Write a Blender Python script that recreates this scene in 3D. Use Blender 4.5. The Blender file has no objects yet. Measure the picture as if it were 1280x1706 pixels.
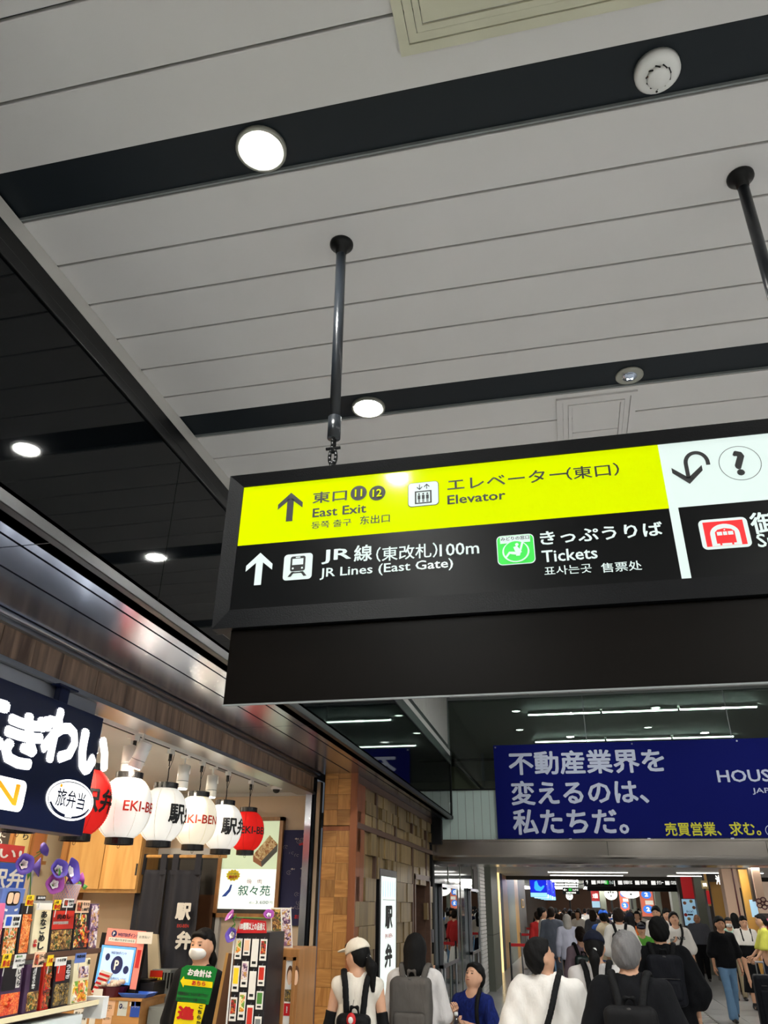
import bpy, math, random, numpy as np
from mathutils import Vector, Matrix
random.seed(7); RNG = np.random.RandomState(5)
PI = math.pi
# ---------------------------------------------------------------- camera
YAW, PITCH, ROLL, FPX, CZ = -.2283, .4801, .0142, 1251.7, 1.85
def _rot(yaw, pitch, roll):
    F = np.array([math.sin(yaw)*math.cos(pitch), math.cos(yaw)*math.cos(pitch), math.sin(pitch)])
    R = np.array([math.cos(yaw), -math.sin(yaw), 0.]); U = np.cross(R, F)
    return F, R*math.cos(roll)+U*math.sin(roll), -R*math.sin(roll)+U*math.cos(roll)
CF, CR, CU = _rot(YAW, PITCH, ROLL); CC = np.array([0, 0, CZ])
sc = bpy.context.scene
cam = bpy.data.cameras.new('camera'); camo = bpy.data.objects.new('camera', cam)
sc.collection.objects.link(camo)
m = Matrix.Identity(4)
for i in range(3):
    m[i][0] = CR[i]; m[i][1] = CU[i]; m[i][2] = -CF[i]; m[i][3] = CC[i]
camo.matrix_world = m
cam.sensor_fit = 'VERTICAL'; cam.sensor_height = 36.0; cam.lens = FPX*36.0/1706.0
cam.clip_start = .05; cam.clip_end = 500
sc.camera = camo
def ray(x, y):
    return CF*FPX + CR*(x-640) - CU*(y-853)
def at_z(x, y, z): d = ray(x, y); return CC + d*((z-CZ)/d[2])
def at_y(x, y, Y): d = ray(x, y); return CC + d*(Y/d[1])
def at_x(x, y, X): d = ray(x, y); return CC + d*(X/d[0])
# ---------------------------------------------------------------- world, exposure
w = bpy.data.worlds.new('world'); sc.world = w; w.use_nodes = True
w.node_tree.nodes['Background'].inputs[0].default_value = (.75, .86, 1, 1)
w.node_tree.nodes['Background'].inputs[1].default_value = .10
sc.view_settings.view_transform = 'Standard'; sc.view_settings.look = 'None'
sc.view_settings.exposure = 0.0; sc.view_settings.gamma = 1.0
sc.view_settings.use_curve_mapping = False
P_DOWN = 980.0      # radiance of recessed downlight lenses
P_LINE = 40.0      # linear ceiling lamps
P_FAR = 90.0       # bright far concourse lamps and unseen passage lamps
P_SHOP = 380.0      # shop lamps
def area(name, loc, rot, sx, sy, power, col=(1, 1, 1)):
    l = bpy.data.lights.new(name, 'AREA'); l.shape = 'RECTANGLE'; l.size = sx; l.size_y = sy
    l.energy = power; l.color = col
    o = bpy.data.objects.new(name, l); sc.collection.objects.link(o); o.location = loc; o.rotation_euler = rot
    return o
# ---------------------------------------------------------------- materials
def s2l(c):
    c = c/255.0
    return c/12.92 if c <= .04045 else ((c+.055)/1.055)**2.4
def rgb(r, g, b): return (s2l(r), s2l(g), s2l(b), 1)
MATS = {}
def mat(name, col=(128, 128, 128), rough=.6, metal=0, emit=0, ecol=None, alpha=1, noise=0, nscale=20, bump=0, bscale=60, ior=1.5, stretch=(1, 1, 1), spec=None):
    if name in MATS: return MATS[name]
    m = bpy.data.materials.new(name); m.use_nodes = True; MATS[name] = m
    nt = m.node_tree; b = nt.nodes['Principled BSDF']
    c = rgb(*col)
    b.inputs['Base Color'].default_value = c; b.inputs['Roughness'].default_value = rough
    b.inputs['Metallic'].default_value = metal; b.inputs['IOR'].default_value = ior
    if spec is not None: b.inputs['Specular IOR Level'].default_value = spec
    if emit:
        b.inputs['Emission Color'].default_value = rgb(*(ecol or col)); b.inputs['Emission Strength'].default_value = emit
    if noise or bump:
        tc = nt.nodes.new('ShaderNodeTexCoord'); mp = nt.nodes.new('ShaderNodeMapping')
        mp.inputs['Scale'].default_value = stretch
        nt.links.new(tc.outputs['Object'], mp.inputs[0])
    if noise:
        n = nt.nodes.new('ShaderNodeTexNoise'); n.inputs['Scale'].default_value = nscale; n.inputs['Detail'].default_value = 5
        nt.links.new(mp.outputs[0], n.inputs['Vector'])
        mx = nt.nodes.new('ShaderNodeMix'); mx.data_type = 'RGBA'
        mx.inputs['A'].default_value = tuple(x*(1-noise) for x in c[:3])+(1,)
        mx.inputs['B'].default_value = tuple(min(1, x*(1+noise)) for x in c[:3])+(1,)
        nt.links.new(n.outputs['Fac'], mx.inputs['Factor']); nt.links.new(mx.outputs['Result'], b.inputs['Base Color'])
    if bump:
        n2 = nt.nodes.new('ShaderNodeTexNoise'); n2.inputs['Scale'].default_value = bscale; n2.inputs['Detail'].default_value = 4
        nt.links.new(mp.outputs[0], n2.inputs['Vector'])
        bp = nt.nodes.new('ShaderNodeBump'); bp.inputs['Strength'].default_value = bump; bp.inputs['Distance'].default_value = .01
        nt.links.new(n2.outputs['Fac'], bp.inputs['Height']); nt.links.new(bp.outputs[0], b.inputs['Normal'])
    return m
def wood(name, c1, c2, axis='z', scale=6, rough=.45, ring=1.0):
    if name in MATS: return MATS[name]
    m = bpy.data.materials.new(name); m.use_nodes = True; MATS[name] = m
    nt = m.node_tree; b = nt.nodes['Principled BSDF']; b.inputs['Roughness'].default_value = rough
    tc = nt.nodes.new('ShaderNodeTexCoord'); mp = nt.nodes.new('ShaderNodeMapping')
    oi = nt.nodes.new('ShaderNodeObjectInfo'); va = nt.nodes.new('ShaderNodeVectorMath'); va.operation = 'ADD'
    nt.links.new(tc.outputs['Object'], va.inputs[0]); nt.links.new(oi.outputs['Random'], va.inputs[1])
    s = {'z': (1, 1, .12), 'x': (.12, 1, 1), 'y': (1, .12, 1)}[axis]
    mp.inputs['Scale'].default_value = s
    nt.links.new(va.outputs[0], mp.inputs[0])
    n = nt.nodes.new('ShaderNodeTexNoise'); n.inputs['Scale'].default_value = scale*3; n.inputs['Detail'].default_value = 8
    n.inputs['Distortion'].default_value = ring
    nt.links.new(mp.outputs[0], n.inputs['Vector'])
    r = nt.nodes.new('ShaderNodeValToRGB'); r.color_ramp.elements[0].position = .32; r.color_ramp.elements[1].position = .68
    r.color_ramp.elements[0].color = rgb(*c1); r.color_ramp.elements[1].color = rgb(*c2)
    nt.links.new(n.outputs['Fac'], r.inputs[0])
    hs = nt.nodes.new('ShaderNodeHueSaturation')
    mr = nt.nodes.new('ShaderNodeMapRange'); mr.inputs['To Min'].default_value = .78; mr.inputs['To Max'].default_value = 1.18
    nt.links.new(oi.outputs['Random'], mr.inputs[0]); nt.links.new(mr.outputs[0], hs.inputs['Value'])
    nt.links.new(r.outputs[0], hs.inputs['Color']); nt.links.new(hs.outputs[0], b.inputs['Base Color'])
    return m
def food(name, cols, scale=45, emit=0):
    """mixed foods: cells of several colours, as on a printed lunch box lid"""
    if name in MATS: return MATS[name]
    m = bpy.data.materials.new(name); m.use_nodes = True; MATS[name] = m
    nt = m.node_tree; b = nt.nodes['Principled BSDF']; b.inputs['Roughness'].default_value = .3
    tc = nt.nodes.new('ShaderNodeTexCoord'); v = nt.nodes.new('ShaderNodeTexVoronoi'); v.inputs['Scale'].default_value = scale
    n = nt.nodes.new('ShaderNodeTexNoise'); n.inputs['Scale'].default_value = scale*.6
    mixv = nt.nodes.new('ShaderNodeMix'); mixv.data_type = 'RGBA'; mixv.inputs['Factor'].default_value = .06
    nt.links.new(tc.outputs['Object'], n.inputs['Vector'])
    nt.links.new(tc.outputs['Object'], mixv.inputs['A']); nt.links.new(n.outputs['Color'], mixv.inputs['B'])
    nt.links.new(mixv.outputs['Result'], v.inputs['Vector'])
    r = nt.nodes.new('ShaderNodeValToRGB'); r.color_ramp.interpolation = 'CONSTANT'
    els = r.color_ramp.elements
    while len(els) < len(cols): els.new(.5)
    for i, c in enumerate(cols):
        els[i].position = i/len(cols); els[i].color = rgb(*c)
    sep = nt.nodes.new('ShaderNodeSeparateColor'); nt.links.new(v.outputs['Color'], sep.inputs[0])
    nt.links.new(sep.outputs[0], r.inputs[0]); nt.links.new(r.outputs[0], b.inputs['Base Color'])
    bp = nt.nodes.new('ShaderNodeBump'); bp.inputs['Strength'].default_value = .5; bp.inputs['Distance'].default_value = .01; bp.invert = True
    nt.links.new(v.outputs['Distance'], bp.inputs['Height']); nt.links.new(bp.outputs[0], b.inputs['Normal'])
    return m
def glass(name, tint=(200, 225, 215), refl=.25, rough=.0):
    """thin clear pane: lets light through with a tint and reflects by angle"""
    if name in MATS: return MATS[name]
    m = bpy.data.materials.new(name); m.use_nodes = True; MATS[name] = m
    nt = m.node_tree; nt.nodes.remove(nt.nodes['Principled BSDF'])
    t = nt.nodes.new('ShaderNodeBsdfTransparent'); t.inputs[0].default_value = rgb(*tint)
    g = nt.nodes.new('ShaderNodeBsdfGlossy'); g.inputs['Roughness'].default_value = rough; g.inputs[0].default_value = (.9, .95, .93, 1)
    lw = nt.nodes.new('ShaderNodeFresnel'); lw.inputs[0].default_value = 1.45
    ma = nt.nodes.new('ShaderNodeMath'); ma.operation = 'ADD'; ma.inputs[1].default_value = refl; ma.use_clamp = True
    mx = nt.nodes.new('ShaderNodeMixShader')
    nt.links.new(lw.outputs[0], ma.inputs[0]); nt.links.new(ma.outputs[0], mx.inputs[0])
    nt.links.new(t.outputs[0], mx.inputs[1]); nt.links.new(g.outputs[0], mx.inputs[2])
    nt.links.new(mx.outputs[0], nt.nodes['Material Output'].inputs[0])
    return m
# ---------------------------------------------------------------- object helpers
COL = sc.collection
def link(o, parent=None):
    COL.objects.link(o)
    if parent is not None: o.parent = parent
    return o
def meshobj(name, verts, faces, material=None, parent=None, smooth=False):
    me = bpy.data.meshes.new(name); me.from_pydata([tuple(v) for v in verts], [], [tuple(f) for f in faces]); me.update()
    if smooth: me.polygons.foreach_set('use_smooth', [True]*len(me.polygons))
    o = bpy.data.objects.new(name, me)
    if material is not None: me.materials.append(MATS[material] if isinstance(material, str) else material)
    return link(o, parent)
def thing(name, label, cat, loc=(0, 0, 0), rz=0, group=None):
    o = bpy.data.objects.new(name, None); link(o); o.location = loc; o.rotation_euler = (0, 0, rz)
    o.empty_display_size = .1
    tag(o, label, cat, group); return o
def tag(o, label=None, cat=None, group=None, kind=None):
    if label: o['label'] = label
    if cat: o['category'] = cat
    if group: o['group'] = group
    if kind: o['kind'] = kind
    return o
class MB:
    def __init__(s): s.v = []; s.f = []
    def add(s, vs, fs):
        n = len(s.v); s.v += [tuple(v) for v in vs]; s.f += [tuple(i+n for i in f) for f in fs]; return s
    def box(s, x0, x1, y0, y1, z0, z1):
        v = [(x, y, z) for x in (x0, x1) for y in (y0, y1) for z in (z0, z1)]
        return s.add(v, [(0, 1, 3, 2), (4, 6, 7, 5), (0, 4, 5, 1), (2, 3, 7, 6), (0, 2, 6, 4), (1, 5, 7, 3)])
    def rod(s, a, b, r, r2=None, n=12, cap=True):
        a = np.array(a, float); b = np.array(b, float); r2 = r if r2 is None else r2
        d = b-a; d = d/(np.linalg.norm(d)+1e-12); u = np.cross(d, [0, 0, 1.]);
        if np.linalg.norm(u) < 1e-3: u = np.cross(d, [1., 0, 0])
        u /= np.linalg.norm(u); w_ = np.cross(d, u)
        vs = []
        for (c, rr) in ((a, r), (b, r2)):
            for k in range(n):
                t = 2*PI*k/n; vs.append(c+rr*(math.cos(t)*u+math.sin(t)*w_))
        fs = [(k, (k+1) % n, n+(k+1) % n, n+k) for k in range(n)]
        if cap: fs += [tuple(range(n-1, -1, -1)), tuple(range(n, 2*n))]
        return s.add(vs, fs)
    def tube(s, pts, r, n=8):
        for a, b in zip(pts[:-1], pts[1:]): s.rod(a, b, r, n=n)
        return s
    def lathe(s, prof, c=(0, 0, 0), n=24):
        """prof: (radius, z) pairs, spun about z"""
        vs = []; 
        for (r, z) in prof:
            for k in range(n):
                t = 2*PI*k/n; vs.append((c[0]+r*math.cos(t), c[1]+r*math.sin(t), c[2]+z))
        fs = []
        for i in range(len(prof)-1):
            for k in range(n):
                k2 = (k+1) % n; fs.append((i*n+k, i*n+k2, (i+1)*n+k2, (i+1)*n+k))
        fs.append(tuple(range(n-1, -1, -1))); m_ = len(prof)-1; fs.append(tuple(m_*n+k for k in range(n)))
        return s.add(vs, fs)
    def poly(s, pts, off):
        """flat polygon given as points, extruded by vector off"""
        n = len(pts); a = [np.array(p, float) for p in pts]; o = np.array(off, float)
        return s.add(a+[p+o for p in a], [tuple(range(n-1, -1, -1)), tuple(range(n, 2*n))]+[(i, (i+1) % n, n+(i+1) % n, n+i) for i in range(n)])
    def build(s, name, material=None, parent=None, smooth=False, origin=None):
        if origin is not None:
            s.v = [(v[0]-origin[0], v[1]-origin[1], v[2]-origin[2]) for v in s.v]
        o = meshobj(name, s.v, s.f, material, parent, smooth)
        if origin is not None: o.location = origin
        return o
def box(name, x0, x1, y0, y1, z0, z1, material, parent=None, bevel=0):
    o = MB().box(x0, x1, y0, y1, z0, z1).build(name, material, parent)
    if bevel:
        b = o.modifiers.new('bevel', 'BEVEL'); b.width = bevel; b.segments = 2; b.limit_method = 'ANGLE'
    return o
def copy_tree(o, parent=None):
    c = o.copy(); COL.objects.link(c); c.parent = parent
    for ch in list(o.children): copy_tree(ch, c)
    return c
# ---- planes for flat print: O lower-left corner, U right, V up, N towards the viewer
class Plane:
    def __init__(s, O, U, V):
        s.O = np.array(O, float); s.U = np.array(U, float); s.V = np.array(V, float); s.N = np.cross(s.U, s.V)
    def p(s, u, v, n=0): return s.O+s.U*u+s.V*v+s.N*n
def PY(Y): return Plane((0, Y, 0), (1, 0, 0), (0, 0, 1))
def PX(X): return Plane((X, 0, 0), (0, 1, 0), (0, 0, 1))        # faces +x
def PXn(X): return Plane((X, 0, 0), (0, -1, 0), (0, 0, 1))      # faces -x (u = -y)
def rect(name, pl, u0, u1, v0, v1, material, parent=None, n=.001, t=.0):
    """a thin printed or solid plate on a plane"""
    b = MB(); P = [pl.p(u0, v0, n), pl.p(u1, v0, n), pl.p(u1, v1, n), pl.p(u0, v1, n)]
    if t: b.poly([pl.p(u0, v0, n-t), pl.p(u0, v1, n-t), pl.p(u1, v1, n-t), pl.p(u1, v0, n-t)], pl.N*t); b.f = [tuple(reversed(f)) for f in b.f]; b.f = [tuple(reversed(f)) for f in b.f]
    else: b.add(P, [(0, 1, 2, 3)])
    return b.build(name, material, parent)
def rrect_pts(u0, u1, v0, v1, r, n=5):
    pts = []
    for (cx, cy, a0) in ((u1-r, v0+r, -PI/2), (u1-r, v1-r, 0), (u0+r, v1-r, PI/2), (u0+r, v0+r, PI)):
        for k in range(n+1):
            a = a0+PI/2*k/n; pts.append((cx+r*math.cos(a), cy+r*math.sin(a)))
    return pts
def shape(name, pl, polys, material, parent=None, n=.001, t=0):
    """flat shapes: list of (u,v) outlines"""
    b = MB()
    for q in polys:
        if t: b.poly([pl.p(u, v, n-t) for u, v in q], pl.N*t)
        else:
            b.add([pl.p(u, v, n) for u, v in q], [tuple(range(len(q)))])
    return b.build(name, material, parent)
def ell(cx, cy, rx, ry, n=28): return [(cx+rx*math.cos(2*PI*k/n), cy+ry*math.sin(2*PI*k/n)) for k in range(n)]
def ring(name, pl, cx, cy, rx, ry, wd, material, parent=None, n=.001, seg=32, a0=0, a1=2*PI):
    b = MB(); vs = []
    for k in range(seg+1):
        a = a0+(a1-a0)*k/seg
        vs += [pl.p(cx+(rx-wd)*math.cos(a), cy+(ry-wd)*math.sin(a), n), pl.p(cx+rx*math.cos(a), cy+ry*math.sin(a), n)]
    b.add(vs, [(2*k, 2*k+1, 2*k+3, 2*k+2) for k in range(seg)])
    return b.build(name, material, parent)
# ---- lettering
_TC = {}
def text_data(s, bold=0.0):
    key = (s, bold)
    if key in _TC: return _TC[key]
    cu = bpy.data.curves.new('t', 'FONT'); cu.body = s; cu.size = 1; cu.resolution_u = 2 if bold else 3
    o = bpy.data.objects.new('t', cu)
    COL.objects.link(o)
    dg = bpy.context.evaluated_depsgraph_get()
    me = bpy.data.meshes.new_from_object(o.evaluated_get(dg))
    v = np.zeros(len(me.vertices)*3); me.vertices.foreach_get('co', v); v = v.reshape(-1, 3)[:, :2]
    f = [tuple(p.vertices) for p in me.polygons]; v = np.concatenate([v, np.zeros((len(v), 1))], 1)
    bpy.data.objects.remove(o); bpy.data.curves.remove(cu); bpy.data.meshes.remove(me)
    if bold > 0 and len(v):     # heavier strokes: the glyph laid down several times, a hair apart
        vs, fs = [], []; K = 6 if bold < .03 else 10
        for k in range(K):
            t = 2*PI*(k+.5)/K; fs += [tuple(i+len(v)*k for i in q) for q in f]; vs.append(v+np.array([bold*math.cos(t), bold*math.sin(t), k]))
        if bold >= .045:
            for k in range(6):
                t = 2*PI*k/6; fs += [tuple(i+len(v)*(K+k) for i in q) for q in f]; vs.append(v+np.array([bold*.5*math.cos(t), bold*.5*math.sin(t), K+k]))
        v = np.concatenate(vs); f = fs
    if len(v):
        lo = v[:, :2].min(0); hi = v[:, :2].max(0); asp = (hi[0]-lo[0])/max(1e-6, hi[1]-lo[1]); v[:, :2] = (v[:, :2]-lo)/np.maximum(hi-lo, 1e-6)
    else: asp = 1
    _TC[key] = (v, f, asp); return _TC[key]
def text(name, pl, s, u0, u1, v0, v1, material, parent=None, bold=0.0, n=.002, keep=False, shear=0):
    v, f, asp = text_data(s, bold)
    if keep:
        h = v1-v0; wd = h*asp
        if wd > (u1-u0): h *= (u1-u0)/wd; wd = u1-u0
        cu_, cv_ = (u0+u1)/2, (v0+v1)/2; u0, u1, v0, v1 = cu_-wd/2, cu_+wd/2, cv_-h/2, cv_+h/2
    pts = [pl.p(u0+(u1-u0)*a+shear*b, v0+(v1-v0)*b, n+c*.00012) for a, b, c in v]
    return meshobj(name, pts, f, material, parent)
def text_px(name, axis, X, s, ll, ur, material, parent=None, bold=0.0, n=.002):
    """lettering whose box corners are read off the photograph, on a real plane x=X or y=X"""
    if axis == 'y':
        a = at_y(*ll, X); b = at_y(*ur, X); pl = PY(X); return text(name, pl, s, a[0], b[0], a[2], b[2], material, parent, bold, n)
    a = at_x(*ll, X); b = at_x(*ur, X); pl = PX(X); return text(name, pl, s, a[1], b[1], a[2], b[2], material, parent, bold, n)
# ---------------------------------------------------------------- signed-distance modelling for people and soft goods
def _smin(a, b, k):
    h = np.clip(.5+.5*(b-a)/k, 0, 1); return b*(1-h)+a*h-k*h*(1-h)
class SDF:
    def __init__(s): s.ops = []
    def cap(s, a, b, ra, rb=None, k=.02, sc_=(1, 1, 1), mode='u'):
        s.ops.append(('cap', np.array(a, float), np.array(b, float), ra, ra if rb is None else rb, k, np.array(sc_, float), mode)); return s
    def ell(s, c, r, k=.02, R=None, mode='u'):
        s.ops.append(('ell', np.array(c, float), np.array(r, float), R, k, mode)); return s
    def box(s, c, h, r=.01, k=.01, R=None, mode='u'):
        s.ops.append(('box', np.array(c, float), np.array(h, float), r, R, k, mode)); return s
    def cut(s, p, n, k=.004):      # keeps the side where (x-p).n < 0
        n = np.array(n, float); s.ops.append(('cut', np.array(p, float), n/np.linalg.norm(n), k)); return s
    def noise(s, amp, fx, fy, fz, ph=0): s.ops.append(('noise', amp, fx, fy, fz, ph)); return s
    def mesh(s, res=.012):
        los, his = [], []
        for o in s.ops:
            if o[0] == 'cap' and o[7] == 'u':
                r = max(o[3], o[4])*o[6].max(); los += [np.minimum(o[1], o[2])-r]; his += [np.maximum(o[1], o[2])+r]
            elif o[0] == 'ell' and o[5] == 'u': los.append(o[1]-o[2].max()); his.append(o[1]+o[2].max())
            elif o[0] == 'box' and o[6] == 'u': q = np.linalg.norm(o[2])if o[4] is not None else o[2].max()*0+o[2]+o[3]; los.append(o[1]-q); his.append(o[1]+q)
        lo = np.min(los, 0)-3*res; hi = np.max(his, 0)+3*res
        n = np.ceil((hi-lo)/res).astype(int)+1
        ax = [lo[i]+res*np.arange(n[i]) for i in range(3)]
        D = np.full(n, 1.0)
        for o in s.ops:
            k0 = o[0]
            if k0 == 'cut':
                P = [ax[0][:, None, None], ax[1][None, :, None], ax[2][None, None, :]]
                d = sum((P[i]-o[1][i])*o[2][i] for i in range(3)); D = np.maximum(D, d); continue
            if k0 == 'noise':
                D = D+o[1]*(np.sin(ax[0]*o[2]+o[5])[:, None, None]*np.sin(ax[1]*o[3]+1.3)[None, :, None]*np.sin(ax[2]*o[4]+.7)[None, None, :] + .6*np.sin((ax[0][:, None, None]*o[2]*1.7+ax[2][None, None, :]*o[4]*1.4+ax[1][None, :, None]*o[3])+o[5])); continue
            if k0 == 'cap':
                r = max(o[3], o[4])*o[6].max(); a = np.minimum(o[1], o[2])-r; b = np.maximum(o[1], o[2])+r; kk = o[5]; mode = o[7]
            elif k0 == 'ell': r = o[2].max() if o[3] is not None else o[2]; a = o[1]-r; b = o[1]+r; kk = o[4]; mode = o[5]
            else: r = np.linalg.norm(o[2])+o[3] if o[4] is not None else o[2]+o[3]; a = o[1]-r; b = o[1]+r; kk = o[5]; mode = o[6]
            mrg = kk+3*res
            i0 = np.clip(np.floor((a-mrg-lo)/res).astype(int), 0, n-1); i1 = np.clip(np.ceil((b+mrg-lo)/res).astype(int)+1, 1, n)
            sl = tuple(slice(i0[i], i1[i]) for i in range(3))
            X, Y, Z = np.meshgrid(ax[0][sl[0]], ax[1][sl[1]], ax[2][sl[2]], indexing='ij', sparse=True)
            if k0 == 'cap':
                S = o[6]; A = o[1]/S; B = o[2]/S; AB = B-A; L = max((AB**2).sum(), 1e-9)
                px, py, pz = X/S[0]-A[0], Y/S[1]-A[1], Z/S[2]-A[2]
                t = np.clip((px*AB[0]+py*AB[1]+pz*AB[2])/L, 0, 1)
                d = (np.sqrt((px-t*AB[0])**2+(py-t*AB[1])**2+(pz-t*AB[2])**2)-(o[3]+(o[4]-o[3])*t))*S.min()
            else:
                px, py, pz = X-o[1][0], Y-o[1][1], Z-o[1][2]
                R = o[3] if k0 == 'ell' else o[4]
                if R is not None:
                    qx = R[0][0]*px+R[1][0]*py+R[2][0]*pz; qy = R[0][1]*px+R[1][1]*py+R[2][1]*pz; qz = R[0][2]*px+R[1][2]*py+R[2][2]*pz
                    px, py, pz = qx, qy, qz
                if k0 == 'ell':
                    r = o[2]; k_0 = np.sqrt((px/r[0])**2+(py/r[1])**2+(pz/r[2])**2); k_1 = np.sqrt((px/r[0]**2)**2+(py/r[1]**2)**2+(pz/r[2]**2)**2)+1e-9
                    d = k_0*(k_0-1)/k_1
                else:
                    h = o[2]; qx, qy, qz = np.abs(px)-h[0], np.abs(py)-h[1], np.abs(pz)-h[2]
                    d = np.sqrt(np.maximum(qx, 0)**2+np.maximum(qy, 0)**2+np.maximum(qz, 0)**2)+np.minimum(np.maximum(qx, np.maximum(qy, qz)), 0)-o[3]
            if mode == 'u': D[sl] = _smin(D[sl], d, kk)
            elif mode == 's': D[sl] = -_smin(-D[sl], d, kk)
        D[0] = D[-1] = 1; D[:, 0] = D[:, -1] = 1; D[:, :, 0] = D[:, :, -1] = 1
        return surfnet(D, lo, res)
def surfnet(D, lo, res):
    I = D < 0; n = np.array(D.shape)
    c = n-1
    def cor(A, d): return A[d[0]:d[0]+c[0], d[1]:d[1]+c[1], d[2]:d[2]+c[2]]
    cs = [(i, j, k) for i in (0, 1) for j in (0, 1) for k in (0, 1)]
    cnt = sum(cor(I, d).astype(np.int8) for d in cs)
    act = (cnt > 0) & (cnt < 8); idx = np.argwhere(act)
    if len(idx) == 0: return np.zeros((0, 3)), []
    vid = np.full(c, -1, np.int64); vid[act] = np.arange(len(idx))
    S = np.zeros((len(idx), 3)); W = np.zeros(len(idx))
    for d in cs:
        for a in range(3):
            if d[a]: continue
            e = list(d); e[a] = 1
            p = D[idx[:, 0]+d[0], idx[:, 1]+d[1], idx[:, 2]+d[2]]; q = D[idx[:, 0]+e[0], idx[:, 1]+e[1], idx[:, 2]+e[2]]
            m_ = (p < 0) != (q < 0); t = np.where(m_, p/np.where(m_, p-q, 1), 0)
            for b in range(3):
                S[:, b] += np.where(m_, d[b]+(t if b == a else 0), 0)
            W += m_
    V = lo+(idx+S/W[:, None])*res
    faces = []
    for a in range(3):
        b, g = (a+1) % 3, (a+2) % 3
        s0 = [slice(None)]*3; s1 = [slice(None)]*3
        s0[a] = slice(0, n[a]-1); s1[a] = slice(1, n[a])
        ch = I[tuple(s0)] != I[tuple(s1)]
        e = np.argwhere(ch)
        e = e[(e[:, b] > 0) & (e[:, g] > 0) & (e[:, b] < c[b]) & (e[:, g] < c[g])]
        ins = I[e[:, 0], e[:, 1], e[:, 2]]
        def V_(db, dg):
            f = e.copy(); f[:, b] -= db; f[:, g] -= dg; return vid[f[:, 0], f[:, 1], f[:, 2]]
        q = np.stack([V_(1, 1), V_(0, 1), V_(0, 0), V_(1, 0)], 1)
        q[~ins] = q[~ins][:, ::-1]
        faces.append(q)
    return V, np.concatenate(faces)
def npmesh(name, V, F, material, parent=None, smooth=True):
    me = bpy.data.meshes.new(name)
    me.from_pydata(V.tolist(), [], F.tolist() if hasattr(F, 'tolist') else F)
    me.polygons.foreach_set('use_smooth', [smooth]*len(me.polygons)); me.update()
    if material is not None: me.materials.append(MATS[material] if isinstance(material, str) else material)
    return link(bpy.data.objects.new(name, me), parent)
def Rx(a): c, s = math.cos(a), math.sin(a); return np.array([[1, 0, 0], [0, c, -s], [0, s, c]])
def Ry(a): c, s = math.cos(a), math.sin(a); return np.array([[c, 0, s], [0, 1, 0], [-s, 0, c]])
def Rz(a): c, s = math.cos(a), math.sin(a); return np.array([[c, -s, 0], [s, c, 0], [0, 0, 1]])
_HC = {}
def hand(grip):
    """wrist at the origin, fingers towards -z, palm towards -x, thumb towards +y (right hand)"""
    if grip in _HC: return _HC[grip]
    s = SDF(); s.box((0, 0, -.045), (.008, .030, .036), .008, k=.01); s.cap((0, 0, .02), (0, 0, -.02), .024, .022, k=.02, sc_=(.8, 1, 1))
    L = [.070, .080, .074, .058]
    for i, y in enumerate((.030, .010, -.010, -.029)):
        l = L[i]; b = .25+.1*i+grip*1.1; p = np.array([0, y, -.085]); a = b*.5
        for j, fr in enumerate((.45, .32, .23)):
            q = p+l*fr*np.array([-math.sin(a), 0, -math.cos(a)]); s.cap(p, q, .0088-.0009*j, .0084-.0009*j, k=.004); p = q; a += b*.8
    p = np.array([-.004, .030, -.028]); q = p+np.array([-.012, .028, -.028]); r = q+np.array([-.010-.012*grip, .010-.01*grip, -.030])
    s.cap(p, q, .013, .010, k=.008).cap(q, r, .010, .008, k=.004)
    _HC[grip] = s.mesh(.0048); return _HC[grip]
def smooth_path(pts, n=5):
    P = [np.array(p, float) for p in pts]; P = [2*P[0]-P[1]]+P+[2*P[-1]-P[-2]]; out = []
    for i in range(1, len(P)-2):
        for k in range(n):
            t = k/n; out.append(.5*((2*P[i])+(-P[i-1]+P[i+1])*t+(2*P[i-1]-5*P[i]+4*P[i+1]-P[i+2])*t*t+(-P[i-1]+3*P[i]-3*P[i+1]+P[i+2])*t**3))
    return out+[P[-2]]
def align(d):
    """rotation that takes -z to d"""
    d = np.array(d, float); d /= np.linalg.norm(d); z = -d; y = np.array([0, 1., 0]); y = y-z*(y@z)
    if np.linalg.norm(y) < .2: y = np.array([0, 0, 1.]); y = y-z*(y@z)
    y /= np.linalg.norm(y); x = np.cross(y, z); return np.stack([x, y, z], 1)
HANG = ((.05, -.02, -.275), (.07, .05, -.515))
POSES = dict(hang=HANG, fwd=((.05, .08, -.26), (.07, .25, -.43)), back=((.05, -.10, -.25), (.07, -.14, -.49)),
             hold=((.06, .02, -.27), (-.06, .20, -.18)), phone=((.07, .02, -.27), (-.05, .24, -.16)), strap=((.07, .02, -.26), (-.03, .14, -.05)),
             drink=((.06, .06, -.24), (-.10, .24, -.12)), carry=((.05, -.02, -.28), (.06, .02, -.53)))
SKIN = 'skin'
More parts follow.
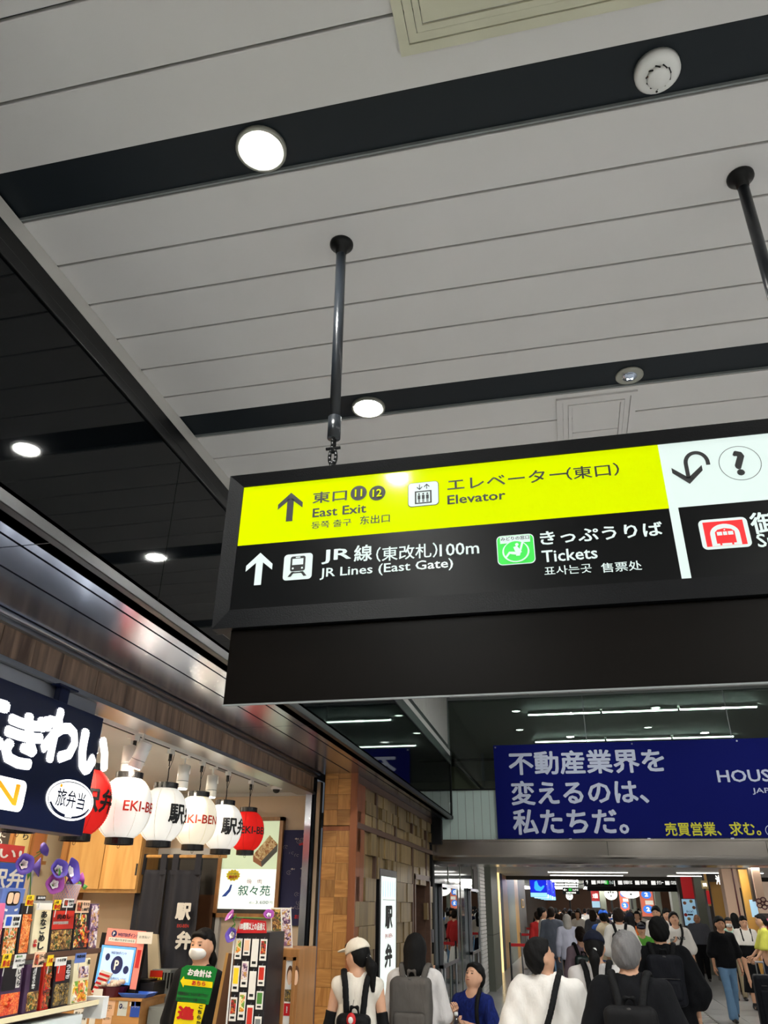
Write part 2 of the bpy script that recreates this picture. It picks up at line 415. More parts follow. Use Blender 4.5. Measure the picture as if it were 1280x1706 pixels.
def person(label, loc, rz, H=1.70, arms=('hang', 'hang'), walk=0.0, bulk=1.0, top='shirt_white', sleeve=.5, hem=.84, loose=.02, bottom='pants_black', legs='trousers', hair='short', haircol='hair_black', head=(0, 0), cap=None, face=True, shoe='shoe_black', lean=0.0, mask=False, res=.013, skin=None, group=None, top2=None, hand_res=True, neckhole=True, folds=.003, sleeveless=False, rootname='person', hw=1.0, collar=False, grips=(.2, .2)):
    s_ = H/1.72; skin = skin or SKIN
    root = thing(rootname, label, 'person', loc, rz, group)
    hy, hp = head
    RH = Rz(hy) @ Rx(-hp); HO = np.array([0, .0, 1.50]); lz = np.array([0, lean, 0])
    def hd(p): return RH @ (np.array(p, float)-HO)+HO+lz
    B = bulk
    b = SDF()
    tz = lambda z: lean*max(0, (z-.95)/.55)
    def T(x, y, z): return (x, y+tz(z), z)
    # torso
    b.cap(T(0, 0, .93), T(0, 0, .99), .155*B, .15*B, sc_=(1, .68, 1)).cap(T(0, 0, 1.0), T(0, 0, 1.14), .132*B, .135*B, k=.05, sc_=(1, .70, 1))
    b.cap(T(0, 0, 1.16), T(0, 0, 1.30), .145*B, .150*B, k=.05, sc_=(1, .68, 1)).cap(T(-.12, -.005, 1.37), T(.12, -.005, 1.37), .062, k=.05)
    b.cap(T(-.15, 0, 1.40), T(0, -.01, 1.46), .042, .055, k=.03).cap(T(.15, 0, 1.40), T(0, -.01, 1.46), .042, .055, k=.03)
    b.cap(T(0, -.008, 1.42), hd((0, .002, 1.55)), .052, .050, k=.02)
    # head
    for c, r in (((0, .008, 1.617), (.074*hw, .094, .100)), ((0, .030, 1.545), (.052*hw, .058, .052)), ((0, .020, 1.575), (.064*hw, .072, .06))):
        b.ell(hd(c), r, k=.03, R=RH)
    b.cap(hd((0, .098, 1.600)), hd((0, .112, 1.574)), .008, .012, k=.012)
    for sx in (-1, 1):
        b.ell(hd((sx*.077*hw, .004, 1.588)), (.010, .020, .030), k=.008, R=RH)
        b.ell(hd((sx*.030, .100, 1.607)), (.018, .014, .012), k=.01, R=RH, mode='s')
    b.ell(hd((0, .088, 1.546)), (.024, .012, .010), k=.01, R=RH)
    # arms
    sh = {}
    for i, sx in ((0, -1), (1, 1)):
        e, wv = POSES[arms[i]] if isinstance(arms[i], str) else arms[i]
        S = np.array([sx*.178*(.5+.5*B), tz(1.40), 1.395]); E = S+np.array([sx*e[0], e[1], e[2]]); W = S+np.array([sx*wv[0], wv[1], wv[2]])
        sh[i] = (S, E, W)
        b.cap(S, E, .048*B, .037*B, k=.03).cap(E, W, .037*B, .025, k=.015)
    # legs
    ft = {}
    for i, sx in ((0, -1), (1, 1)):
        ph = walk*sx; hip = np.array([sx*.088, 0, .90]); fy = .30*ph
        kn = np.array([sx*.092, fy*.5+abs(ph)*.05, .50]); lift = .07*abs(ph) if ph < 0 else 0.01*abs(ph)
        an = np.array([sx*.095, fy-(.06*abs(ph) if ph < 0 else 0), .085+lift]); ft[i] = (hip, kn, an, ph)
        b.cap(hip, kn, .082*B, .055, k=.04).cap(kn, an, .054, .036, k=.02)
        b.cap(an+np.array([0, -.02, -.04]), an+np.array([sx*.01, .12, -.055]), .034, .026, k=.02)
    V, Fc = b.mesh(res)
    Fc = [tuple(f) for f in Fc.tolist()] if len(Fc) else []
    V = V*s_
    VV = [V]; n0 = len(V)
    for i, sx in ((0, -1), (1, 1)):
        S, E, W = sh[i]; hv, hf = hand(grips[i]); A = align(W-E)
        q = hv.copy()
        if sx < 0: q[:, 0] *= -1
        q = (q @ A.T+W)*s_; VV.append(q)
        fl = hf[:, ::-1] if sx < 0 else hf
        Fc += [tuple(f) for f in (fl+n0).tolist()]; n0 += len(q)
    npmesh('body', np.concatenate(VV), Fc, skin, root)
    def part(name, sd, m_, r=res):
        v, f = sd.mesh(r)
        if len(v): return npmesh(name, v*s_, f, m_, root)
    # top garment
    g = SDF(); lo = loose
    kk = .05
    g.cap(T(0, 0, hem+.06), T(0, 0, 1.12), (.155+lo)*B, (.148+lo)*B, k=kk, sc_=(1, .72, 1)).cap(T(0, 0, 1.14), T(0, 0, 1.30), (.152+lo)*B, (.156+lo*.6)*B, k=kk, sc_=(1, .72, 1))
    g.cap(T(-.13, -.004, 1.365), T(.13, -.004, 1.365), .076, k=.05)
    g.cap(T(-.16, 0, 1.395), T(-.03, -.01, 1.445), .060, .058, k=.03).cap(T(.16, 0, 1.395), T(.03, -.01, 1.445), .060, .058, k=.03)
    cuts = []
    if not sleeveless:
        for i in (0, 1):
            S, E, W = sh[i]
            if sleeve <= .5:
                t = sleeve*2; Q = S+(E-S)*t; g.cap(S, Q+(E-S)*.08, (.054+lo*.4)*B, (.052+lo*1.6)*B, k=.03)
            else:
                t = (sleeve-.5)*2; Q = E+(W-E)*t; g.cap(S, E, (.054+lo*.4)*B, (.045+lo*.6)*B, k=.03).cap(E, Q, (.045+lo*.6)*B, .034+lo*.4, k=.02)
    if folds: g.noise(folds, 26, 18, 17, ph=hash(label) % 7)
    g.cut((0, 0, hem), (0, 0, -1))
    if neckhole: g.cap(T(0, .012, 1.47), T(0, .012, 1.60), .066, .09, k=.004, mode='s')
    part('shirt', g, top)
    if top2: top2(root, part, T, tz, sh)
    # bottoms
    t = SDF()
    if legs in ('trousers', 'flare', 'shorts', 'slim'):
        t.cap((0, 0, .92), (0, 0, .98), .162*B, .150*B, sc_=(1, .70, 1))
        for i in (0, 1):
            hip, kn, an, ph = ft[i]
            ra, rk = (.090*B, .066*B) if legs != 'slim' else (.085*B, .058)
            rb = .085 if legs == 'flare' else .056 if legs == 'trousers' else .045
            if legs == 'shorts': t.cap(hip, kn+np.array([0, 0, -.02]), .095*B, .085, k=.03)
            else: t.cap(hip, kn, ra, rk, k=.035).cap(kn, an+np.array([0, -.01, .0]), rk, rb, k=.02)
        t.noise(.002, 20, 14, 22, ph=1)
        t.cut((0, 0, 1.01), (0, 0, 1))
        if legs == 'shorts': t.cut((0, 0, .46), (0, 0, -1))
        else: t.cut((0, 0, .05), (0, 0, -1))
        part('trousers', t, bottom)
    else:
        zb = {'skirt': .42, 'dress': .28}[legs]
        t.cap((0, 0, .98), (0, 0, zb+.0), .135*B, .24*B, sc_=(1, .78, 1)); t.noise(.006, 34, 30, 2, ph=2); t.cut((0, 0, zb+.02), (0, 0, -1)).cut((0, 0, 1.06), (0, 0, 1))
        part('skirt', t, bottom)
    for i in (0, 1):
        hip, kn, an, ph = ft[i]
        q = SDF(); q.cap(an+np.array([0, -.025, -.045]), an+np.array([0, .13, -.058]), .040, .034, k=.02).cap(an+np.array([0, -.02, -.03]), an+np.array([0, 0, .01]), .044, .042, k=.02)
        q.cut((0, 0, an[2]-.083), (0, 0, -1)); part('shoe', q, shoe, .012)
    # hair
    def hpart(name, sd, m_, r=.010, sm=True):
        v, f = sd.mesh(r)
        if len(v):
            v = (v-HO) @ RH.T+HO+lz; return npmesh(name, v*s_, f, m_, root)
    h = SDF(); vol = 1.0
    if hair == 'bald':
        h = None
    elif hair in ('short', 'mop', 'crop'):
        e = .009 if hair == 'crop' else .016 if hair == 'short' else .022
        h.ell((0, .000, 1.628), (.074*hw+e, .094+e, .098+e), k=.02).ell((0, -.035, 1.585), (.070*hw+e*.6, .062+e*.4, .085), k=.03)
        if hair == 'mop': h.ell((0, .065, 1.675), (.065, .045, .035), k=.02)
        if hair == 'short': h.ell((0, .080, 1.676), (.060, .030, .026), k=.02)
        h.noise(.0035, 70, 60, 48, ph=1)
        h.cut((0, .078, 1.655 if hair != 'mop' else 1.640), (0, .70, -.70))
        for sx in (-1, 1): h.cut((sx*.070, .02, 1.53), (sx*.2, .35, -.85)) if False else None
        h.box((0, .088, 1.548), (.2, .070, .075), .005, k=.006, mode='s')
        h.cut((0, 0, 1.528), (0, .25, -1))
        for sx in (-1, 1): h.ell((sx*.092*hw, .012, 1.580), (.030, .030, .040), k=.008, mode='s')
    elif hair == 'bob':
        h.ell((0, -.002, 1.625), (.094*hw, .110, .110), k=.02).cap((0, -.025, 1.58), (0, -.03, 1.47), .092*hw, .098*hw, k=.04, sc_=(1, .95, 1))
        h.noise(.002, 60, 60, 10, ph=1)
        h.box((0, .125, 1.52), (.066, .085, .125), .01, k=.01, mode='s'); h.cut((0, 0, 1.405), (0, 0, -1))
    elif hair == 'long':
        h.ell((0, -.002, 1.625), (.090, .108, .108), k=.02).cap((0, -.04, 1.58), (0, -.085, 1.28), .085, .075, k=.04, sc_=(1, .75, 1))
        h.noise(.003, 60, 50, 12, ph=1)
        h.box((0, .120, 1.52), (.064, .080, .120), .01, k=.01, mode='s'); h.cut((0, 0, 1.22), (0, 0, -1))
    elif hair in ('pony', 'bun'):
        h.ell((0, -.002, 1.625), (.083, .104, .106), k=.02).ell((0, -.04, 1.59), (.072, .062, .075), k=.03)
        h.ell((0, .080, 1.672), (.062, .028, .028), k=.02).noise(.0025, 70, 60, 40, ph=1)
        h.box((0, .105, 1.545), (.2, .085, .085), .005, k=.01, mode='s'); h.cut((0, .082, 1.650), (0, .70, -.70)); h.cut((0, 0, 1.535), (0, .4, -1))
    if h is not None: hpart('hair', h, haircol)
    if hair == 'pony':
        q = SDF(); q.cap((0, -.100, 1.60), (0, -.140, 1.52), .022, .040, k=.03).cap((0, -.140, 1.52), (0, -.150, 1.36), .042, .020, k=.03).noise(.003, 60, 50, 12)
        hpart('ponytail', q, haircol); q = SDF(); q.ell((0, -.112, 1.585), (.028, .018, .022)); hpart('hair_tie', q, 'white_cloth', .007)
    if hair == 'bun':
        q = SDF(); q.ell((0, -.12, 1.60), (.045, .040, .045)).noise(.003, 90, 90, 90); hpart('hair_bun', q, haircol)
    if cap:
        q = SDF(); q.ell((0, .0, 1.637), (.094, .114, .098), k=.02); q.cut((0, 0, 1.632), (0, -.30, -1))
        hpart('cap_crown', q, cap)
        q = SDF(); q.ell((0, .115, 1.645), (.072, .085, .012), k=.01, R=Rx(-.18)); o1 = [c for c in root.children if c.name.startswith('cap_crown')][-1]; hpart('cap_brim', q, cap, .006).parent = o1
        q = SDF(); q.ell((0, 0, 1.735), (.009, .009, .006)); hpart('cap_button', q, cap, .004).parent = o1
    if face:
        for sx in (-1, 1):
            q = SDF(); q.ell((sx*.031, .0915, 1.607), (.0125, .006, .0055)); hpart('eye', q, 'eye_dark', .0035)
            q = SDF(); q.cap((sx*.016, .1035, 1.627), (sx*.046, .0925, 1.629), .0024); hpart('eyebrow', q, haircol if hair != 'bald' else 'hair_grey', .003)
        if not mask:
            q = SDF(); q.ell((0, .097, 1.546), (.022, .007, .005)); hpart('mouth', q, 'lip', .003)
    if mask:
        q = SDF(); q.ell((0, .050, 1.560), (.070, .070, .052), k=.01); q.cap((0, .10, 1.60), (0, .115, 1.575), .012, .016, k=.02); q.cut((0, .03, 1.56), (0, -1, 0)); q.cut((0, 0, 1.597), (0, .1, 1))
        hpart('face_mask', q, 'white_cloth', .007)
        for sx in (-1, 1):
            hpart('mask_loop', SDF().cap((sx*.068, .035, 1.585), (sx*.080, -.005, 1.605), .0022).cap((sx*.068, .035, 1.545), (sx*.080, -.005, 1.565), .0022), 'white_cloth', .003)
    root['s'] = s_
    return root
def backpack(label, loc, rz, H, m_, w_=.29, h_=.42, d_=.14, z=1.14, straps=True, strapm=None, pocket=True, frontm=None, B=1.0, dy=0.0, group=None):
    s_ = H/1.72; strapm = strapm or m_
    root = thing('backpack', label, 'backpack', loc, rz, group)
    yb = -.105*B-d_/2-.02+dy
    q = SDF().box((0, yb, z), (w_/2-.05, d_/2-.04, h_/2-.05), .05, k=.02); q.noise(.003, 24, 20, 19)
    v, f = q.mesh(.012); npmesh('bag_body', v*s_, f, m_, root)
    if pocket:
        q = SDF().box((0, yb-d_/2-.004, z-h_*.17), (w_/2-.07, .010, h_*.2-.03), .028, k=.02); v, f = q.mesh(.010); npmesh('front_pocket', v*s_, f, frontm or m_, root)
        q = SDF().cap((-w_/2+.05, yb-d_/2-.028, z+.02), (w_/2-.05, yb-d_/2-.028, z+.02), .004); v, f = q.mesh(.004); npmesh('zip', v*s_, f, 'zip_grey', [c for c in root.children if c.name.startswith('front_pocket')][-1])
        q = SDF()
        pts = [(-w_/2+.03, yb-d_*.3, z), (-w_/2+.035, yb-d_*.42, z+h_*.38), (0, yb-d_*.42, z+h_*.47), (w_/2-.035, yb-d_*.42, z+h_*.38), (w_/2-.03, yb-d_*.3, z)]
        for a, b in zip(pts[:-1], pts[1:]): q.cap(a, b, .006)
        v, f = q.mesh(.006); npmesh('top_zip', v*s_, f, 'zip_grey', root)
    q = SDF(); pts = [(-.035, yb+.03, z+h_/2-.01), (-.025, yb+.02, z+h_/2+.04), (.025, yb+.02, z+h_/2+.04), (.035, yb+.03, z+h_/2-.01)]
    for a, b in zip(pts[:-1], pts[1:]): q.cap(a, b, .009)
    v, f = q.mesh(.008); npmesh('grab_handle', v*s_, f, strapm, root)
    if straps:
        for sx in (-1, 1):
            q = SDF(); pts = [(sx*.06, yb+.05, z+h_/2-.06), (sx*.085, -.11+dy, 1.40), (sx*.105, -.065+dy, 1.475), (sx*.115, .01+dy, 1.495), (sx*.12, .09+dy, 1.44), (sx*.125, .145*B+dy, 1.32), (sx*.15, .14*B+dy, 1.18), (sx*.19*B, .03+dy, 1.02), (sx*.13, yb+.06, z-h_/2+.06)]
            pts = smooth_path(pts)
            for a, b in zip(pts[:-1], pts[1:]): q.cap(a, b, .026, k=.003, sc_=(1, .5, .62))
            v, f = q.mesh(.009); npmesh('shoulder_strap', v*s_, f, strapm, root)
    return root
def sling(label, loc, rz, H, m_, side=1, dy=0.0, B=1.0):
    """single strap over one shoulder with a small bag at the hip"""
    s_ = H/1.72; root = thing('shoulder_bag', label, 'bag', loc, rz)
    q = SDF(); e = .150*B
    pts = [(side*.10, .01, 1.51), (side*.085, -.085+dy, 1.42), (side*.05, -.150*B+dy, 1.28), (-side*.02, -.150*B+dy, 1.12), (-side*.12, -.115*B, .96), (-side*.19*B, 0, .86), (-side*.13, .12*B, .98), (0, .150*B, 1.16), (side*.08, .13*B, 1.36), (side*.10, .01, 1.51)]
    pts = smooth_path(pts)
    for a, b in zip(pts[:-1], pts[1:]): q.cap(a, b, .022, k=.003, sc_=(1, .6, 1))
    v, f = q.mesh(.009); npmesh('strap', v*s_, f, m_, root)
    q = SDF().box((-side*.24*B, .02, .80), (.025, .09, .07), .03); v, f = q.mesh(.012); npmesh('pouch', v*s_, f, m_, root)
    return root
# ---------------------------------------------------------------- palette
mat('ceil_panel', (206, 204, 202), .5, noise=.04, nscale=3, bump=.03, bscale=120)
mat('ceil_dark', (17, 25, 31), .5, spec=.3)
mat('void', (6, 7, 8), .9)
mat('trim_grey', (125, 130, 130), .45)
mat('black_frame', (7, 8, 9), .4, spec=.3)
mat('black_glass', (2, 3, 4), .03, ior=1.36, spec=.34)
mat('steel', (178, 188, 206), .22, metal=1, noise=.05, nscale=4, stretch=(1, .1, 1))  # bluish tint stands in for reflected blue shop lights out of view
mat('steel_x', (150, 144, 138), .16, metal=1, noise=.08, nscale=5, stretch=(.1, 1, 3))
mat('steel_soft', (175, 178, 185), .30, metal=1, noise=.06, nscale=6)
mat('lens', (255, 255, 250), .5, emit=P_DOWN, ecol=(252, 252, 248))
mat('lens_far', (255, 255, 250), .5, emit=16, ecol=(240, 255, 248))
mat('tube_light', (255, 255, 255), .5, emit=P_LINE, ecol=(236, 255, 248))
mat('tube_far', (255, 255, 255), .5, emit=P_FAR, ecol=(255, 252, 244))
mat('lens_added', (255, 255, 250), .5, emit=260, ecol=(250, 252, 250))
mat('tube_thin', (255, 255, 255), .5, emit=8, ecol=(255, 252, 244))
mat('white_plastic', (225, 225, 222), .4)
mat('rim_white', (150, 150, 140), .4)
mat('floor_tile', (172, 173, 174), .22, noise=.06, nscale=7)
mat('floor_joint', (95, 95, 92), .7)
mat('wall_white', (196, 194, 190), .6, noise=.03)
mat('beige_wall', (208, 186, 160), .7, noise=.04, nscale=10, bump=.04, bscale=90)
mat('cream_wall', (200, 186, 158), .7, noise=.04, nscale=12)
mat('dark_wall', (60, 56, 50), .6)
mat('sign_black', (9, 10, 11), .3, spec=.12)
mat('sign_frame', (11, 12, 14), .4, bump=.12, bscale=300, spec=.12)
mat('board_dark', (11, 8, 6), .35, noise=.25, nscale=9, spec=.08)
mat('lit_yellow', (120, 130, 0), .08, emit=.84, ecol=(216, 238, 0), spec=.04)
mat('lit_white', (120, 126, 124), .08, emit=.82, ecol=(228, 246, 240), spec=.10)
mat('ink', (14, 16, 18), .6)
mat('ink_blue', (14, 30, 90), .6)
mat('lit_green', (30, 175, 50), .5, emit=.8, ecol=(20, 175, 45))
mat('lit_red', (215, 0, 10), .5, emit=.85, ecol=(215, 0, 8))
mat('grime', (95, 96, 94), .9)
mat('white_cloth', (232, 230, 226), .8)
mat('white_glassy', (205, 225, 218), .08, noise=.03, nscale=3, ior=1.5)
mat('red_plain', (196, 18, 24), .5); mat('yellow_plain', (238, 214, 20), .5); mat('green_plain', (24, 128, 52), .35); mat('blue_plain', (40, 84, 190), .4)
mat('white_plain', (238, 238, 234), .6); mat('gold', (196, 150, 60), .4); mat('orange_plain', (236, 120, 20), .5); mat('pink_plain', (240, 140, 130), .5)
mat('purple_plain', (120, 80, 190), .6); mat('leaf_green', (70, 130, 50), .6); mat('brown_plain', (96, 60, 34), .6)
glass('clear_glass', (196, 204, 198), .03)
glass('shop_glass', (205, 215, 210), .10)
wood('plank_wood', (86, 66, 54), (156, 128, 106), 'z', 5)
wood('block_wood', (112, 92, 58), (150, 126, 82), 'z', 6, .5)
wood('parquet_a', (146, 96, 44), (186, 134, 72), 'z', 7, .4, 1.6)
wood('parquet_b', (146, 96, 44), (186, 134, 72), 'x', 7, .4, 1.6)
wood('brown_frame', (84, 58, 44), (100, 72, 54), 'y', 4, .5)
wood('brown_post', (120, 66, 34), (142, 82, 44), 'z', 4, .5)
wood('oak', (196, 144, 78), (218, 170, 104), 'z', 4, .4)
wood('oak_frame', (150, 102, 56), (176, 124, 72), 'z', 5, .4)
wood('counter_wood', (190, 136, 78), (208, 156, 96), 'x', 4, .4)
def S(o): o['kind'] = 'structure'; return o
# ================================================================ SETTING
ZC = 3.85; XM = -1.60; YB = 11.6; ZS = 2.93
# ---- floor with real tiles where they can be told apart
fl = S(box('floor', -6, 9, -5, 90, -.1, -.012, 'floor_joint'))
tile = None
for j in range(0, 36):
    for i in range(0, 12):
        x = -2.5+i*.9; y = -3+j*.9+0
        if tile is None: tile = box('tile', -.447, .447, -.447, .447, -.012, 0, 'floor_tile', fl); o = tile
        else: o = tile.copy(); COL.objects.link(o)
        o.location = (x+.45, y+.45, 0)
far = box('floor_slab', -6, 9, 29.4, 90, -.012, 0, 'floor_tile', fl)
box('floor_slab', -6, 9, -5, -3.0, -.012, 0, 'floor_tile', fl); box('floor_slab', -6, -2.5, -3, 29.4, -.012, 0, 'floor_tile', fl)
# ---- near ceiling: transverse metal panels with two dark bands in view
ce = S(box('ceiling', XM-.07, 6.5, -5, 6.6, ZC+.022, ZC+.14, 'void'))
edges = []
for k in range(-4, 4):
    b0, b1 = 1.287+1.335*k, 1.464+1.335*k
    if b0 > 6.5: break
    edges.append(('d', b0, b1))
    nx = b1+1.335-(b1-b0)
    ys = [b1+.2*n for n in range(6)]+[nx] if k != -1 else [b1, .28, .48, .68, .88, 1.081, nx]
    for a, b in zip(ys[:-1], ys[1:]): edges.append(('p', a, min(b, 6.6)))
for kd, a, b in edges:
    if a >= 6.55 or b < -4.9: continue
    if kd == 'p':
        o = box('panel', XM+.0, 6.5, a+.004, b-.004, ZC, ZC+.02, 'ceil_panel', ce, .003)
    else:
        o = box('dark_panel', XM+.0, 6.5, a+.002, b-.012, ZC+.010, ZC+.03, 'ceil_dark', ce)
        box('metal_trim', XM, 6.5, b-.011, b-.005, ZC-.001, ZC+.02, 'trim_grey', ce)
# ceiling end face and higher zone beyond
S(box('trim_1', XM, 6.5, 6.6, 6.68, ZC-.03, 4.70, 'wall_white'))
hc = S(box('ceiling_2', XM-.1, 6.5, 6.68, YB, 4.69, 4.8, 'ceil_panel'))
k = 0
for y in np.arange(6.75, YB-.2, .3):
    for x in np.arange(XM, 6.4, .6): box('tile', x+.004, x+.596, y, y+.292, 4.672, 4.69, 'ceil_panel', hc) if y > 10.6 else None
# ---- left bulkhead of black glass over the shops
wl = S(box('wall_left', XM-.10, XM-.03, -5, YB-.18, ZS, ZC+.1, 'black_frame'))
for i in range(0, 7):
    y0 = -4.2+i*2.3; y1 = min(y0+2.296, YB-.22)
    box('glass_panel', XM-.03, XM, y0, y1, 2.965, 3.665, 'black_glass', wl)
box('grey_strip', XM-.03, XM+.006, -5, YB-.18, 3.785, ZC-.001, 'wall_white', wl)
box('upper_rail', XM-.03, XM+.004, -5, YB-.18, 3.72, 3.784, 'black_frame', wl)
box('upper_bead', XM-.03, XM+.010, -5, YB-.18, 3.667, 3.715, 'black_frame', wl, .004)
box('lower_rail', XM-.03, XM+.006, -5, YB-.18, ZS-.01, 2.963, 'black_frame', wl, .003)
box('end_post', XM-.09, XM+.012, YB-.22, YB-.16, ZS-.01, ZC+.0, 'black_frame', wl)
# white wall above it, ribbed
ww = S(box('wall_left_upper', XM-.12, XM-.06, 6.6, YB+.3, ZC+.0, 4.72, 'wall_white'))
for i in range(60):
    y = 6.75+i*.08
    box('rib', XM-.06, XM-.045, y, y+.055, ZC, 4.69, 'wall_white', ww) if y < YB else None
box('capping', XM-.06, XM-.02, 6.68, YB, ZC, ZC+.03, 'black_frame', ww)
# ---- steel soffit between glass and shop front
sf = S(box('ceiling_soffit', -2.40, XM-.0, -5, YB, ZS+.012, ZS+.05, 'void'))
cols = [(XM-.005, XM-.150), (-1.762, -1.935), (-1.947, -2.215)]
for (xa, xb) in cols:
    y = -4.0+.62-.6
    while y < YB:
        y1 = min(y+3.0, YB)
        if y1 > -4: box('steel_strip', xb, xa, y+.003, y1-.003, ZS, ZS+.01, 'steel', sf)
        y += 3.0
MB().rod((-2.238, -4, ZS-.005), (-2.238, 7.1, ZS-.005), .017, n=14).build('round_bead', 'steel', sf, True)
MB().box(-2.30, -2.262, -4, 7.12, ZS-.035, ZS+.01).build('edge_rail', 'steel_soft', sf)
# ---- shop front fascia of pine planks
fa = S(box('trim_2', -2.42, -2.305, -4, 7.12, 2.765, ZS, 'brown_frame'))
y = -1.0
while y < 7.1:
    wd = random.choice([.22, .30, .30, .26, .34]); y1 = min(y+wd, 7.1)
    o = MB().box(-.006, .006, 0, y1-y-.003, -.075, .075).build('plank', 'plank_wood', fa); o.location = (-2.297+random.uniform(0, .004), y, 2.840); y = y1
S(box('trim_3', -2.45, -2.275, -4, 7.12, 2.742, 2.765, 'steel_soft'))
S(box('trim_4', -2.42, -2.30, -4, 3.45, 2.68, 2.74, 'steel_soft'))
# end post of the shop opening: steel, black gap, steel
S(box('trim_5', -2.36, -2.30, 7.10, 7.17, 0, ZS, 'steel')); S(box('trim_6', -2.35, -2.29, 7.17, 7.21, 0, ZS, 'black_frame')); 
# ---- shop room
S(box('wall_shop_end', -5.2, -2.32, 7.42, 7.5, 0, 2.9, 'beige_wall'))
S(box('wall_shop_back', -5.12, -4.98, -2, 7.45, 0, 2.9, 'cream_wall'))
S(box('ceiling_shop', -5.2, -2.42, -2, 7.5, 2.80, 2.86, 'wall_white'))
S(box('wall_shop_near', -5.2, -2.3, -2.1, -2.0, 0, 2.9, 'cream_wall'))
# skirting line between ceiling and wall
S(box('trim_7', -5.0, -2.45, 7.39, 7.42, 2.77, 2.80, 'wall_white'))
# ---- parquet pillar facing down the passage
pl_ = S(box('pillar', -2.20, -1.90, 7.16, 7.55, 0, ZS, 'brown_post'))
ta = tb = None
r = 0; z = 0.0
while z < 2.90:
    for c_ in range(2):
        alt = (r+c_) % 2
        src = (ta, tb)[alt]
        if src is None:
            src = MB().box(-.0635, .0635, 0, .012, -.0665, .0665).build('parquet_tile', ('parquet_a', 'parquet_b')[alt], pl_)
            if alt: tb = src
            else: ta = src
            o = src
        else: o = src.copy(); COL.objects.link(o)
        o.location = (-2.127+c_*.129, 7.148-random.uniform(0, .002), z+.07)
    z += .135; r += 1
    if r == 18: box('brown_rail', -2.195, -1.94, 7.145, 7.16, z+.003, z+.04, 'brown_post', pl_); z += .044
box('corner_post', -1.936, -1.872, 7.135, 7.17, 0, 2.93, 'brown_post', pl_)
box('head_rail', -2.195, -1.94, 7.145, 7.16, z+.003-.135*0, ZS, 'brown_post', pl_) if z+.01 < ZS else None
# ---- wall of wooden blocks set at different depths
XW = -1.90
wb = S(box('wall_blocks', XW-.30, XW-.055, 7.55, 11.5, 2.14, ZS, 'brown_frame'))
box('wall_core', XW-.30, XW-.055, 7.18, 10.18, 0, 2.14, 'brown_frame', wb)
box('wall_core', XW-.30, XW-.055, 11.16, 11.5, 0, 2.14, 'brown_frame', wb)
box('wall_core', XW-.30, XW-.055, 7.16, 7.55, 2.14, ZS, 'brown_frame', wb)
cols_y = [7.17, 8.06, 9.03, 10.05, 11.05, 11.5]
for yv in cols_y[1:-1]: box('upright', XW-.06, XW-.004, yv-.028, yv+.028, 2.12 if 10.1 < yv < 11.2 else 0, 2.86, 'brown_frame', wb)
box('rail', XW-.06, XW+.004, 7.17, 11.5, 2.465, 2.515, 'brown_frame', wb); box('rail', XW-.06, XW+.006, 7.17, 11.5, 2.86, ZS-.002, 'brown_frame', wb)
rows = [(2.74, 2.858), (2.62, 2.74), (2.517, 2.62)]
zz = 2.463
while zz > .1: rows.append((zz-.20, zz)); zz -= .20
blk = {}
for (z0, z1) in rows:
    for ya, yb_ in zip(cols_y[:-1], cols_y[1:]):
        ya += .03; yb_ -= .03; y = ya
        while y < yb_-.04:
            wd = random.choice([.12, .2, .2, .27, .34]); y1 = min(y+wd, yb_)
            if yb_-y1 < .07: y1 = yb_
            skip = (8.14 < (y+y1)/2 < 9.02 and z1 < 2.2) or (10.12 < (y+y1)/2 < 11.2 and z1 < 2.15)
            if not skip:
                key = (round(y1-y, 2), round(z1-z0, 3))
                if key not in blk:
                    blk[key] = o = MB().box(-.05, 0, .002, y1-y-.002, .002, z1-z0-.002).build('wood_block', 'block_wood', wb)
                else: o = blk[key].copy(); COL.objects.link(o)
                o.location = (XW-random.choice([0, .010, .022, .035, -.008]), y, z0)
            y = y1
# recess doorway in the block wall
dr = S(box('door_1', XW-.26, XW-.24, 10.16, 11.18, 0, 2.12, 'brown_post'))
for i in range(6): box('board', XW-.24, XW-.225, 10.18+i*.165, 10.34+i*.165, 0, 2.1, 'brown_post', dr)
box('door_frame', XW-.25, XW+.01, 10.10, 10.16, 0, 2.17, 'brown_frame', dr); box('door_frame', XW-.25, XW+.01, 11.18, 11.24, 0, 2.17, 'brown_frame', dr); box('door_frame', XW-.25, XW+.01, 10.10, 11.24, 2.12, 2.18, 'brown_frame', dr)
box('pull_handle', XW+.0, XW+.03, 11.27, 11.31, 1.40, 1.55, 'steel_soft', dr)
# dark side return between block wall and the beam
S(box('wall_return', -2.3, XW-.0, 11.5, YB+.05, 0, ZS, 'void'))
S(box('wall_return_upper', -2.3, XM-.16, 11.44, YB+.05, 2.6, ZS, 'void'))
# ---- glazed screen over the passage, white band, beam
gl = S(box('window_1', XM-.05, 6.5, YB-.01, YB+.01, 3.335, 4.66, 'clear_glass'))
box('head_channel', XM-.05, 6.5, YB-.05, YB+.05, 4.64, 4.70, 'trim_grey', gl)
for x in (.38, 2.35, 4.3): box('glass_joint', x-.006, x+.006, YB-.014, YB-.010, 3.34, 4.64, 'trim_grey', gl)
box('corner_post', XM-.06, XM-.035, YB-.06, YB-.012, ZC-.05, 4.66, 'trim_grey', gl)
wbnd = S(box('wall_band', XM-.3, 6.5, YB-.015, YB+.03, 2.655, 3.33, 'white_glassy'))
box('band_cap', XM-.3, 6.5, YB-.03, YB+.03, 3.325, 3.345, 'black_frame', wbnd)
for i in range(70): box('joint', XM-.28+i*.115, XM-.276+i*.115, YB-.018, YB-.014, 2.66, 3.325, 'trim_grey', wbnd)
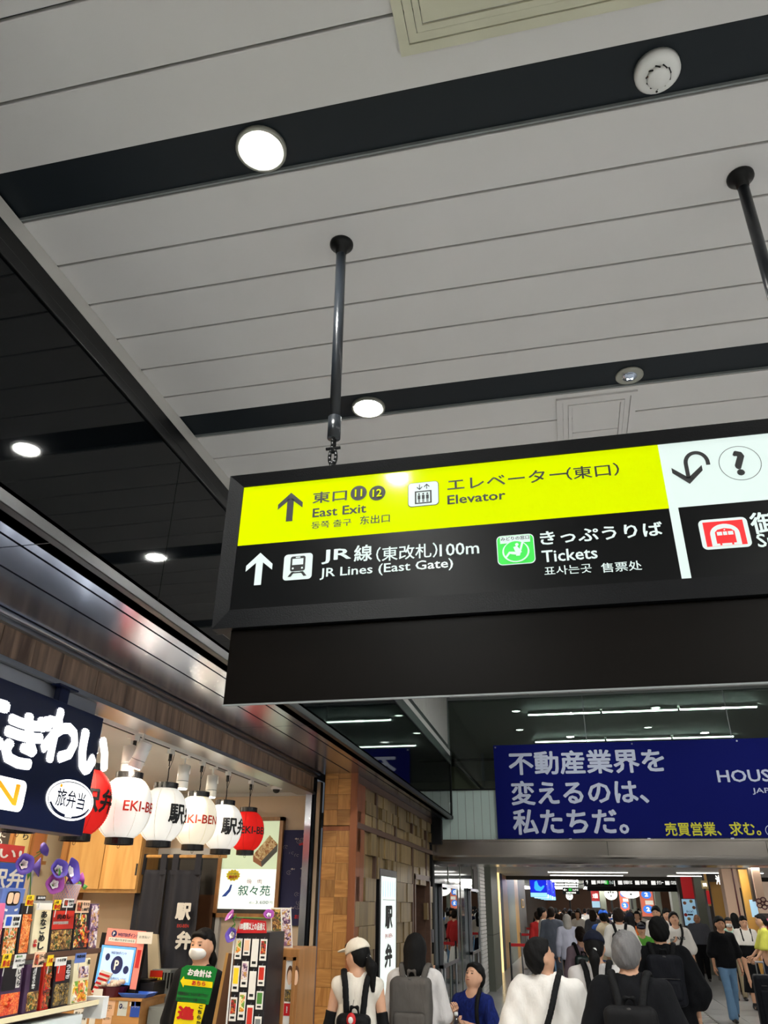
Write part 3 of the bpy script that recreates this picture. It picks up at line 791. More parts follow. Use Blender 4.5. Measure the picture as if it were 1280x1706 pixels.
# stainless beam with rounded lower edge
prof = [(YB+.30, 2.66), (YB-.13, 2.66), (YB-.13, 2.636), (YB-.10, 2.632), (YB-.10, 2.46)]
for k in range(1, 9):
    a = PI/2*k/8; prof.append((YB-.10+.13*(1-math.cos(a)), 2.46-.11*math.sin(a)))
prof += [(YB+.75, 2.350), (YB+.75, 2.66)]
bm = S(MB().poly([(XW, y, z) for y, z in prof], (8.4, 0, 0)).build('beam', 'steel_x'))
for x in (.5, 2.5, 4.5): box('panel_joint', x-.003, x+.003, YB-.102, YB-.098, 2.46, 2.63, 'black_frame', bm)
for x in (-1.0, 0.02, 1.05, 2.1): box('stud', x-.02, x+.02, YB-.12, YB-.08, 2.66, 2.672, 'steel', bm)
# ---- side and rear walls that close the hall
S(box('wall_right', 6.5, 6.6, -5, YB+.5, 0, 4.8, 'wall_white')); S(box('wall_back', -6, 7, -5.1, -5, 0, 4.8, 'wall_white'))
# ---- upper storey behind the glass
S(box('ceiling_upper', -4, 7, YB+.05, 24, 4.62, 4.7, 'ceil_panel')); S(box('floor_upper', -4, 7, YB+.05, 24, 2.95, 3.05, 'dark_wall'))
uw = S(box('wall_upper', -4, 7, 20, 20.1, 3.0, 4.65, 'cream_wall'))
for i in range(14): box('wall_panel', -3.9+i*.8, -3.15+i*.8, 19.97, 20, 3.3, 4.55, 'cream_wall', uw)
S(box('wall_upper_left', -2.6, -2.5, YB+.05, 20, 3.0, 4.65, 'dark_wall'))
st = S(MB().poly([(-2.4, 15, 3.05), (-.9, 15, 3.05), (-.9, 15, 3.4), (-2.0, 15, 4.2), (-2.4, 15, 4.2)], (0, .3, 0)).build('stair_flank', 'cream_wall'))
for a, b in (((-2.4, 14.9, 4.3), (-.5, 14.9, 4.3)), ((-2.1, 14.9, 4.2), (-2.1, 14.9, 3.05)), ((-1.95, 14.9, 4.2), (-1.2, 14.9, 3.5)), ((-1.2, 14.9, 3.5), (-.5, 14.9, 3.5))): MB().rod(a, b, .025).build('rail', 'dark_wall', st)
def downlight(x, y, z, label, r=.076, group=None, lens='lens'):
    t = thing('downlight', label, 'light', (x, y, z), 0, group)
    MB().lathe([(r*.74, .012), (r*.78, -.001), (r*.84, -.004), (r*.96, -.008), (r, -.004), (r, .012)], n=28).build('rim', 'rim_white', t, True)
    MB().lathe([(r*.73, .010), (r*.72, .001)], n=24).build('lens', lens, t)
    return t
lab = {(-.715, 1.374): 'large bright recessed downlight in the nearest dark ceiling band, top left', (-.711, 2.73): 'bright recessed downlight in the second dark ceiling band behind the left sign rod'}
for k in range(-4, 4):
    for x in (-.714, 1.9, 4.4):
        y = 1.375+1.353*k
        key = (-.715, 1.374) if (x < 0 and k == 0) else (-.711, 2.73) if (x < 0 and k == 1) else None
        l_ = lab.get(key) if key else None
        downlight(x, y, ZC+.001, l_ or 'recessed downlight out of view, %s dark band, %s row' % (('farthest behind', 'third behind', 'second behind', 'just behind the camera', 'nearest', 'second', 'third ahead', 'fourth ahead')[k+4], 'left' if x < 0 else 'middle' if x < 3 else 'right'), group=None if l_ else 'downlights of the near ceiling')
# smoke detector
p = at_z(1095, 122, ZC)
t = thing('smoke_detector', 'white round smoke detector in the nearest dark ceiling band, top right', 'detector', (.42, 1.375, ZC+.01))
MB().lathe([(.060, 0), (.060, -.018), (.052, -.028), (.030, -.030)], n=32).build('base', 'white_plastic', t, True)
MB().lathe([(.030, -.028), (.030, -.040), (.027, -.046), (.001, -.047)], n=28).build('sensor_dome', 'white_plastic', t, True)
for k in range(10):
    a = 2*PI*k/10; MB().rod((.031*math.cos(a), .031*math.sin(a), -.029), (.031*math.cos(a+.35), .031*math.sin(a+.35), -.040), .0022, n=6).build('slot', 'ink', t)
MB().rod((0, .045, -.026), (0, .045, -.031), .003, n=8).build('indicator', 'ink', t)
t = thing('emergency_light', 'small emergency lamp with clear lens in the second dark ceiling band', 'light', (.43, 2.732, ZC+.01))
MB().lathe([(.058, 0), (.058, -.006), (.050, -.010), (.034, -.008)], n=30).build('rim', 'rim_white', t, True)
MB().lathe([(.034, -.002), (.030, -.012), (.016, -.020), (.001, -.022)], n=24).build('lens', 'steel', t, True)
MB().rod((-.012, 0, -.01), (.012, 0, -.01), .012, n=12).build('bulb', 'lens_far', t); MB().rod((-.03, -.03, -.008), (-.034, -.036, -.04), .003, n=6).build('test_pull', 'white_plastic', t)
def hatch(x0, x1, y0, y1, label, m_, groove):
    t = thing('access_hatch', label, 'hatch', ((x0+x1)/2, (y0+y1)/2, ZC))
    w2, h2 = (x1-x0)/2, (y1-y0)/2
    def fr(nm, a, b, z0, z1):
        q = MB()
        q.box(-w2+a, w2-a, -h2+a, -h2+b, z0, z1).box(-w2+a, w2-a, h2-b, h2-a, z0, z1).box(-w2+a, -w2+b, -h2+b, h2-b, z0, z1).box(w2-b, w2-a, -h2+b, h2-b, z0, z1); q.build(nm, m_, t)
    fr('outer_frame', 0, .026, -.010, 0); fr('middle_frame', .028, .050, -.006, 0); fr('inner_frame', .052, .068, -.009, 0)
    for g0, g1 in zip([-h2+.070]+groove, groove+[h2-.070]): box('hatch_panel', -w2+.070, w2-.070, g0+.002, g1-.002, -.005, -.0, m_, t)
mat('hatch_old', (196, 194, 172), .6, noise=.12, nscale=7)
hatch(-.245, .428, .50, 1.185, 'large yellowed square access hatch in the ceiling at the top edge', 'hatch_old', [.05])
a = at_z(927, 668, ZC); b = at_z(1062, 653, ZC)
hatch(a[0], b[0], 2.83, 3.40, 'grey square access hatch in the ceiling just above the hanging sign', 'ceil_panel', [.0, .16])
for x in (0.2, 2.6, 5.0):  # unseen downlights, added to light the banner
    for y in (8.2, 10.2): downlight(x, y, 4.688, 'unseen high ceiling downlight added to light the banner, %s row, %s of three' % ('front' if y < 9 else 'rear', 'left' if x < 1 else 'middle' if x < 4 else 'right'), .10, 'added downlights of the high ceiling', 'lens_added')
# linear lamps of the upper storey, seen through the glass
for row, (Y, py, xs) in enumerate(((12.48, 1188, (878, 1002, 1132, 1266)), (14.8, 1230, (890, 1009, 1120, 1225)))):
    for i in range(3):
        xa = at_y(xs[i], py, Y)[0]; xb = at_y(xs[i+1], py, Y)[0]
        t = thing('linear_light', '%s white linear lamp of the %s row behind the high glass screen' % (('left', 'middle', 'right')[i], ('upper', 'lower')[row]), 'light', ((xa+xb)/2, Y, 4.6), 0, 'linear lamps behind the glass screen')
        h = (xb-xa)/2-.02
        box('housing', -h, h, -.04, .04, -.02, .02, 'white_plastic', t); MB().rod((-h, 0, -.02), (h, 0, -.02), .016, n=10).build('tube', 'tube_light', t, True)
for i, (px, py) in enumerate(((860, 1185), (866, 1216), (1093, 1179), (1080, 1212))):
    q = at_z(px, py, 4.6); downlight(q[0], q[1], 4.6, 'round downlight behind the high glass, %s' % ('far left and upper', 'far left and lower', 'over the middle of the linear lamps', 'between the two lamp rows')[i], .085, None, 'lens_far')
# ---- lower passage ceiling beyond the beam with paired linear lamps
c3 = S(box('ceiling_3', -3.5, 6.5, YB+.75, 30.5, 2.80, 2.95, 'ceil_panel'))
for i in range(21): box('ceiling_board', -3.5, 6.5, YB+.8+i*.88, YB+1.67+i*.88, 2.785, 2.80, 'ceil_panel', c3)
box('end_drop', -3.5, 6.5, 30.4, 30.5, 2.66, 2.8, 'dark_wall', c3)
n = 0
for Y, row in ((14.5, 'n'), (18.0, 'n'), (21.5, 'n'), (25.9, 'front'), (28.5, 'rear')):  # rows marked n are unseen, kept brighter to light the passage floor
    for (xa, xb, sd) in ((-.73, 1.63, 'left'), (3.0, 5.4, 'right')):
        lb = 'long white lamp under the passage ceiling, %s one of the %s pair' % (row, sd) if row != 'n' else 'unseen long lamp lighting the passage floor from above the steel beam, %s row, %s' % ({14.5: 'first', 18.0: 'second', 21.5: 'third'}[Y], sd)
        t = thing('linear_light', lb, 'light', ((xa+xb)/2, Y, 2.763), 0, 'lamps of the passage ceiling')
        h = (xb-xa)/2; 
        box('housing', -h, h, -.03, .03, -.005, .02, 'white_plastic', t); box('tube', -h+.01, h-.01, -.024, .024, -.018, -.005, 'tube_far' if row == 'n' else 'tube_thin', t)
# ================================================================ MAIN HANGING SIGN
YS = 1.70; pl = PY(YS)
sg = thing('hanging_sign', 'large black hanging direction sign with lit yellow and white panels', 'sign', (0, YS, 2.46))
sg.location = (0, 0, 0)
X0, X1 = -.838, 2.10; Z0, Z1 = 2.462, 2.912; IX0, IX1, IZ0, IZ1 = X0+.040, X1-.040, 2.514, 2.877
box('case', X0+.004, X1-.004, YS+.02, YS+.215, Z0+.004, Z1-.004, 'sign_frame', sg, .004)
def bar(nm, q0, q1, q2, q3):      # mitred frame members, sloping in to the panel
    b = MB(); P = [(q0[0], YS+.02, q0[1]), (q1[0], YS+.02, q1[1]), (q2[0], YS, q2[1]), (q3[0], YS, q3[1])]
    fr = [(q0[0], YS-.012, q0[1]), (q1[0], YS-.012, q1[1]), (q2[0], YS-.004, q2[1]), (q3[0], YS-.004, q3[1])]
    b.add(fr+[(p[0], YS+.03, p[2]) for p in fr], [(0, 1, 2, 3), (7, 6, 5, 4), (0, 4, 5, 1), (1, 5, 6, 2), (2, 6, 7, 3), (3, 7, 4, 0)]); return b.build(nm, 'sign_frame', sg)
bar('frame_bottom', (X0, Z0), (X1, Z0), (IX1, IZ0), (IX0, IZ0)); bar('frame_top', (X1, Z1), (X0, Z1), (IX0, IZ1), (IX1, IZ1))
bar('frame_left', (X0, Z1), (X0, Z0), (IX0, IZ0), (IX0, IZ1)); bar('frame_right', (X1, Z0), (X1, Z1), (IX1, IZ1), (IX1, IZ0))
box('top_rib', X0+.05, X1-.05, YS+.03, YS+.19, Z1-.004, Z1+.012, 'trim_grey', sg, .003)
XD = .306; ZY = 2.697
rect('black_panel', pl, IX0, IX1, IZ0, ZY, 'sign_black', sg, .0)
rect('yellow_panel', pl, IX0, XD, ZY, IZ1, 'lit_yellow', sg, .0); rect('white_panel', pl, XD, IX1, ZY, IZ1, 'lit_white', sg, .0)
rect('divider', pl, XD-.001, XD+.020, IZ0-.002, ZY, 'lit_white', sg, .001)
def spx(s, ll, ur, m_, bold=0.0): return text_px('lettering', 'y', YS, s, ll, ur, m_, sg, bold, .002)
def P2(x, y): q = at_y(x, y, YS); return (q[0], q[2])
# direction arrows (drawn about their own centre in real units)
def arrow(px, py, h, m_, flip=1):
    cx, cz = P2(px, py); h2 = h/2; w2 = h*.40; t = h*.105
    pts = [(-t/1, -h2), (t/1, -h2), (t, h2*.45), (w2*.98, -.02*h), (w2*.98, h*.16), (0, h2), (-w2*.98, h*.16), (-w2*.98, -.02*h), (-t, h2*.45)]
    return shape('arrow', pl, [[(cx+a*flip, cz+b*flip) for a, b in pts[:3]]+[(cx+t, cz+h2*.45)] and [(cx+a, cz+b) for a, b in ((-t, -h2), (t, -h2), (t, h2*.55), (-t, h2*.55))],
        [(cx, cz+h2), (cx-w2, cz+.12*h), (cx-w2, cz-.06*h), (cx, cz+h2-.22*h)], [(cx, cz+h2), (cx, cz+h2-.22*h), (cx+w2, cz-.06*h), (cx+w2, cz+.12*h)]], m_, sg, .002)
arrow(484, 845, .088, 'ink'); arrow(432, 948, .092, 'lit_white')
spx('東口', (521, 840), (579, 815.5), 'ink', .018)
for (px, s) in ((598, '11'), (629, '12')):
    cx, cz = P2(px, 822); shape('number_disc', pl, [ell(cx, cz, .0225, .0225)], 'ink', sg, .002); text('number', pl, s, cx-.017, cx+.017, cz-.0115, cz+.0115, 'lit_yellow', sg, .02, .003, True)
spx('East Exit', (521, 863), (611, 839.5), 'ink', .018); spx('동쪽 출구', (519, 882), (586, 864), 'ink', .010); spx('东出口', (600, 875), (650, 856), 'ink', .010)
# lift pictogram
def tile_(px0, py0, px1, py1, m_, r=.008, n=.0015):
    a = P2(px0, py1); b = P2(px1, py0); shape('pictogram_tile', pl, [rrect_pts(a[0], b[0], a[1], b[1], r)], m_, sg, n); return a[0], b[0], a[1], b[1]
u0, u1, v0, v1 = tile_(680, 801, 731, 846, 'ink', .010, .001); e = .0015
u0 += e; u1 -= e; v0 += e; v1 -= e
shape('pictogram_tile', pl, [rrect_pts(u0, u1, v0, v1, .009)], 'lit_white', sg, .002)
W_, H_ = u1-u0, v1-v0
def R_(a, b, c, d): return [(u0+W_*a, v0+H_*c), (u0+W_*b, v0+H_*c), (u0+W_*b, v0+H_*d), (u0+W_*a, v0+H_*d)]
def T_(pts): return [(u0+W_*a, v0+H_*b) for a, b in pts]
q = [R_(.22, .78, .08, .13), R_(.22, .78, .58, .63), R_(.22, .27, .13, .58), R_(.73, .78, .13, .58)]
for c_ in (.36, .5, .64): q += [ [(u0+W_*c_+.0026*math.cos(k*PI/5), v0+H_*.50+.0026*math.sin(k*PI/5)) for k in range(10)], R_(c_-.045, c_+.045, .28, .45), R_(c_-.03, c_-.005, .14, .28), R_(c_+.005, c_+.03, .14, .28)]
for c_, sgn in ((.38, -1), (.62, 1)):
    b0 = .80; q += [R_(c_-.013, c_+.013, .70, .92), T_([(c_, b0+sgn*.12), (c_-.09, b0+sgn*.02), (c_-.09, b0-sgn*.03), (c_, b0+sgn*.07)]), T_([(c_, b0+sgn*.12), (c_, b0+sgn*.07), (c_+.09, b0-sgn*.03), (c_+.09, b0+sgn*.02)])]
shape('lift_symbol', pl, q, 'ink', sg, .003)
spx('エレベーター', (746, 819), (943, 779), 'ink', .012); spx('（東口）', (945, 801), (1030, 771), 'ink', .012)
spx('Elevator', (746, 841.5), (842, 817), 'ink', .018)
# train pictogram
u0, u1, v0, v1 = tile_(471, 921, 522, 968, 'lit_white', .010); W_, H_ = u1-u0, v1-v0
shape('train_symbol', pl, [rrect_pts(u0+W_*.24, u0+W_*.76, v0+H_*.32, v0+H_*.90, .006), T_([(.30, .30), (.40, .30), (.28, .12), (.17, .12)]), T_([(.60, .30), (.70, .30), (.83, .12), (.72, .12)]), R_(.30, .70, .24, .29)], 'ink', sg, .003)
shape('train_window', pl, [R_(.31, .69, .56, .80), R_(.42, .58, .83, .87)]+[[(u0+W_*c_+.0028*math.cos(k*PI/5), v0+H_*.43+.0028*math.sin(k*PI/5)) for k in range(10)] for c_ in (.34, .66)], 'lit_white', sg, .004)
spx('JR', (536, 941), (586, 913), 'lit_white', .02); spx('線', (590, 937), (621, 907), 'lit_white', .02); spx('（東改札）', (627, 937), (729, 904), 'lit_white', .012); spx('100m', (733, 928), (798, 902), 'lit_white', .012)
spx('JR Lines (East Gate)', (533, 967), (755, 930), 'lit_white', .014)
# ticket office pictogram
u0, u1, v0, v1 = tile_(830, 889, 889, 943, 'lit_white', .012); W_, H_ = u1-u0, v1-v0
shape('pictogram_field', pl, [rrect_pts(u0+.002, u1-.002, v0+.002, v1-.002, .011)], 'lit_green', sg, .002)
shape('pictogram_field', pl, [R_(.10, .90, .72, .96)], 'lit_white', sg, .003); text('lettering', pl, 'みどりの窓口', u0+W_*.12, u0+W_*.88, v0+H_*.81, v0+H_*.94, 'ink', sg, .02, .004)
shape('disc', pl, [ell(u0+W_*.5, v0+H_*.42, W_*.36, H_*.36)], 'lit_white', sg, .004); shape('disc', pl, [ell(u0+W_*.5, v0+H_*.43, W_*.315, H_*.335)], 'lit_green', sg, .005)
shape('seated_figure', pl, [ell(u0+W_*.54, v0+H_*.64, .0042, .0042), T_([(.44, .56), (.54, .60), (.66, .38), (.52, .28)]), T_([(.66, .70), (.72, .70), (.60, .26), (.50, .26), (.50, .31), (.56, .31)]), T_([(.52, .40), (.50, .30), (.34, .34), (.24, .20), (.19, .22), (.32, .42)])], 'lit_white', sg, .006)
spx('きっぷうりば', (901, 909), (1102, 869), 'lit_white', .022); spx('Tickets', (904, 938), (994, 911), 'lit_white', .016)
spx('표사는곳', (908, 960), (985, 939), 'lit_white', .004); spx('售票处', (1003, 955), (1068, 934), 'lit_white', .008)
# turn-back arrow, question mark
cx, cz = P2(1161, 772); 
ring('turn_arrow', pl, cx+.000, cz, .030, .034, .0095, 'ink', sg, .002, 20, 0, PI)
a = P2(1153, 798)
shape('turn_arrow_head', pl, [[(cx-.030, cz), (cx-.0205, cz), (cx-.0205, cz-.040), (cx-.030, cz-.040)], [(cx-.025, cz-.056), (cx-.060, cz-.022), (cx-.060, cz-.007), (cx-.025, cz-.038)], [(cx-.025, cz-.056), (cx-.025, cz-.038), (cx+.010, cz-.007), (cx+.010, cz-.022)], [(cx+.0205, cz), (cx+.030, cz), (cx+.030, cz-.008), (cx+.0205, cz-.008)]], 'ink', sg, .002)
cx, cz = P2(1233, 772); ring('question_ring', pl, cx, cz, .0475, .0475, .0014, 'ink', sg, .002, 48); text('question_mark', pl, '?', cx-.04, cx+.04, cz-.035, cz+.035, 'ink', sg, .04, .002, True)
text('lettering', pl, 'インフォメーション', cx+.075, cx+.62, cz-.005, cz+.045, 'ink', sg, .014, .002)
# underground pictogram and lettering
u0, u1, v0, v1 = tile_(1172, 861, 1243, 917, 'lit_white', .012); W_, H_ = u1-u0, v1-v0
shape('subway_field', pl, [R_(.09, .91, .09, .91)], 'lit_red', sg, .002)
shape('subway_arch', pl, [T_([(.20, .09)]+[(.5-.30*math.cos(PI*k/14), .48+.33*math.sin(PI*k/14)) for k in range(15)]+[(.80, .09)])], 'lit_white', sg, .003)
shape('subway_train', pl, [T_([(.30, .16), (.30, .54), (.36, .62), (.5, .66), (.64, .62), (.70, .54), (.70, .16)]), R_(.36, .40, .10, .17), R_(.60, .64, .10, .17)], 'lit_red', sg, .004)
shape('subway_window', pl, [R_(.335, .44, .42, .54), R_(.46, .54, .42, .54), R_(.56, .665, .42, .54)]+[[(u0+W_*.5+.0018*math.cos(k*PI/4), v0+H_*.60+.0018*math.sin(k*PI/4)) for k in range(8)]], 'lit_white', sg, .005)
a = P2(1254, 889); text('lettering', pl, '御堂筋線', a[0], a[0]+.24, a[1]-.004, a[1]+.052, 'lit_white', sg, .022, .002)
a = P2(1264, 913); text('lettering', pl, 'Subway', a[0], a[0]+.14, a[1]-.010, a[1]+.034, 'lit_white', sg, .016, .002)
# lower board hung under the sign
lb = thing('blank_board', 'long blank dark brown board hanging under the lit direction sign', 'board', (0, YS+.04, 2.27)); lb.location = (0, 0, 0)
box('board', X0+.046, X1-.04, YS+.004, YS+.022, 2.272, 2.462, 'board_dark', lb, .003)
box('bottom_lip', X0+.046, X1-.04, YS+.0015, YS+.006, 2.269, 2.273, 'trim_grey', lb); box('rear_batten', X0+.10, X1-.10, YS+.022, YS+.05, 2.42, 2.460, 'sign_black', lb)
# rods with chain links
for (x, lab_) in ((-.575, 'left black suspension rod with chain end above the yellow panel'), (.700, 'right black suspension rod cut by the right picture edge'), (1.9, 'suspension rod of the sign beyond the right picture edge')):
    t = thing('suspension_rod', lab_, 'rod', (x, 1.80, 3.0)); t.location = (0, 0, 0)
    MB().lathe([(.040, 3.852), (.040, 3.842), (.034, 3.834), (.020, 3.822), (.017, 3.80)], (x, 1.775, 0), 24).build('ceiling_rose', 'black_frame', t, True)
    mat('rod_paint', (28, 32, 37), .28); MB().rod((x, 1.775, 3.83), (x, 1.80, 3.14), .0165, n=18).build('rod', 'rod_paint', t, True)
    MB().rod((x, 1.80, 3.15), (x, 1.80, 3.075), .0200, n=18).build('sleeve', 'rod_paint', t, True)
    for k in range(3):
        c_ = np.array([x, 1.80, 3.055-k*.045]); pts = [c_+np.array([.010*math.cos(a)*(k % 2), .010*math.cos(a)*((k+1) % 2), .028*math.sin(a)]) for a in np.linspace(0, 2*PI, 13)]
        MB().tube(pts, .0055, 6).build('chain_link', 'black_frame', t, True)
    MB().rod((x, 1.80, 2.97), (x, 1.80, 2.915), .012, n=12).build('eye_bolt', 'black_frame', t, True)
    MB().rod((x-.022, 1.80, 3.04), (x+.022, 1.80, 3.04), .005, n=8).rod((x-.02, 1.80, 2.965), (x+.02, 1.80, 2.965), .005, n=8).build('shackle_pin', 'black_frame', t, True)
# ================================================================ BLUE BANNER
YBN = YB-.06; pb = PY(YBN)
bn = thing('advertising_banner', 'wide blue advertising banner with pale grey slogan above the steel beam', 'banner', (0, 0, 0))
mat('banner_blue', (4, 16, 104), .7, noise=.03, nscale=2, spec=.15); mat('banner_text', (214, 222, 244), .6); mat('banner_yellow', (226, 222, 60), .6)
bx0 = at_y(826, 1320, YBN)[0]; zt = at_y(823, 1242, YBN)[2]; zb = 2.675
box('cloth', bx0, 4.6, YBN, YBN+.012, zb, zt, 'banner_blue', bn)
for x in (bx0+.03, 1.0, 2.4, 3.8): MB().rod((x, YBN-.004, zt-.03), (x, YBN+.004, zt-.03), .012, n=10).build('eyelet', 'steel_soft', bn)
def bpx(s, ll, ur, m_, bold=0.0): return text_px('lettering', 'y', YBN, s, ll, ur, m_, bn, bold, .003)
bpx('不動産業界を', (849, 1292), (1104, 1246), 'banner_text', .027); bpx('変えるのは、', (853, 1342), (1077, 1297), 'banner_text', .027); bpx('私たちだ。', (856, 1391), (1044, 1346), 'banner_text', .027)
bpx('売買営業、求む。', (1110, 1393), (1265, 1369), 'banner_yellow', .02)
a = at_y(1197, 1303, YBN); text('lettering', pb, 'HOUSE', a[0], a[0]+.80, a[2]-.005, a[2]+.155, 'banner_text', bn, .02, .003)
a = at_y(1255, 1324, YBN); text('lettering', pb, 'JAPAN', a[0], a[0]+.42, a[2], a[2]+.085, 'banner_text', bn, .01, .003)
ring('emblem_ring', pb, at_y(1281, 1384, YBN)[0]+.03, at_y(1281, 1384, YBN)[2], .07, .07, .008, 'banner_text', bn, .003)
# ================================================================ SHOP
# lit shop-name box
XN = -2.25; pn = PX(XN)
mat('navy', (6, 16, 48), .3, spec=.3); mat('lit_sign_white', (255, 255, 255), .5, emit=1.6, ecol=(255, 255, 255)); mat('lit_orange', (240, 150, 20), .5, emit=.9, ecol=(240, 150, 10))
ns = thing('shop_sign', 'navy blue lit box sign with fat white kana letters over the lunch box shop', 'sign', (0, 0, 0))
box('sign_box', XN-.12, XN, 1.05, 3.46, 2.115, 2.665, 'navy', ns, .004)
box('hanger', XN-.08, XN-.02, 3.10, 3.17, 2.665, 2.742, 'navy', ns); box('hanger_plate', XN-.10, XN-.0, 3.06, 3.21, 2.735, 2.743, 'navy', ns)
def npx(s, x0, x1, ya, yb, bold, m_='lit_sign_white', nm='lettering', n=.004, t=0):
    ym = (ya+yb)/2; xm = (x0+x1)/2
    u0 = at_x(x0, ym, XN)[1]; u1 = at_x(x1, ym, XN)[1]; v0 = at_x(xm, yb, XN)[2]; v1 = at_x(xm, ya, XN)[2]
    return text(nm, pn, s, u0, u1, v0, v1, m_, ns, bold, n)
npx('ぎ', 2, 81, 1180, 1284, .055); npx('わ', 69, 131, 1179, 1276, .06); npx('い', 127, 182, 1218, 1296, .07)
npx('に', -92, 15, 1140, 1248, .06)
# oval mark
cu_ = at_x(117, 1333, XN); 
shape('oval', pn, [ell(cu_[1], cu_[2], .188, .088, 40)], 'lit_sign_white', ns, .003); ring('oval_line', pn, cu_[1], cu_[2], .176, .079, .004, 'navy', ns, .005, 40)
text('lettering', pn, '旅弁当', cu_[1]-.115, cu_[1]+.110, cu_[2]-.035, cu_[2]+.042, 'navy', ns, .012, .005)
shape('small_mark', pn, [ell(cu_[1]-.095, cu_[2]+.052, .010, .008, 8)], 'lit_orange', ns, .005)
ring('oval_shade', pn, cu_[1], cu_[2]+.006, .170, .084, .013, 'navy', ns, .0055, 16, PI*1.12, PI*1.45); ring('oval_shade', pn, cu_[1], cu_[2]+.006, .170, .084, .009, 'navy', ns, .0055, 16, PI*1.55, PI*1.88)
a = at_x(40, 1328, XN)
shape('name_plate', pn, [rrect_pts(a[1]-1.0, a[1], a[2]-.062, a[2]+.062, .03)], 'lit_sign_white', ns, .003)
text('lettering', pn, 'EKI-BEN', a[1]-.83, a[1]-.045, a[2]-.040, a[2]+.044, 'lit_orange', ns, .02, .005)
# lanterns on a rail
XL = -2.60
mat('paper_white', (246, 244, 238), .8, emit=.42, ecol=(255, 250, 240)); mat('paper_warm', (246, 240, 226), .8, emit=.46, ecol=(255, 240, 205)); mat('paper_red', (214, 20, 16), .75, emit=.35, ecol=(255, 24, 12)); mat('lantern_black', (16, 15, 16), .25); mat('lamp_red', (190, 40, 30), .6); mat('rib_grey', (190, 186, 176), .8)
rail = thing('lighting_track', 'white ceiling track that carries the paper lanterns', 'track', (0, 0, 0))
box('track', XL-.017, XL+.017, 1.5, 6.72, 2.768, 2.80, 'white_plastic', rail); box('slot', XL-.006, XL+.006, 1.5, 6.70, 2.764, 2.769, 'ink', rail)
def lantern(y, z, R, paper, s, ang, tm, label, fs=1.0):
    t = thing('paper_lantern', label, 'lantern', (XL, y, z), 0, 'lanterns along the shop front')
    H2 = R*1.12; n = 30; prof = []
    for k in range(n*2+1):
        f = -1+k/n; zz = H2*f*.98; rr = R*(1-abs(f)**2.6*.0) if False else R*math.sqrt(max(0, 1-(abs(f)*.93)**2.3))
        prof.append((rr+(.0022 if k % 2 == 0 else -.0012), zz))
    MB().lathe(prof, n=40).build('paper_shade', paper, t, True)
    for a in range(8):
        aa = 2*PI*a/8+.2; pts = [((r_+.0006)*math.cos(aa), (r_+.0006)*math.sin(aa), z_) for r_, z_ in prof]
        MB().tube(pts[::4], .0011, 4).build('seam', 'rib_grey' if paper != 'paper_red' else 'lamp_red', t)
    rr = R*.52
    for sz, nm in ((1, 'top_ring'), (-1, 'bottom_ring')):
        MB().lathe([(rr, sz*H2*.94), (rr, sz*(H2*.94+.036)), (rr-.006, sz*(H2*.94+.036)), (rr-.006, sz*H2*.96)] if sz > 0 else [(rr-.006, -H2*.96), (rr-.006, -(H2*.94+.036)), (rr, -(H2*.94+.036)), (rr, -H2*.94)], n=28).build(nm, 'lantern_black', t, False)
    MB().tube([(0, 0, H2*.9), (.004, 0, H2+.07), (-.004, .004, 2.70-z), (.0, 0, 2.72-z)], .004, 6).build('cord', 'lantern_black', t, True)
    MB().rod((0, 0, 2.69-z), (0, 0, 2.735-z), .012, n=10).build('lamp_plug', 'lantern_black', t, True); box('adapter', -.012, .012, -.03, .03, 2.735-z, 2.768-z, 'white_plastic', t)
    MB().tube([(0, .0, H2+.10), (.006, .03, 2.70-z), (.004, .045, 2.74-z), (0, .05, 2.766-z)], .0022, 5).build('hook_wire', 'lantern_black', t, True)
    MB().tube([(.008*math.cos(q), 0, -H2*.94-.036-.010+.009*math.sin(q)) for q in np.linspace(0, 2*PI, 9)], .0014, 4).build('bottom_loop', 'lantern_black', t)
    if s:
        v, f, asp = text_data(s, .03 if 'E' not in s else .018)
        th = (.055 if 'E' in s else .125)*fs; tw = th*asp; pts = []
        for a, b, c in v:
            zz = (b-.5)*th; th_ = ang+(a-.5)*tw/R; f_ = abs(zz/(H2*.98)); r_ = R*math.sqrt(max(0, 1-(f_*.93)**2.3))+.0045+c*.0001
            pts.append((r_*math.cos(th_), r_*math.sin(th_), zz))
        meshobj('lettering', pts, f, tm, t)
    return t
mat('lantern_red_ink', (190, 40, 24), .7)
D_ = math.radians
lantern(3.93, 2.325, .155, 'paper_red', '駅弁', D_(-22), 'ink', 'red paper lantern half hidden behind the navy shop sign', 1.0)
lantern(4.38, 2.340, .158, 'paper_white', 'EKI-BEN', D_(-12), 'lantern_red_ink', 'biggest white paper lantern, next to the navy shop sign', 1.05)
lantern(4.86, 2.350, .152, 'paper_white', '駅弁', D_(0), 'ink', 'white paper lantern second from the shop sign with black letters at its edge')
lantern(5.36, 2.358, .150, 'paper_warm', 'EKI-BEN', D_(-48), 'lantern_red_ink', 'cream white lantern with red letters facing the passage', 1.05)
lantern(5.84, 2.356, .148, 'paper_white', '駅弁', D_(-22), 'ink', 'white paper lantern with black letters beside the red end lantern')
lantern(6.33, 2.366, .138, 'paper_red', 'EKI-BEN', D_(-34), 'ink', 'red paper lantern at the far end of the row')
lantern(3.45, 2.33, .155, 'paper_white', '駅弁', D_(-20), 'ink', 'paper lantern completely behind the navy shop sign')
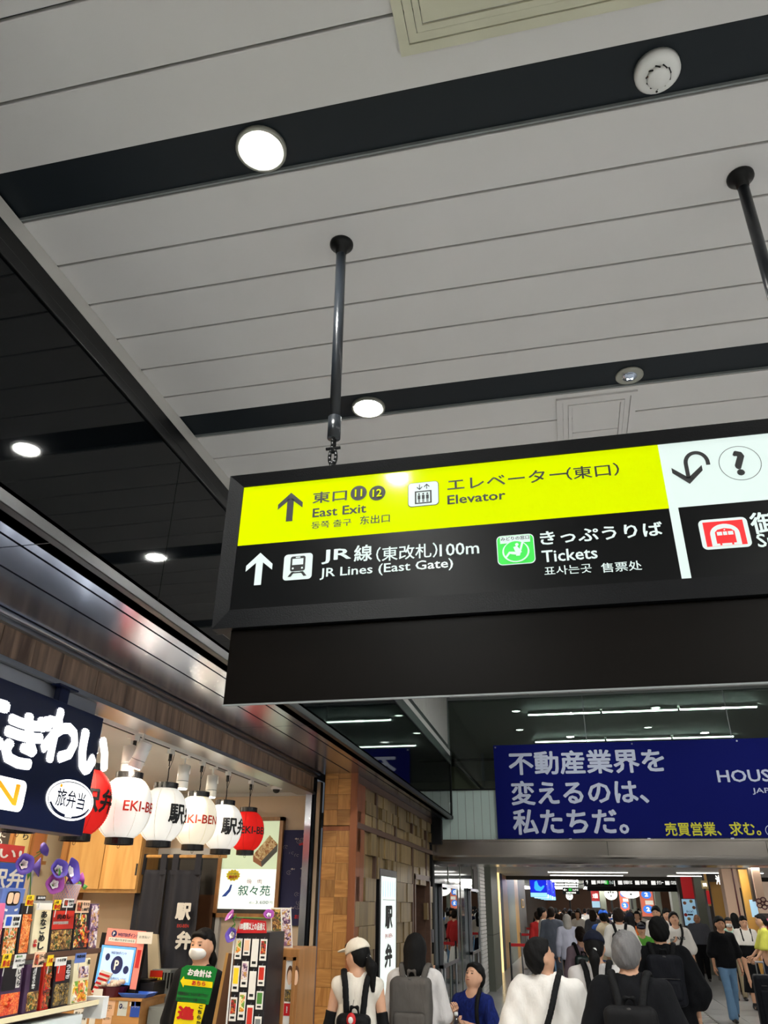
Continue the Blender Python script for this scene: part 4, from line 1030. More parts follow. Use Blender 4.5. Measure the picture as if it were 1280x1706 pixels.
# track spots
def spot(x, y, label, tilt=0.0, rz=0, warm='white_plastic', lit=True):
    t = thing('track_spotlight', label, 'spotlight', (x, y, 2.77), rz, 'track spotlights in the shop')
    box('adapter', -.03, .03, -.015, .015, -.02, .0, 'white_plastic', t)
    MB().rod((0, 0, -.01), (0, 0, -.06), .008, n=8).tube([(0, .0, -.06), (.045, 0, -.075), (.048, 0, -.13)], .005, 6).build('bracket', 'white_plastic', t, True)
    c_ = np.array([0, 0, -.14]); d = np.array([math.sin(tilt), 0, -math.cos(tilt)])
    MB().rod(c_-d*.07, c_+d*.085, .040, .042, n=22).build('lamp_can', warm, t, True); MB().rod(c_+d*.035, c_+d*.039, .0425, n=22).build('can_seam', 'trim_grey', t, True)
    MB().rod(c_+d*.084, c_+d*.088, .034, n=20).build('lens', 'lens_shop', t)
mat('lens_shop', (255, 250, 235), .5, emit=P_SHOP, ecol=(255, 240, 215))
box('track', -2.47-.017, -2.47+.017, 1.5, 4.35, 2.768, 2.80, 'white_plastic', thing('lighting_track', 'short white ceiling track nearer the shop front', 'track'))
spot(-2.47, 3.72, 'white track spotlight right behind the corner of the navy sign', .1); spot(-2.62, 4.02+.35, 'reddish lit white spotlight above the biggest lantern', .05); spot(-2.47, 4.25, 'tilted white spotlight over the gap between first two white lanterns', -.35)
spot(-2.62, 5.12, 'white cylinder spotlight behind the second white lantern', 0); spot(-2.62, 5.60, 'white cylinder spotlight furthest along the lantern track', 0)
# ceiling diffuser, dome camera, shop downlights
t = thing('ceiling_vent', 'flat white air vent in the shop ceiling', 'vent', (-2.62, 5.9, 2.80)); box('frame', -.10, -.02, -.14, .14, -.012, 0, 'white_plastic', t)
for k in range(4): box('slat', -.092+k*.018, -.084+k*.018, -.12, .12, -.016, -.010, 'trim_grey', t)
t = thing('dome_camera', 'small white dome security camera on the shop ceiling near the end wall', 'camera', (-2.60, 6.95, 2.80)); MB().lathe([(.055, 0), (.055, -.022), (.045, -.030)], n=26).build('base', 'white_plastic', t, True)
MB().lathe([(.034, -.028), (.030, -.046), (.018, -.058), (.001, -.062)], n=22).build('dome', 'ink', t, True)
mat('lens_room', (255, 248, 235), .5, emit=P_SHOP, ecol=(255, 240, 215))
for (x, y) in ((-3.3, 2.2), (-3.3, 3.9), (-3.3, 5.6), (-4.3, 3.0), (-4.3, 4.7), (-4.3, 6.3)):
    t = thing('downlight', 'warm downlight in the shop ceiling, %s row, %s' % ('front' if x > -4 else 'rear', 'near end' if y < 3.5 else 'middle' if y < 5 else 'far end'), 'light', (x, y, 2.80), 0, 'downlights of the shop ceiling')
    MB().lathe([(.085, 0), (.085, -.006), (.07, -.008)], n=24).build('rim', 'white_plastic', t, True); MB().lathe([(.068, -.006), (.067, -.009)], n=24).build('lens', 'lens_room', t)
# ---- end wall: tall wooden cupboard, doorway with curtain, screen, cloth
YE = 7.42
t = thing('wall_cupboard', 'honey coloured wooden wall cupboard behind the lanterns', 'cupboard'); cx0, cx1 = -4.70, -3.93; zc0 = 1.905
box('carcass', cx0, cx1, YE-.36, YE, zc0, 2.795, 'oak', t); box('door', cx0+.01, (cx0+cx1)/2-.004, YE-.38, YE-.36, zc0+.03, 2.79, 'oak', t); box('door', (cx0+cx1)/2+.004, cx1-.01, YE-.38, YE-.36, zc0+.03, 2.79, 'oak', t)
box('side_panel', cx0-.06, cx0, YE-.40, YE, zc0-.06, 2.795, 'oak_frame', t); box('finger_pull', cx1-.03, cx1-.015, YE-.385, YE-.378, 2.05, 2.15, 'ink', t)
dk = S(box('door_2', -3.98, -3.26, YE-.02, YE+.0, 0, 2.22, 'dark_wall')); box('door_jamb', -4.06, -3.98, YE-.05, YE+.0, 0, 2.30, 'wall_white', dk); box('door_jamb', -3.26, -3.22, YE-.05, YE+.0, 0, 2.30, 'wall_white', dk); box('door_head', -4.06, -3.22, YE-.05, YE+.0, 2.22, 2.30, 'wall_white', dk)
box('cold_store', -3.60, -3.30, YE-.03, YE-.021, .6, 1.9, 'brown_plain', dk)
mat('noren', (40, 41, 50), .85, bump=.2, bscale=160); mat('noren_print', (226, 222, 214), .8)
YN = 7.12; nr = thing('door_curtain', 'long charcoal door curtain with white brush letters on a wooden pole', 'curtain')
MB().rod((-4.03, YN, 2.215), (-3.10, YN, 2.215), .014, n=12).build('pole', 'oak', nr, True)
def cloth(nm, x0, x1, z0, z1, amp, fr, ph):
    vs, fs = [], []; nx, nz = 40, 24
    for j in range(nz+1):
        for i in range(nx+1):
            u = i/nx; vv = j/nz; g = .4+.6*vv
            vs.append((x0+(x1-x0)*u+.03*vv*math.sin(ph)*u, YN+amp*g*math.sin(fr*u+ph+.5*vv)+.01*math.sin(17*u), z1+(z0-z1)*vv))
    for j in range(nz):
        for i in range(nx): a = j*(nx+1)+i; fs.append((a, a+nx+1, a+nx+2, a+1))
    o = meshobj(nm, vs, fs, 'noren', nr, True); md = o.modifiers.new('s', 'SOLIDIFY'); md.thickness = .003; return o
cloth('cloth_panel', -3.98, -3.68, 1.02, 2.10, .030, 11, .3); cloth('cloth_panel', -3.68, -3.33, 1.02, 2.10, .026, 9, 1.6)
for x in (-3.94, -3.72, -3.60, -3.37): box('loop', x-.03, x+.03, YN-.018, YN+.018, 2.06, 2.235, 'noren', nr)
pnn = PY(YN-.045); a = at_y(306, 1533, YN-.045); 
for s_, py0, py1, b_ in (('駅', 1533, 1504, .05), ('弁', 1582, 1551, .05)):
    p0 = at_y(304, py0, YN-.045); p1 = at_y(304, py1, YN-.045); hh = p1[2]-p0[2]; text('lettering', pnn, s_, p0[0]-.075, p0[0]+.075, p0[2], p1[2], 'noren_print', nr, b_)
p0 = at_y(295, 1545, YN-.045); p1 = at_y(315, 1540, YN-.045); text('lettering', pnn, 'EKI-BEN', p0[0], p1[0], p0[2], p1[2], 'lantern_red_ink', nr, .01)
# glowing poster in a wooden frame
YP = YE-.05; pp = PY(YP)
a = at_y(355, 1528, YP); b = at_y(474, 1361, YP); fx0, fx1, fz0, fz1 = a[0], -2.655, a[2], 2.575
t = thing('lit_poster', 'lit menu poster in a wooden frame behind the red end lantern', 'poster')
for q in ((fx0, fx0+.035, fz0, fz1), (fx1-.035, fx1, fz0, fz1), (fx0, fx1, fz0, fz0+.035), (fx0, fx1, fz1-.035, fz1)): box('frame', q[0], q[1], YP-.02, YE, q[2], q[3], 'oak_frame', t)
mat('poster_white', (235, 245, 240), .5, emit=.78, ecol=(232, 244, 238)); mat('poster_green', (190, 205, 170), .5, emit=.6, ecol=(205, 220, 185)); mat('green_ink', (30, 110, 90), .6); mat('red_ink', (160, 60, 50), .6)
food('rice_dish', [(206, 170, 110), (226, 200, 150), (170, 110, 60), (240, 220, 170)], 60); mat('box_grey', (80, 82, 80), .5); mat('box_brown', (170, 110, 70), .5)
zm = fz0+(fz1-fz0)*.47
rect('screen_lower', pp, fx0+.03, fx1-.03, fz0+.07, zm, 'poster_white', t); rect('screen_upper', pp, fx0+.03, fx1-.03, zm, fz1-.03, 'poster_green', t); rect('screen_foot', pp, fx0+.03, fx1-.03, fz0+.035, fz0+.07, 'dark_wall', t)
u = lambda f: fx0+.03+(fx1-fx0-.06)*f
v = lambda f: fz0+.035+(fz1-fz0-.07)*f
shape('picture', pp, [[(u(.55), v(.62)), (u(.70), v(.55)), (u(.97), v(.74)), (u(.82), v(.84))]], 'rice_dish', t, .003); shape('picture', pp, [[(u(.70), v(.55)), (u(.97), v(.74)), (u(.97), v(.66)), (u(.72), v(.49))]], 'box_grey', t, .003); shape('picture', pp, [[(u(.55), v(.62)), (u(.70), v(.55)), (u(.72), v(.49)), (u(.56), v(.55))]], 'box_brown', t, .003)
st_ = []
for k in range(24):
    r_ = 1.0 if k % 2 else .82; st_.append((u(.23)+.075*r_*math.cos(PI*k/12), v(.40)+.052*r_*math.sin(PI*k/12)))
shape('starburst', pp, [st_], 'yellow_plain', t, .003); text('lettering', pp, 'リピーター', u(.15), u(.31), v(.405), v(.43), 'green_ink', t, .01, .004); text('lettering', pp, '続出中', u(.16), u(.30), v(.365), v(.40), 'red_plain', t, .03, .004)
text('lettering', pp, '焼　肉', u(.48), u(.74), v(.31), v(.36), 'red_ink', t, 0, .003); text('lettering', pp, '叙々苑', u(.34), u(.90), v(.185), v(.295), 'green_ink', t, .01, .003)
text('lettering', pp, '税込', u(.55), u(.64), v(.10), v(.125), 'ink', t, 0, .003); text('lettering', pp, '3,600', u(.66), u(.88), v(.095), v(.135), 'ink', t, 0, .003); text('lettering', pp, '円', u(.90), u(.95), v(.10), v(.13), 'ink', t, 0, .003)
shape('blue_mark', pp, [[(u(.06), v(.17)), (u(.17), v(.25)), (u(.20), v(.30)), (u(.23), v(.30)), (u(.21), v(.23)), (u(.14), v(.175))]], 'blue_plain', t, .003)
# patterned cloth
mat('indigo', (38, 40, 78), .85); mat('pat_white', (170, 160, 160), .85); mat('pat_red', (180, 40, 50), .85)
YC = YE-.03; pc = PY(YC); t = thing('wall_cloth', 'indigo cloth patterned with white waves and red fish on the end wall', 'cloth'); zc0, zc1 = 1.66, 2.46; rect('cloth', pc, -2.655, -2.37, zc0, zc1, 'indigo', t, 0, .006)
rr = random.Random(3)
for k in range(26):
    x, z_ = rr.uniform(-2.63, -2.40), rr.uniform(zc0+.03, zc1-.03)
    if k % 2: shape('fish_print', pc, [[(x-.016, z_), (x, z_+.010), (x+.016, z_), (x+.026, z_+.009), (x+.024, z_-.009), (x+.014, z_-.002), (x, z_-.009)]], 'pat_red' if k % 4 == 1 else 'pat_white', t, .002)
    else: ring('wave_print', pc, x, z_, .026, .018, .0022, 'pat_white', t, .002, 14, rr.uniform(0, 3), rr.uniform(3.5, 6)); ring('wave_print', pc, x+.01, z_, .016, .010, .002, 'pat_white', t, .002, 12, 1, 5)
# ---- back wall: shelf of framed menus, red and blue posters
XB = -4.95; pbk = PX(XB)
t = thing('menu_shelf', 'brown wall shelf ledge above the flowers', 'shelf'); box('ledge', XB-.03, XB+.06, 4.5, 7.0, 2.135, 2.165, 'oak_frame', t); box('back_board', XB-.03, XB+.005, 4.5, 7.02, 2.165, 2.75, 'oak_frame', t)
mat('menu_dark', (60, 52, 48), .6); mat('menu_cream', (196, 176, 120), .6)
for (ya, yb_, m_, s_, tm, lb_) in ((5.65, 6.12, 'navy', 'お品書き', 'noren_print', 'navy menu board at the left end of the wall shelf'), (6.17, 6.47, 'menu_dark', 'かにめし', 'noren_print', 'dark framed menu with white brush letters on the wall shelf'), (6.52, 6.76, 'menu_cream', 'ぶり', 'ink', 'cream framed menu with a brush drawn fish on the wall shelf'), (6.79, 6.98, 'box_brown', '', 'ink', 'plain brown panel at the right end of the wall shelf')):
    t = thing('framed_menu', lb_, 'menu'); box('frame', XB, XB+.02, ya, yb_, 2.167, 2.52, 'oak_frame', t); rect('sheet', pbk, ya+.02, yb_-.02, 2.18, 2.50, m_, t, .022)
    if s_:
        for i_, ch in enumerate(s_): text('lettering', pbk, ch, (ya+yb_)/2-.04+(i_ % 2)*.03, (ya+yb_)/2+.04+(i_ % 2)*.03, 2.44-i_*.062-.05, 2.44-i_*.062, tm, t, .02, .024)
pr_ = PX(-3.35)
t = thing('poster', 'red poster with white exclamation lettering behind the lunch boxes', 'poster'); rect('sheet', pr_, 3.9, 4.55, 2.045, 2.14, 'red_plain', t, 0, .004); text('lettering', pr_, 'うまい!', 3.95, 4.53, 2.06, 2.12, 'white_plain', t, .02)
t = thing('poster', 'blue poster with white lettering standing below the red poster', 'poster'); rect('sheet', pr_, 3.9, 4.62, 1.80, 2.04, 'blue_plain', t, 0, .004); text('lettering', pr_, '名物駅弁', 3.95, 4.60, 1.90, 2.01, 'white_plain', t, .03); MB().rod((-3.35, 4.68, 1.75), (-3.35, 4.68, 2.04), .008, n=8).build('stand', 'steel_soft', t)
# ================================================================ STANDS, COUNTER, GOODS
food('f_carrot', [(226, 110, 30), (240, 150, 60), (236, 214, 180), (80, 130, 50), (200, 60, 40), (244, 190, 120)], 70)
food('f_salmon', [(232, 110, 30), (240, 140, 60), (216, 90, 24), (246, 170, 100)], 90)
food('f_brown', [(120, 80, 40), (168, 120, 60), (206, 170, 90), (90, 60, 34), (70, 84, 40)], 70)
food('f_mix', [(70, 40, 30), (226, 170, 40), (206, 60, 40), (60, 90, 40), (240, 220, 160), (30, 24, 26)], 60)
food('f_red', [(196, 40, 30), (150, 60, 30), (90, 30, 24), (220, 120, 50), (60, 80, 40)], 70)
food('f_dark', [(60, 50, 36), (110, 90, 56), (140, 116, 70), (44, 40, 30), (176, 140, 60)], 85)
food('f_bright', [(240, 190, 40), (250, 230, 170), (220, 100, 60), (120, 160, 60), (240, 236, 220), (230, 150, 40)], 55)
food('f_roe', [(232, 60, 14), (244, 96, 30), (220, 50, 10), (250, 150, 70)], 120)
food('f_violet', [(150, 110, 140), (210, 180, 190), (90, 60, 90), (200, 150, 90), (236, 226, 220)], 60)
mat('card_white', (232, 228, 220), .6); mat('card_yellow', (246, 206, 30), .5); mat('card_peach', (240, 196, 160), .6); mat('box_red', (200, 44, 26), .4); mat('box_black', (28, 24, 28), .35); mat('box_blue', (96, 120, 186), .4)
mat('box_purple', (70, 44, 74), .4); mat('box_pink', (226, 110, 150), .5); mat('box_cream', (234, 220, 180), .5); mat('shelf_white', (215, 222, 220), .35); mat('led_glow', (225, 245, 245), .5, emit=1.0, ecol=(215, 240, 240)); mat('shelf_brown', (90, 60, 44), .5)
mat('table_white', (226, 226, 222), .5)
XS = -2.42; px_ = PX(XS)
st = thing('display_stand', 'tiered white display stand stacked with lunch boxes at the shop front', 'stand')
for (zt, dx, zl) in ((1.625, 0, .02), (1.405, .05, .02)):
    box('shelf', XS-.30, XS+.02+dx, 1.2, 4.02, zt-zl, zt, 'shelf_brown', st); box('shelf_edge', XS+.02+dx, XS+.028+dx, 1.2, 4.03, zt-.016, zt+.004, 'shelf_brown' if zt > 1.5 else 'box_cream', st)
box('lit_front', XS-.2, XS+.09, 1.2, 3.85, 1.27, 1.365, 'shelf_white', st); box('light_strip', XS+.088, XS+.094, 1.2, 3.62, 1.29, 1.345, 'led_glow', st)
box('lower_cabinet', XS-.30, XS+.08, 1.2, 3.95, 0, 1.27, 'shelf_white', st); box('back_panel', XS-.34, XS-.30, 1.2, 4.02, .9, 1.84, 'shelf_white', st)
box('end_bracket', XS+.0, XS+.10, 4.0, 4.05, 1.33, 1.42, 'white_plastic', st)
def Yp(px, py, X=XS+.02): return at_x(px, py, X)[1]
def bento(px0, px1, tier, label, base, parts, lett=None, h=None):
    """a lunch box propped up facing the passage; parts = (material, z-from, z-to, y-from, y-to) in box fractions"""
    zt = 1.625 if tier == 0 else 1.405; dx = 0 if tier == 0 else .05
    X = XS+.0+dx; y0 = at_x(px0, 1580 if tier == 0 else 1670, X)[1]; y1 = at_x(px1, 1580 if tier == 0 else 1655, X)[1]
    h = h or (.205 if tier == 0 else .185)
    t = thing('lunch_box', label, 'lunch box', (X, y0, zt+.001), 0, 'lunch boxes on the display stand')
    t.rotation_euler = (0, -.10, 0); w_ = y1-y0-.006
    box('box_body', -.045, 0, 0, w_, 0, h, base, t, .003)
    p = Plane((0.0, 0, 0), (0, 1, 0), (0, 0, 1))
    for q in parts:
        rect('food_window' if q[0].startswith('f_') else 'sleeve', p, w_*q[3], w_*q[4], h*q[1], h*q[2], q[0], t, .0015+(.0008 if not q[0].startswith('f_') else 0), .0)
        if q[0].startswith('f_'):    # a few real morsels raised from the lid
            for k in range(5):
                cy, cz = w_*(q[3]+(q[4]-q[3])*random.uniform(.15, .85)), h*(q[1]+(q[2]-q[1])*random.uniform(.15, .85))
                MB().rod((0, cy-.008, cz), (.005, cy+.008, cz+random.uniform(-.01, .01)), .006, n=7).build('morsel', q[0], t, True)
    for q in (lett or []):
        s_, m_, zf0, zf1, yf0, yf1 = q[:6]
        if len(q) > 6:
            n_ = len(s_)
            for i_, ch in enumerate(s_): text('lettering', p, ch, w_*yf0, w_*yf1, h*(zf1-(zf1-zf0)*(i_+.92)/n_), h*(zf1-(zf1-zf0)*i_/n_), m_, t, .04, .004)
        else: text('lettering', p, s_, w_*yf0, w_*yf1, h*zf0, h*zf1, m_, t, .03, .004)
    return t
bento(-60, -28, 0, 'lunch box just outside the left picture edge', 'box_red', [('f_mix', .05, .6, .05, .95)])
bento(-27, 2, 0, 'lunch box with pink sleeve at the very left edge', 'box_pink', [('f_mix', .05, .5, .05, .95)])
bento(3, 28, 0, 'clear lunch box of carrot strips and rice below the blue train box', 'box_black', [('f_carrot', .04, .96, .06, .94)], h=.13)
bento(29, 50, 0, 'long orange salmon lunch box on the upper tier', 'box_black', [('f_salmon', .04, .78, .12, .88)])
bento(52, 81, 0, 'cream lunch box with tall black brush lettering', 'box_cream', [('card_white', .86, 1, .02, .98)], [('あなごめし', 'ink', .06, .84, .34, .70, 1), ('名物', 'red_plain', .12, .28, .06, .26, 1)])
bento(82, 119, 0, 'red sleeved lunch box with brown meat slices, upper tier', 'box_black', [('f_brown', .04, .44, .03, .97), ('box_red', .46, .84, .0, 1), ('card_white', .56, .62, .05, .75)], [('肉めし', 'ink', .66, .78, .2, .8)])
bento(120, 145, 0, 'black lunch box with yellow and dark side dishes, upper tier', 'box_black', [('f_mix', .05, .76, .05, .80), ('f_red', .05, .5, .80, .97)])
bento(146, 161, 0, 'violet and white patterned lunch box at the right end of upper tier', 'box_purple', [('f_violet', .03, .97, .04, .96)])
bento(-40, -2, 1, 'lunch box left of the picture edge on the lower tier', 'box_black', [('f_mix', .05, .9, .05, .95)])
bento(0, 38, 1, 'dark purple lunch box with orange roe, lower tier', 'box_purple', [('f_roe', .04, .46, .04, .96), ('box_black', .52, .98, .02, .66), ('card_white', .55, .95, .68, .88)], [('いくら', 'ink', .58, .92, .70, .86, 1)])
bento(40, 68, 1, 'pink edged lunch box with black lettered band and grey slab', 'box_purple', [('f_brown', .04, .42, .2, .98), ('box_black', .44, .92, .3, .92)], [('ぶりかまステーキ', 'white_plain', .47, .9, .38, .60, 1)])
bento(69, 86, 1, 'narrow red chilli coloured lunch box on the lower tier', 'box_red', [('f_red', .04, .94, .08, .92)])
bento(87, 117, 1, 'black and red lunch box with white brush letters, lower tier', 'box_black', [('f_dark', .04, .50, .05, .96), ('box_red', .56, .92, .05, .62)], [('うなぎ', 'white_plain', .58, .90, .64, .92, 1)])
bento(118, 148, 1, 'cream lunch box with bright mixed dishes at lower right end', 'box_cream', [('f_bright', .03, .50, .05, .95), ('f_violet', .56, .82, .3, .9)], [('味', 'ink', .84, .97, .8, .95)])
# train-shaped blue box
t = thing('lunch_box', 'pale blue box printed with a train nose, standing at the left', 'lunch box', (XS-.03, at_x(3, 1540, XS)[1], 1.765), 0, 'lunch boxes on the display stand'); w_ = .155; p = Plane((0, 0, 0), (0, 1, 0), (0, 0, 1)); h = .125
box('box_body', -.05, 0, 0, w_, 0, h, 'box_blue', t, .004); shape('windscreen', p, [rrect_pts(.03, .125, .055, .112, .022)], 'box_black', t, .002)
shape('windscreen_glint', p, [rrect_pts(.038, .075, .062, .106, .012), rrect_pts(.080, .117, .062, .106, .012)], 'box_pink' if 0 else 'card_peach', t, .003); shape('headlamp', p, [[(.03, .045), (.055, .04), (.052, .032), (.034, .034)], [(.125, .045), (.10, .04), (.103, .032), (.121, .034)]], 'white_plain', t, .003)
def card(px0, px1, pya, pyb, X, m_, label, lines=(), pic=None):
    a = at_x(px0, pyb, X); b = at_x(px1, pya, X); y0, y1, z0, z1 = a[1], b[1], a[2], at_x(px0, pya, X)[2]
    t = thing('price_card', label, 'price card', (X, y0, z0), 0, 'price cards on the display stand'); p = Plane((0, 0, 0), (0, 1, 0), (0, 0, 1)); w_, h_ = y1-y0, z1-z0
    box('card', -.002, 0, 0, w_, 0, h_, m_, t); MB().rod((-.004, w_/2, -.03), (-.004, w_/2, h_*.4), .002, n=6).build('clip', 'white_plastic', t)
    for (s_, tm, f0, f1, g0, g1) in lines: text('lettering', p, s_, w_*g0, w_*g1, h_*f0, h_*f1, tm, t, .03, .002)
    if pic: shape('picture', p, [rrect_pts(w_*.08, w_*.42, h_*.15, h_*.85, h_*.1)], pic, t, .0015)
    return t
XCD = XS+.045
L3 = lambda r: [('人気', 'ink', .62, .92, .1, .6), (r, 'red_plain', .08, .56, .08, .92)]
card(42, 58, 1491, 1509, XCD, 'card_yellow', 'yellow rank three price card above the salmon lunch box', L3('第3位'))
card(60, 77, 1492, 1500, XCD-.02, 'box_black', 'small dark card right of the yellow rank three card', [('新発売', 'white_plain', .3, .8, .1, .9)])
card(88, 103, 1499, 1516, XCD, 'card_yellow', 'yellow rank four price card below the flower basket', L3('第4位'))
card(104, 124, 1497, 1512, XCD, 'card_white', 'white price card with food picture below the flower basket', [('焼肉弁当', 'ink', .55, .85, .48, .95), ('1,280', 'ink', .15, .45, .55, .92)], 'f_red')
card(125, 151, 1500, 1521, XCD, 'card_peach', 'peach coloured price card over the dark lunch box', [('牛すき', 'ink', .55, .85, .48, .92), ('1,480円', 'ink', .12, .42, .45, .95)], 'f_red')
card(5, 36, 1524, 1546, XCD+.01, 'card_white', 'silvery white price card under the blue train box', [('新幹線', 'ink', .5, .85, .5, .9), ('1,500', 'ink', .12, .4, .55, .9)], 'blue_plain')
XCD2 = XS+.10
card(1, 20, 1590, 1613, XCD2, 'card_yellow', 'yellow rank one price card on the lower tier', L3('第1位')); card(21, 44, 1591, 1614, XCD2, 'card_white', 'white price card with green top on the lower tier', [('幕の内', 'leaf_green', .76, .95, .08, .6), ('海の幸たっぷり', 'ink', .45, .65, .05, .95), ('1,380円', 'ink', .08, .3, .3, .95)])
card(54, 76, 1587, 1612, XCD2, 'card_peach', 'peach price card with red picture in the lower tier', [('ステーキ', 'ink', .5, .85, .46, .95), ('1,680円', 'ink', .1, .4, .46, .95)], 'f_red'); card(77, 90, 1592, 1610, XCD2, 'card_yellow', 'yellow shield price tag in the lower tier', [('人気', 'red_plain', .3, .75, .15, .85)])
card(91, 112, 1596, 1610, XCD2-.02, 'card_white', 'blue grey price card above the black and red lunch box', [('うなぎ飯', 'ink', .5, .85, .1, .9)]); card(124, 144, 1589, 1605, XCD2, 'box_blue', 'slate blue price card at the right end of the lower tier', [('季節の味', 'ink', .5, .85, .1, .9)])
# flowers: basket of morning glories and loose blooms
mat('petal', (92, 70, 176), .6, noise=.2, nscale=30); mat('petal_magenta', (150, 60, 150), .6, noise=.2, nscale=30); mat('petal_white', (230, 220, 226), .6); mat('basket_pink', (226, 178, 160), .6); mat('basket_lilac', (176, 168, 190), .6)
def bloom(parent, c, d, r, m_='petal'):
    d = np.array(d, float); d /= np.linalg.norm(d); c = np.array(c, float); u_ = np.cross(d, [0, 0, 1.]); u_ /= np.linalg.norm(u_); v_ = np.cross(u_, d)
    def cone(nm, r0, r1, d0, d1, m2, wav=0):
        vs, fs = [], []; n = 30
        for (rr_, dd) in ((r0, d0), ((r0+r1)/2*1.02, (d0*.45+d1*.55)), (r1, d1)):
            for k in range(n):
                a_ = 2*PI*k/n; q_ = rr_*(1+wav*math.cos(5*a_)); vs.append(c+d*dd+u_*q_*math.cos(a_)+v_*q_*math.sin(a_))
        for j in range(2):
            for k in range(n): fs.append((j*n+k, j*n+(k+1) % n, (j+1)*n+(k+1) % n, (j+1)*n+k))
        o = meshobj(nm, vs, fs, m2, parent, True); md = o.modifiers.new('s', 'SOLIDIFY'); md.thickness = .0008; return o
    cone('petal_funnel', r*.12, r, -r*.5, r*.25, m_, .05); cone('flower_throat', r*.11, r*.42, -r*.46, -r*.02, 'petal_white', .14)
    MB().rod(c-d*r*.5, c-d*r*1.1, r*.10, r*.05, 8).build('calyx', 'leaf_green', parent, True)
XF = -2.52; fb = thing('flower_basket', 'pink plaited basket of violet morning glories on the display stand', 'flower basket'); a = at_x(108, 1498, XF); cy, cz = a[1], a[2]-.01; cx = XF
b_ = MB()
for k in range(28):
    for sg_ in (-1, 1):
        pts = [(cx+(.052+.014*f)*math.cos(2*PI*k/28+sg_*f*.9), cy+(.052+.014*f)*math.sin(2*PI*k/28+sg_*f*.9), cz-.01+.085*f) for f in np.linspace(0, 1, 5)]; b_.tube(pts, .0022, 4)
b_.build('basket_weave', 'basket_pink', fb); MB().lathe([(.050, -.012), (.053, -.008), (.066, .072), (.068, .078), (.063, .078), (.050, .0)], (cx, cy, cz), 28).build('basket_lining', 'basket_lilac', fb, True)
for px, py, r, m_, dd in ((98, 1448, .045, 'petal', (.9, -.5, .3)), (119, 1452, .062, 'petal', (1, .1, .3)), (91, 1473, .046, 'petal_magenta', (.8, -.6, .2)), (114, 1474, .036, 'petal_magenta', (1, 0, .1)), (134, 1466, .034, 'petal_magenta', (.6, .8, .2))):
    q_ = at_x(px, py, XF+.03); bloom(fb, q_, dd, r, m_); MB().tube([q_-np.array([.03, 0, .02]), (cx, cy, cz+.05)], .002, 5).build('stem', 'leaf_green', fb)
def leaf(parent, c, d, L):
    c = np.array(c, float); d = np.array(d, float)/np.linalg.norm(d); s_ = np.cross(d, [1, 0, .2]); s_ /= np.linalg.norm(s_)
    MB().add([c, c+d*L*.4+s_*L*.3, c+d*L, c+d*L*.4-s_*L*.3, c+d*L*.45+np.array([.006, 0, 0])], [(0, 1, 4), (1, 2, 4), (2, 3, 4), (3, 0, 4)]).build('leaf', 'leaf_green', parent)
for px, py, d in ((100, 1462, (0, -.4, .8)), (128, 1475, (.1, 1, .3)), (136, 1478, (.1, 1, .1)), (104, 1470, (.2, -.3, .5))): leaf(fb, at_x(px, py, XF+.04), d, .05)
fs_ = thing('flower_spray', 'three violet morning glories hanging above the blue poster', 'flowers')
for px, py, r, dd in ((40, 1440, .050, (1, -.5, .1)), (62, 1445, .046, (.8, .7, .1)), (72, 1416, .036, (.4, 1, .5))):
    q_ = at_x(px, py, -2.75); bloom(fs_, q_, dd, r)
MB().tube([at_x(40, 1440, -2.79), at_x(52, 1432, -2.80), at_x(70, 1420, -2.79)], .003, 5).build('vine', 'leaf_green', fs_); MB().tube([at_x(52, 1432, -2.80), at_x(50, 1500, -2.80)], .003, 5).build('vine', 'leaf_green', fs_); leaf(fs_, at_x(50, 1450, -2.76), (0, -.1, -1), .05)
# ---- till counter
q0 = at_z(150, 1658, 1.1); YK = 6.55; 
a = at_y(120, 1660, YK); b = at_y(236, 1664, YK); kx0, kx1, kz = a[0]-.3, b[0], b[2]
ct = thing('till_counter', 'low wooden till counter with notices taped to its front', 'counter')
box('carcass', kx0, kx1, YK, YK+.55, 0, kz-.02, 'counter_wood', ct); box('top', kx0-.01, kx1+.01, YK-.01, YK+.57, kz-.02, kz, 'counter_wood', ct, .003)
pk = PY(YK-.001)
def notice(px0, px1, pya, pyb, m_, lines=(), dsc=None, nm='notice'):
    a = at_y(px0, pyb, YK); b = at_y(px1, pya, YK); rect(nm, pk, a[0], b[0], a[2], b[2], m_, ct, .002)
    for (s_, tm, f0, f1, g0, g1) in lines: text('lettering', pk, s_, a[0]+(b[0]-a[0])*g0, a[0]+(b[0]-a[0])*g1, a[2]+(b[2]-a[2])*f0, a[2]+(b[2]-a[2])*f1, tm, ct, .01, .004)
    return a, b
notice(150, 193, 1667, 1690, 'card_peach', [('お知らせ', 'ink', .78, .92, .35, .6), ('当店ではレジ袋を有料に', 'ink', .58, .70, .1, .9), ('させていただいております', 'ink', .42, .54, .1, .9), ('ご協力ください', 'ink', .26, .38, .2, .8)])
a, b = notice(195, 214, 1667, 1692, 'shelf_white', [('ポイント', 'ink_blue', .42, .60, .5, .95)]); shape('round_mark', pk, [ell(a[0]+(b[0]-a[0])*.3, a[2]+(b[2]-a[2])*.62, .014, .018)], 'ink_blue', ct, .005); text('lettering', pk, 'P', a[0]+(b[0]-a[0])*.24, a[0]+(b[0]-a[0])*.38, a[2]+(b[2]-a[2])*.55, a[2]+(b[2]-a[2])*.70, 'white_plain', ct, .03, .006)
notice(216, 235, 1669, 1694, 'blue_plain', [('アプリ', 'white_plain', .6, .72, .15, .85)]); notice(216, 225, 1669, 1676, 'card_white'); notice(226, 235, 1669, 1676, 'card_white')
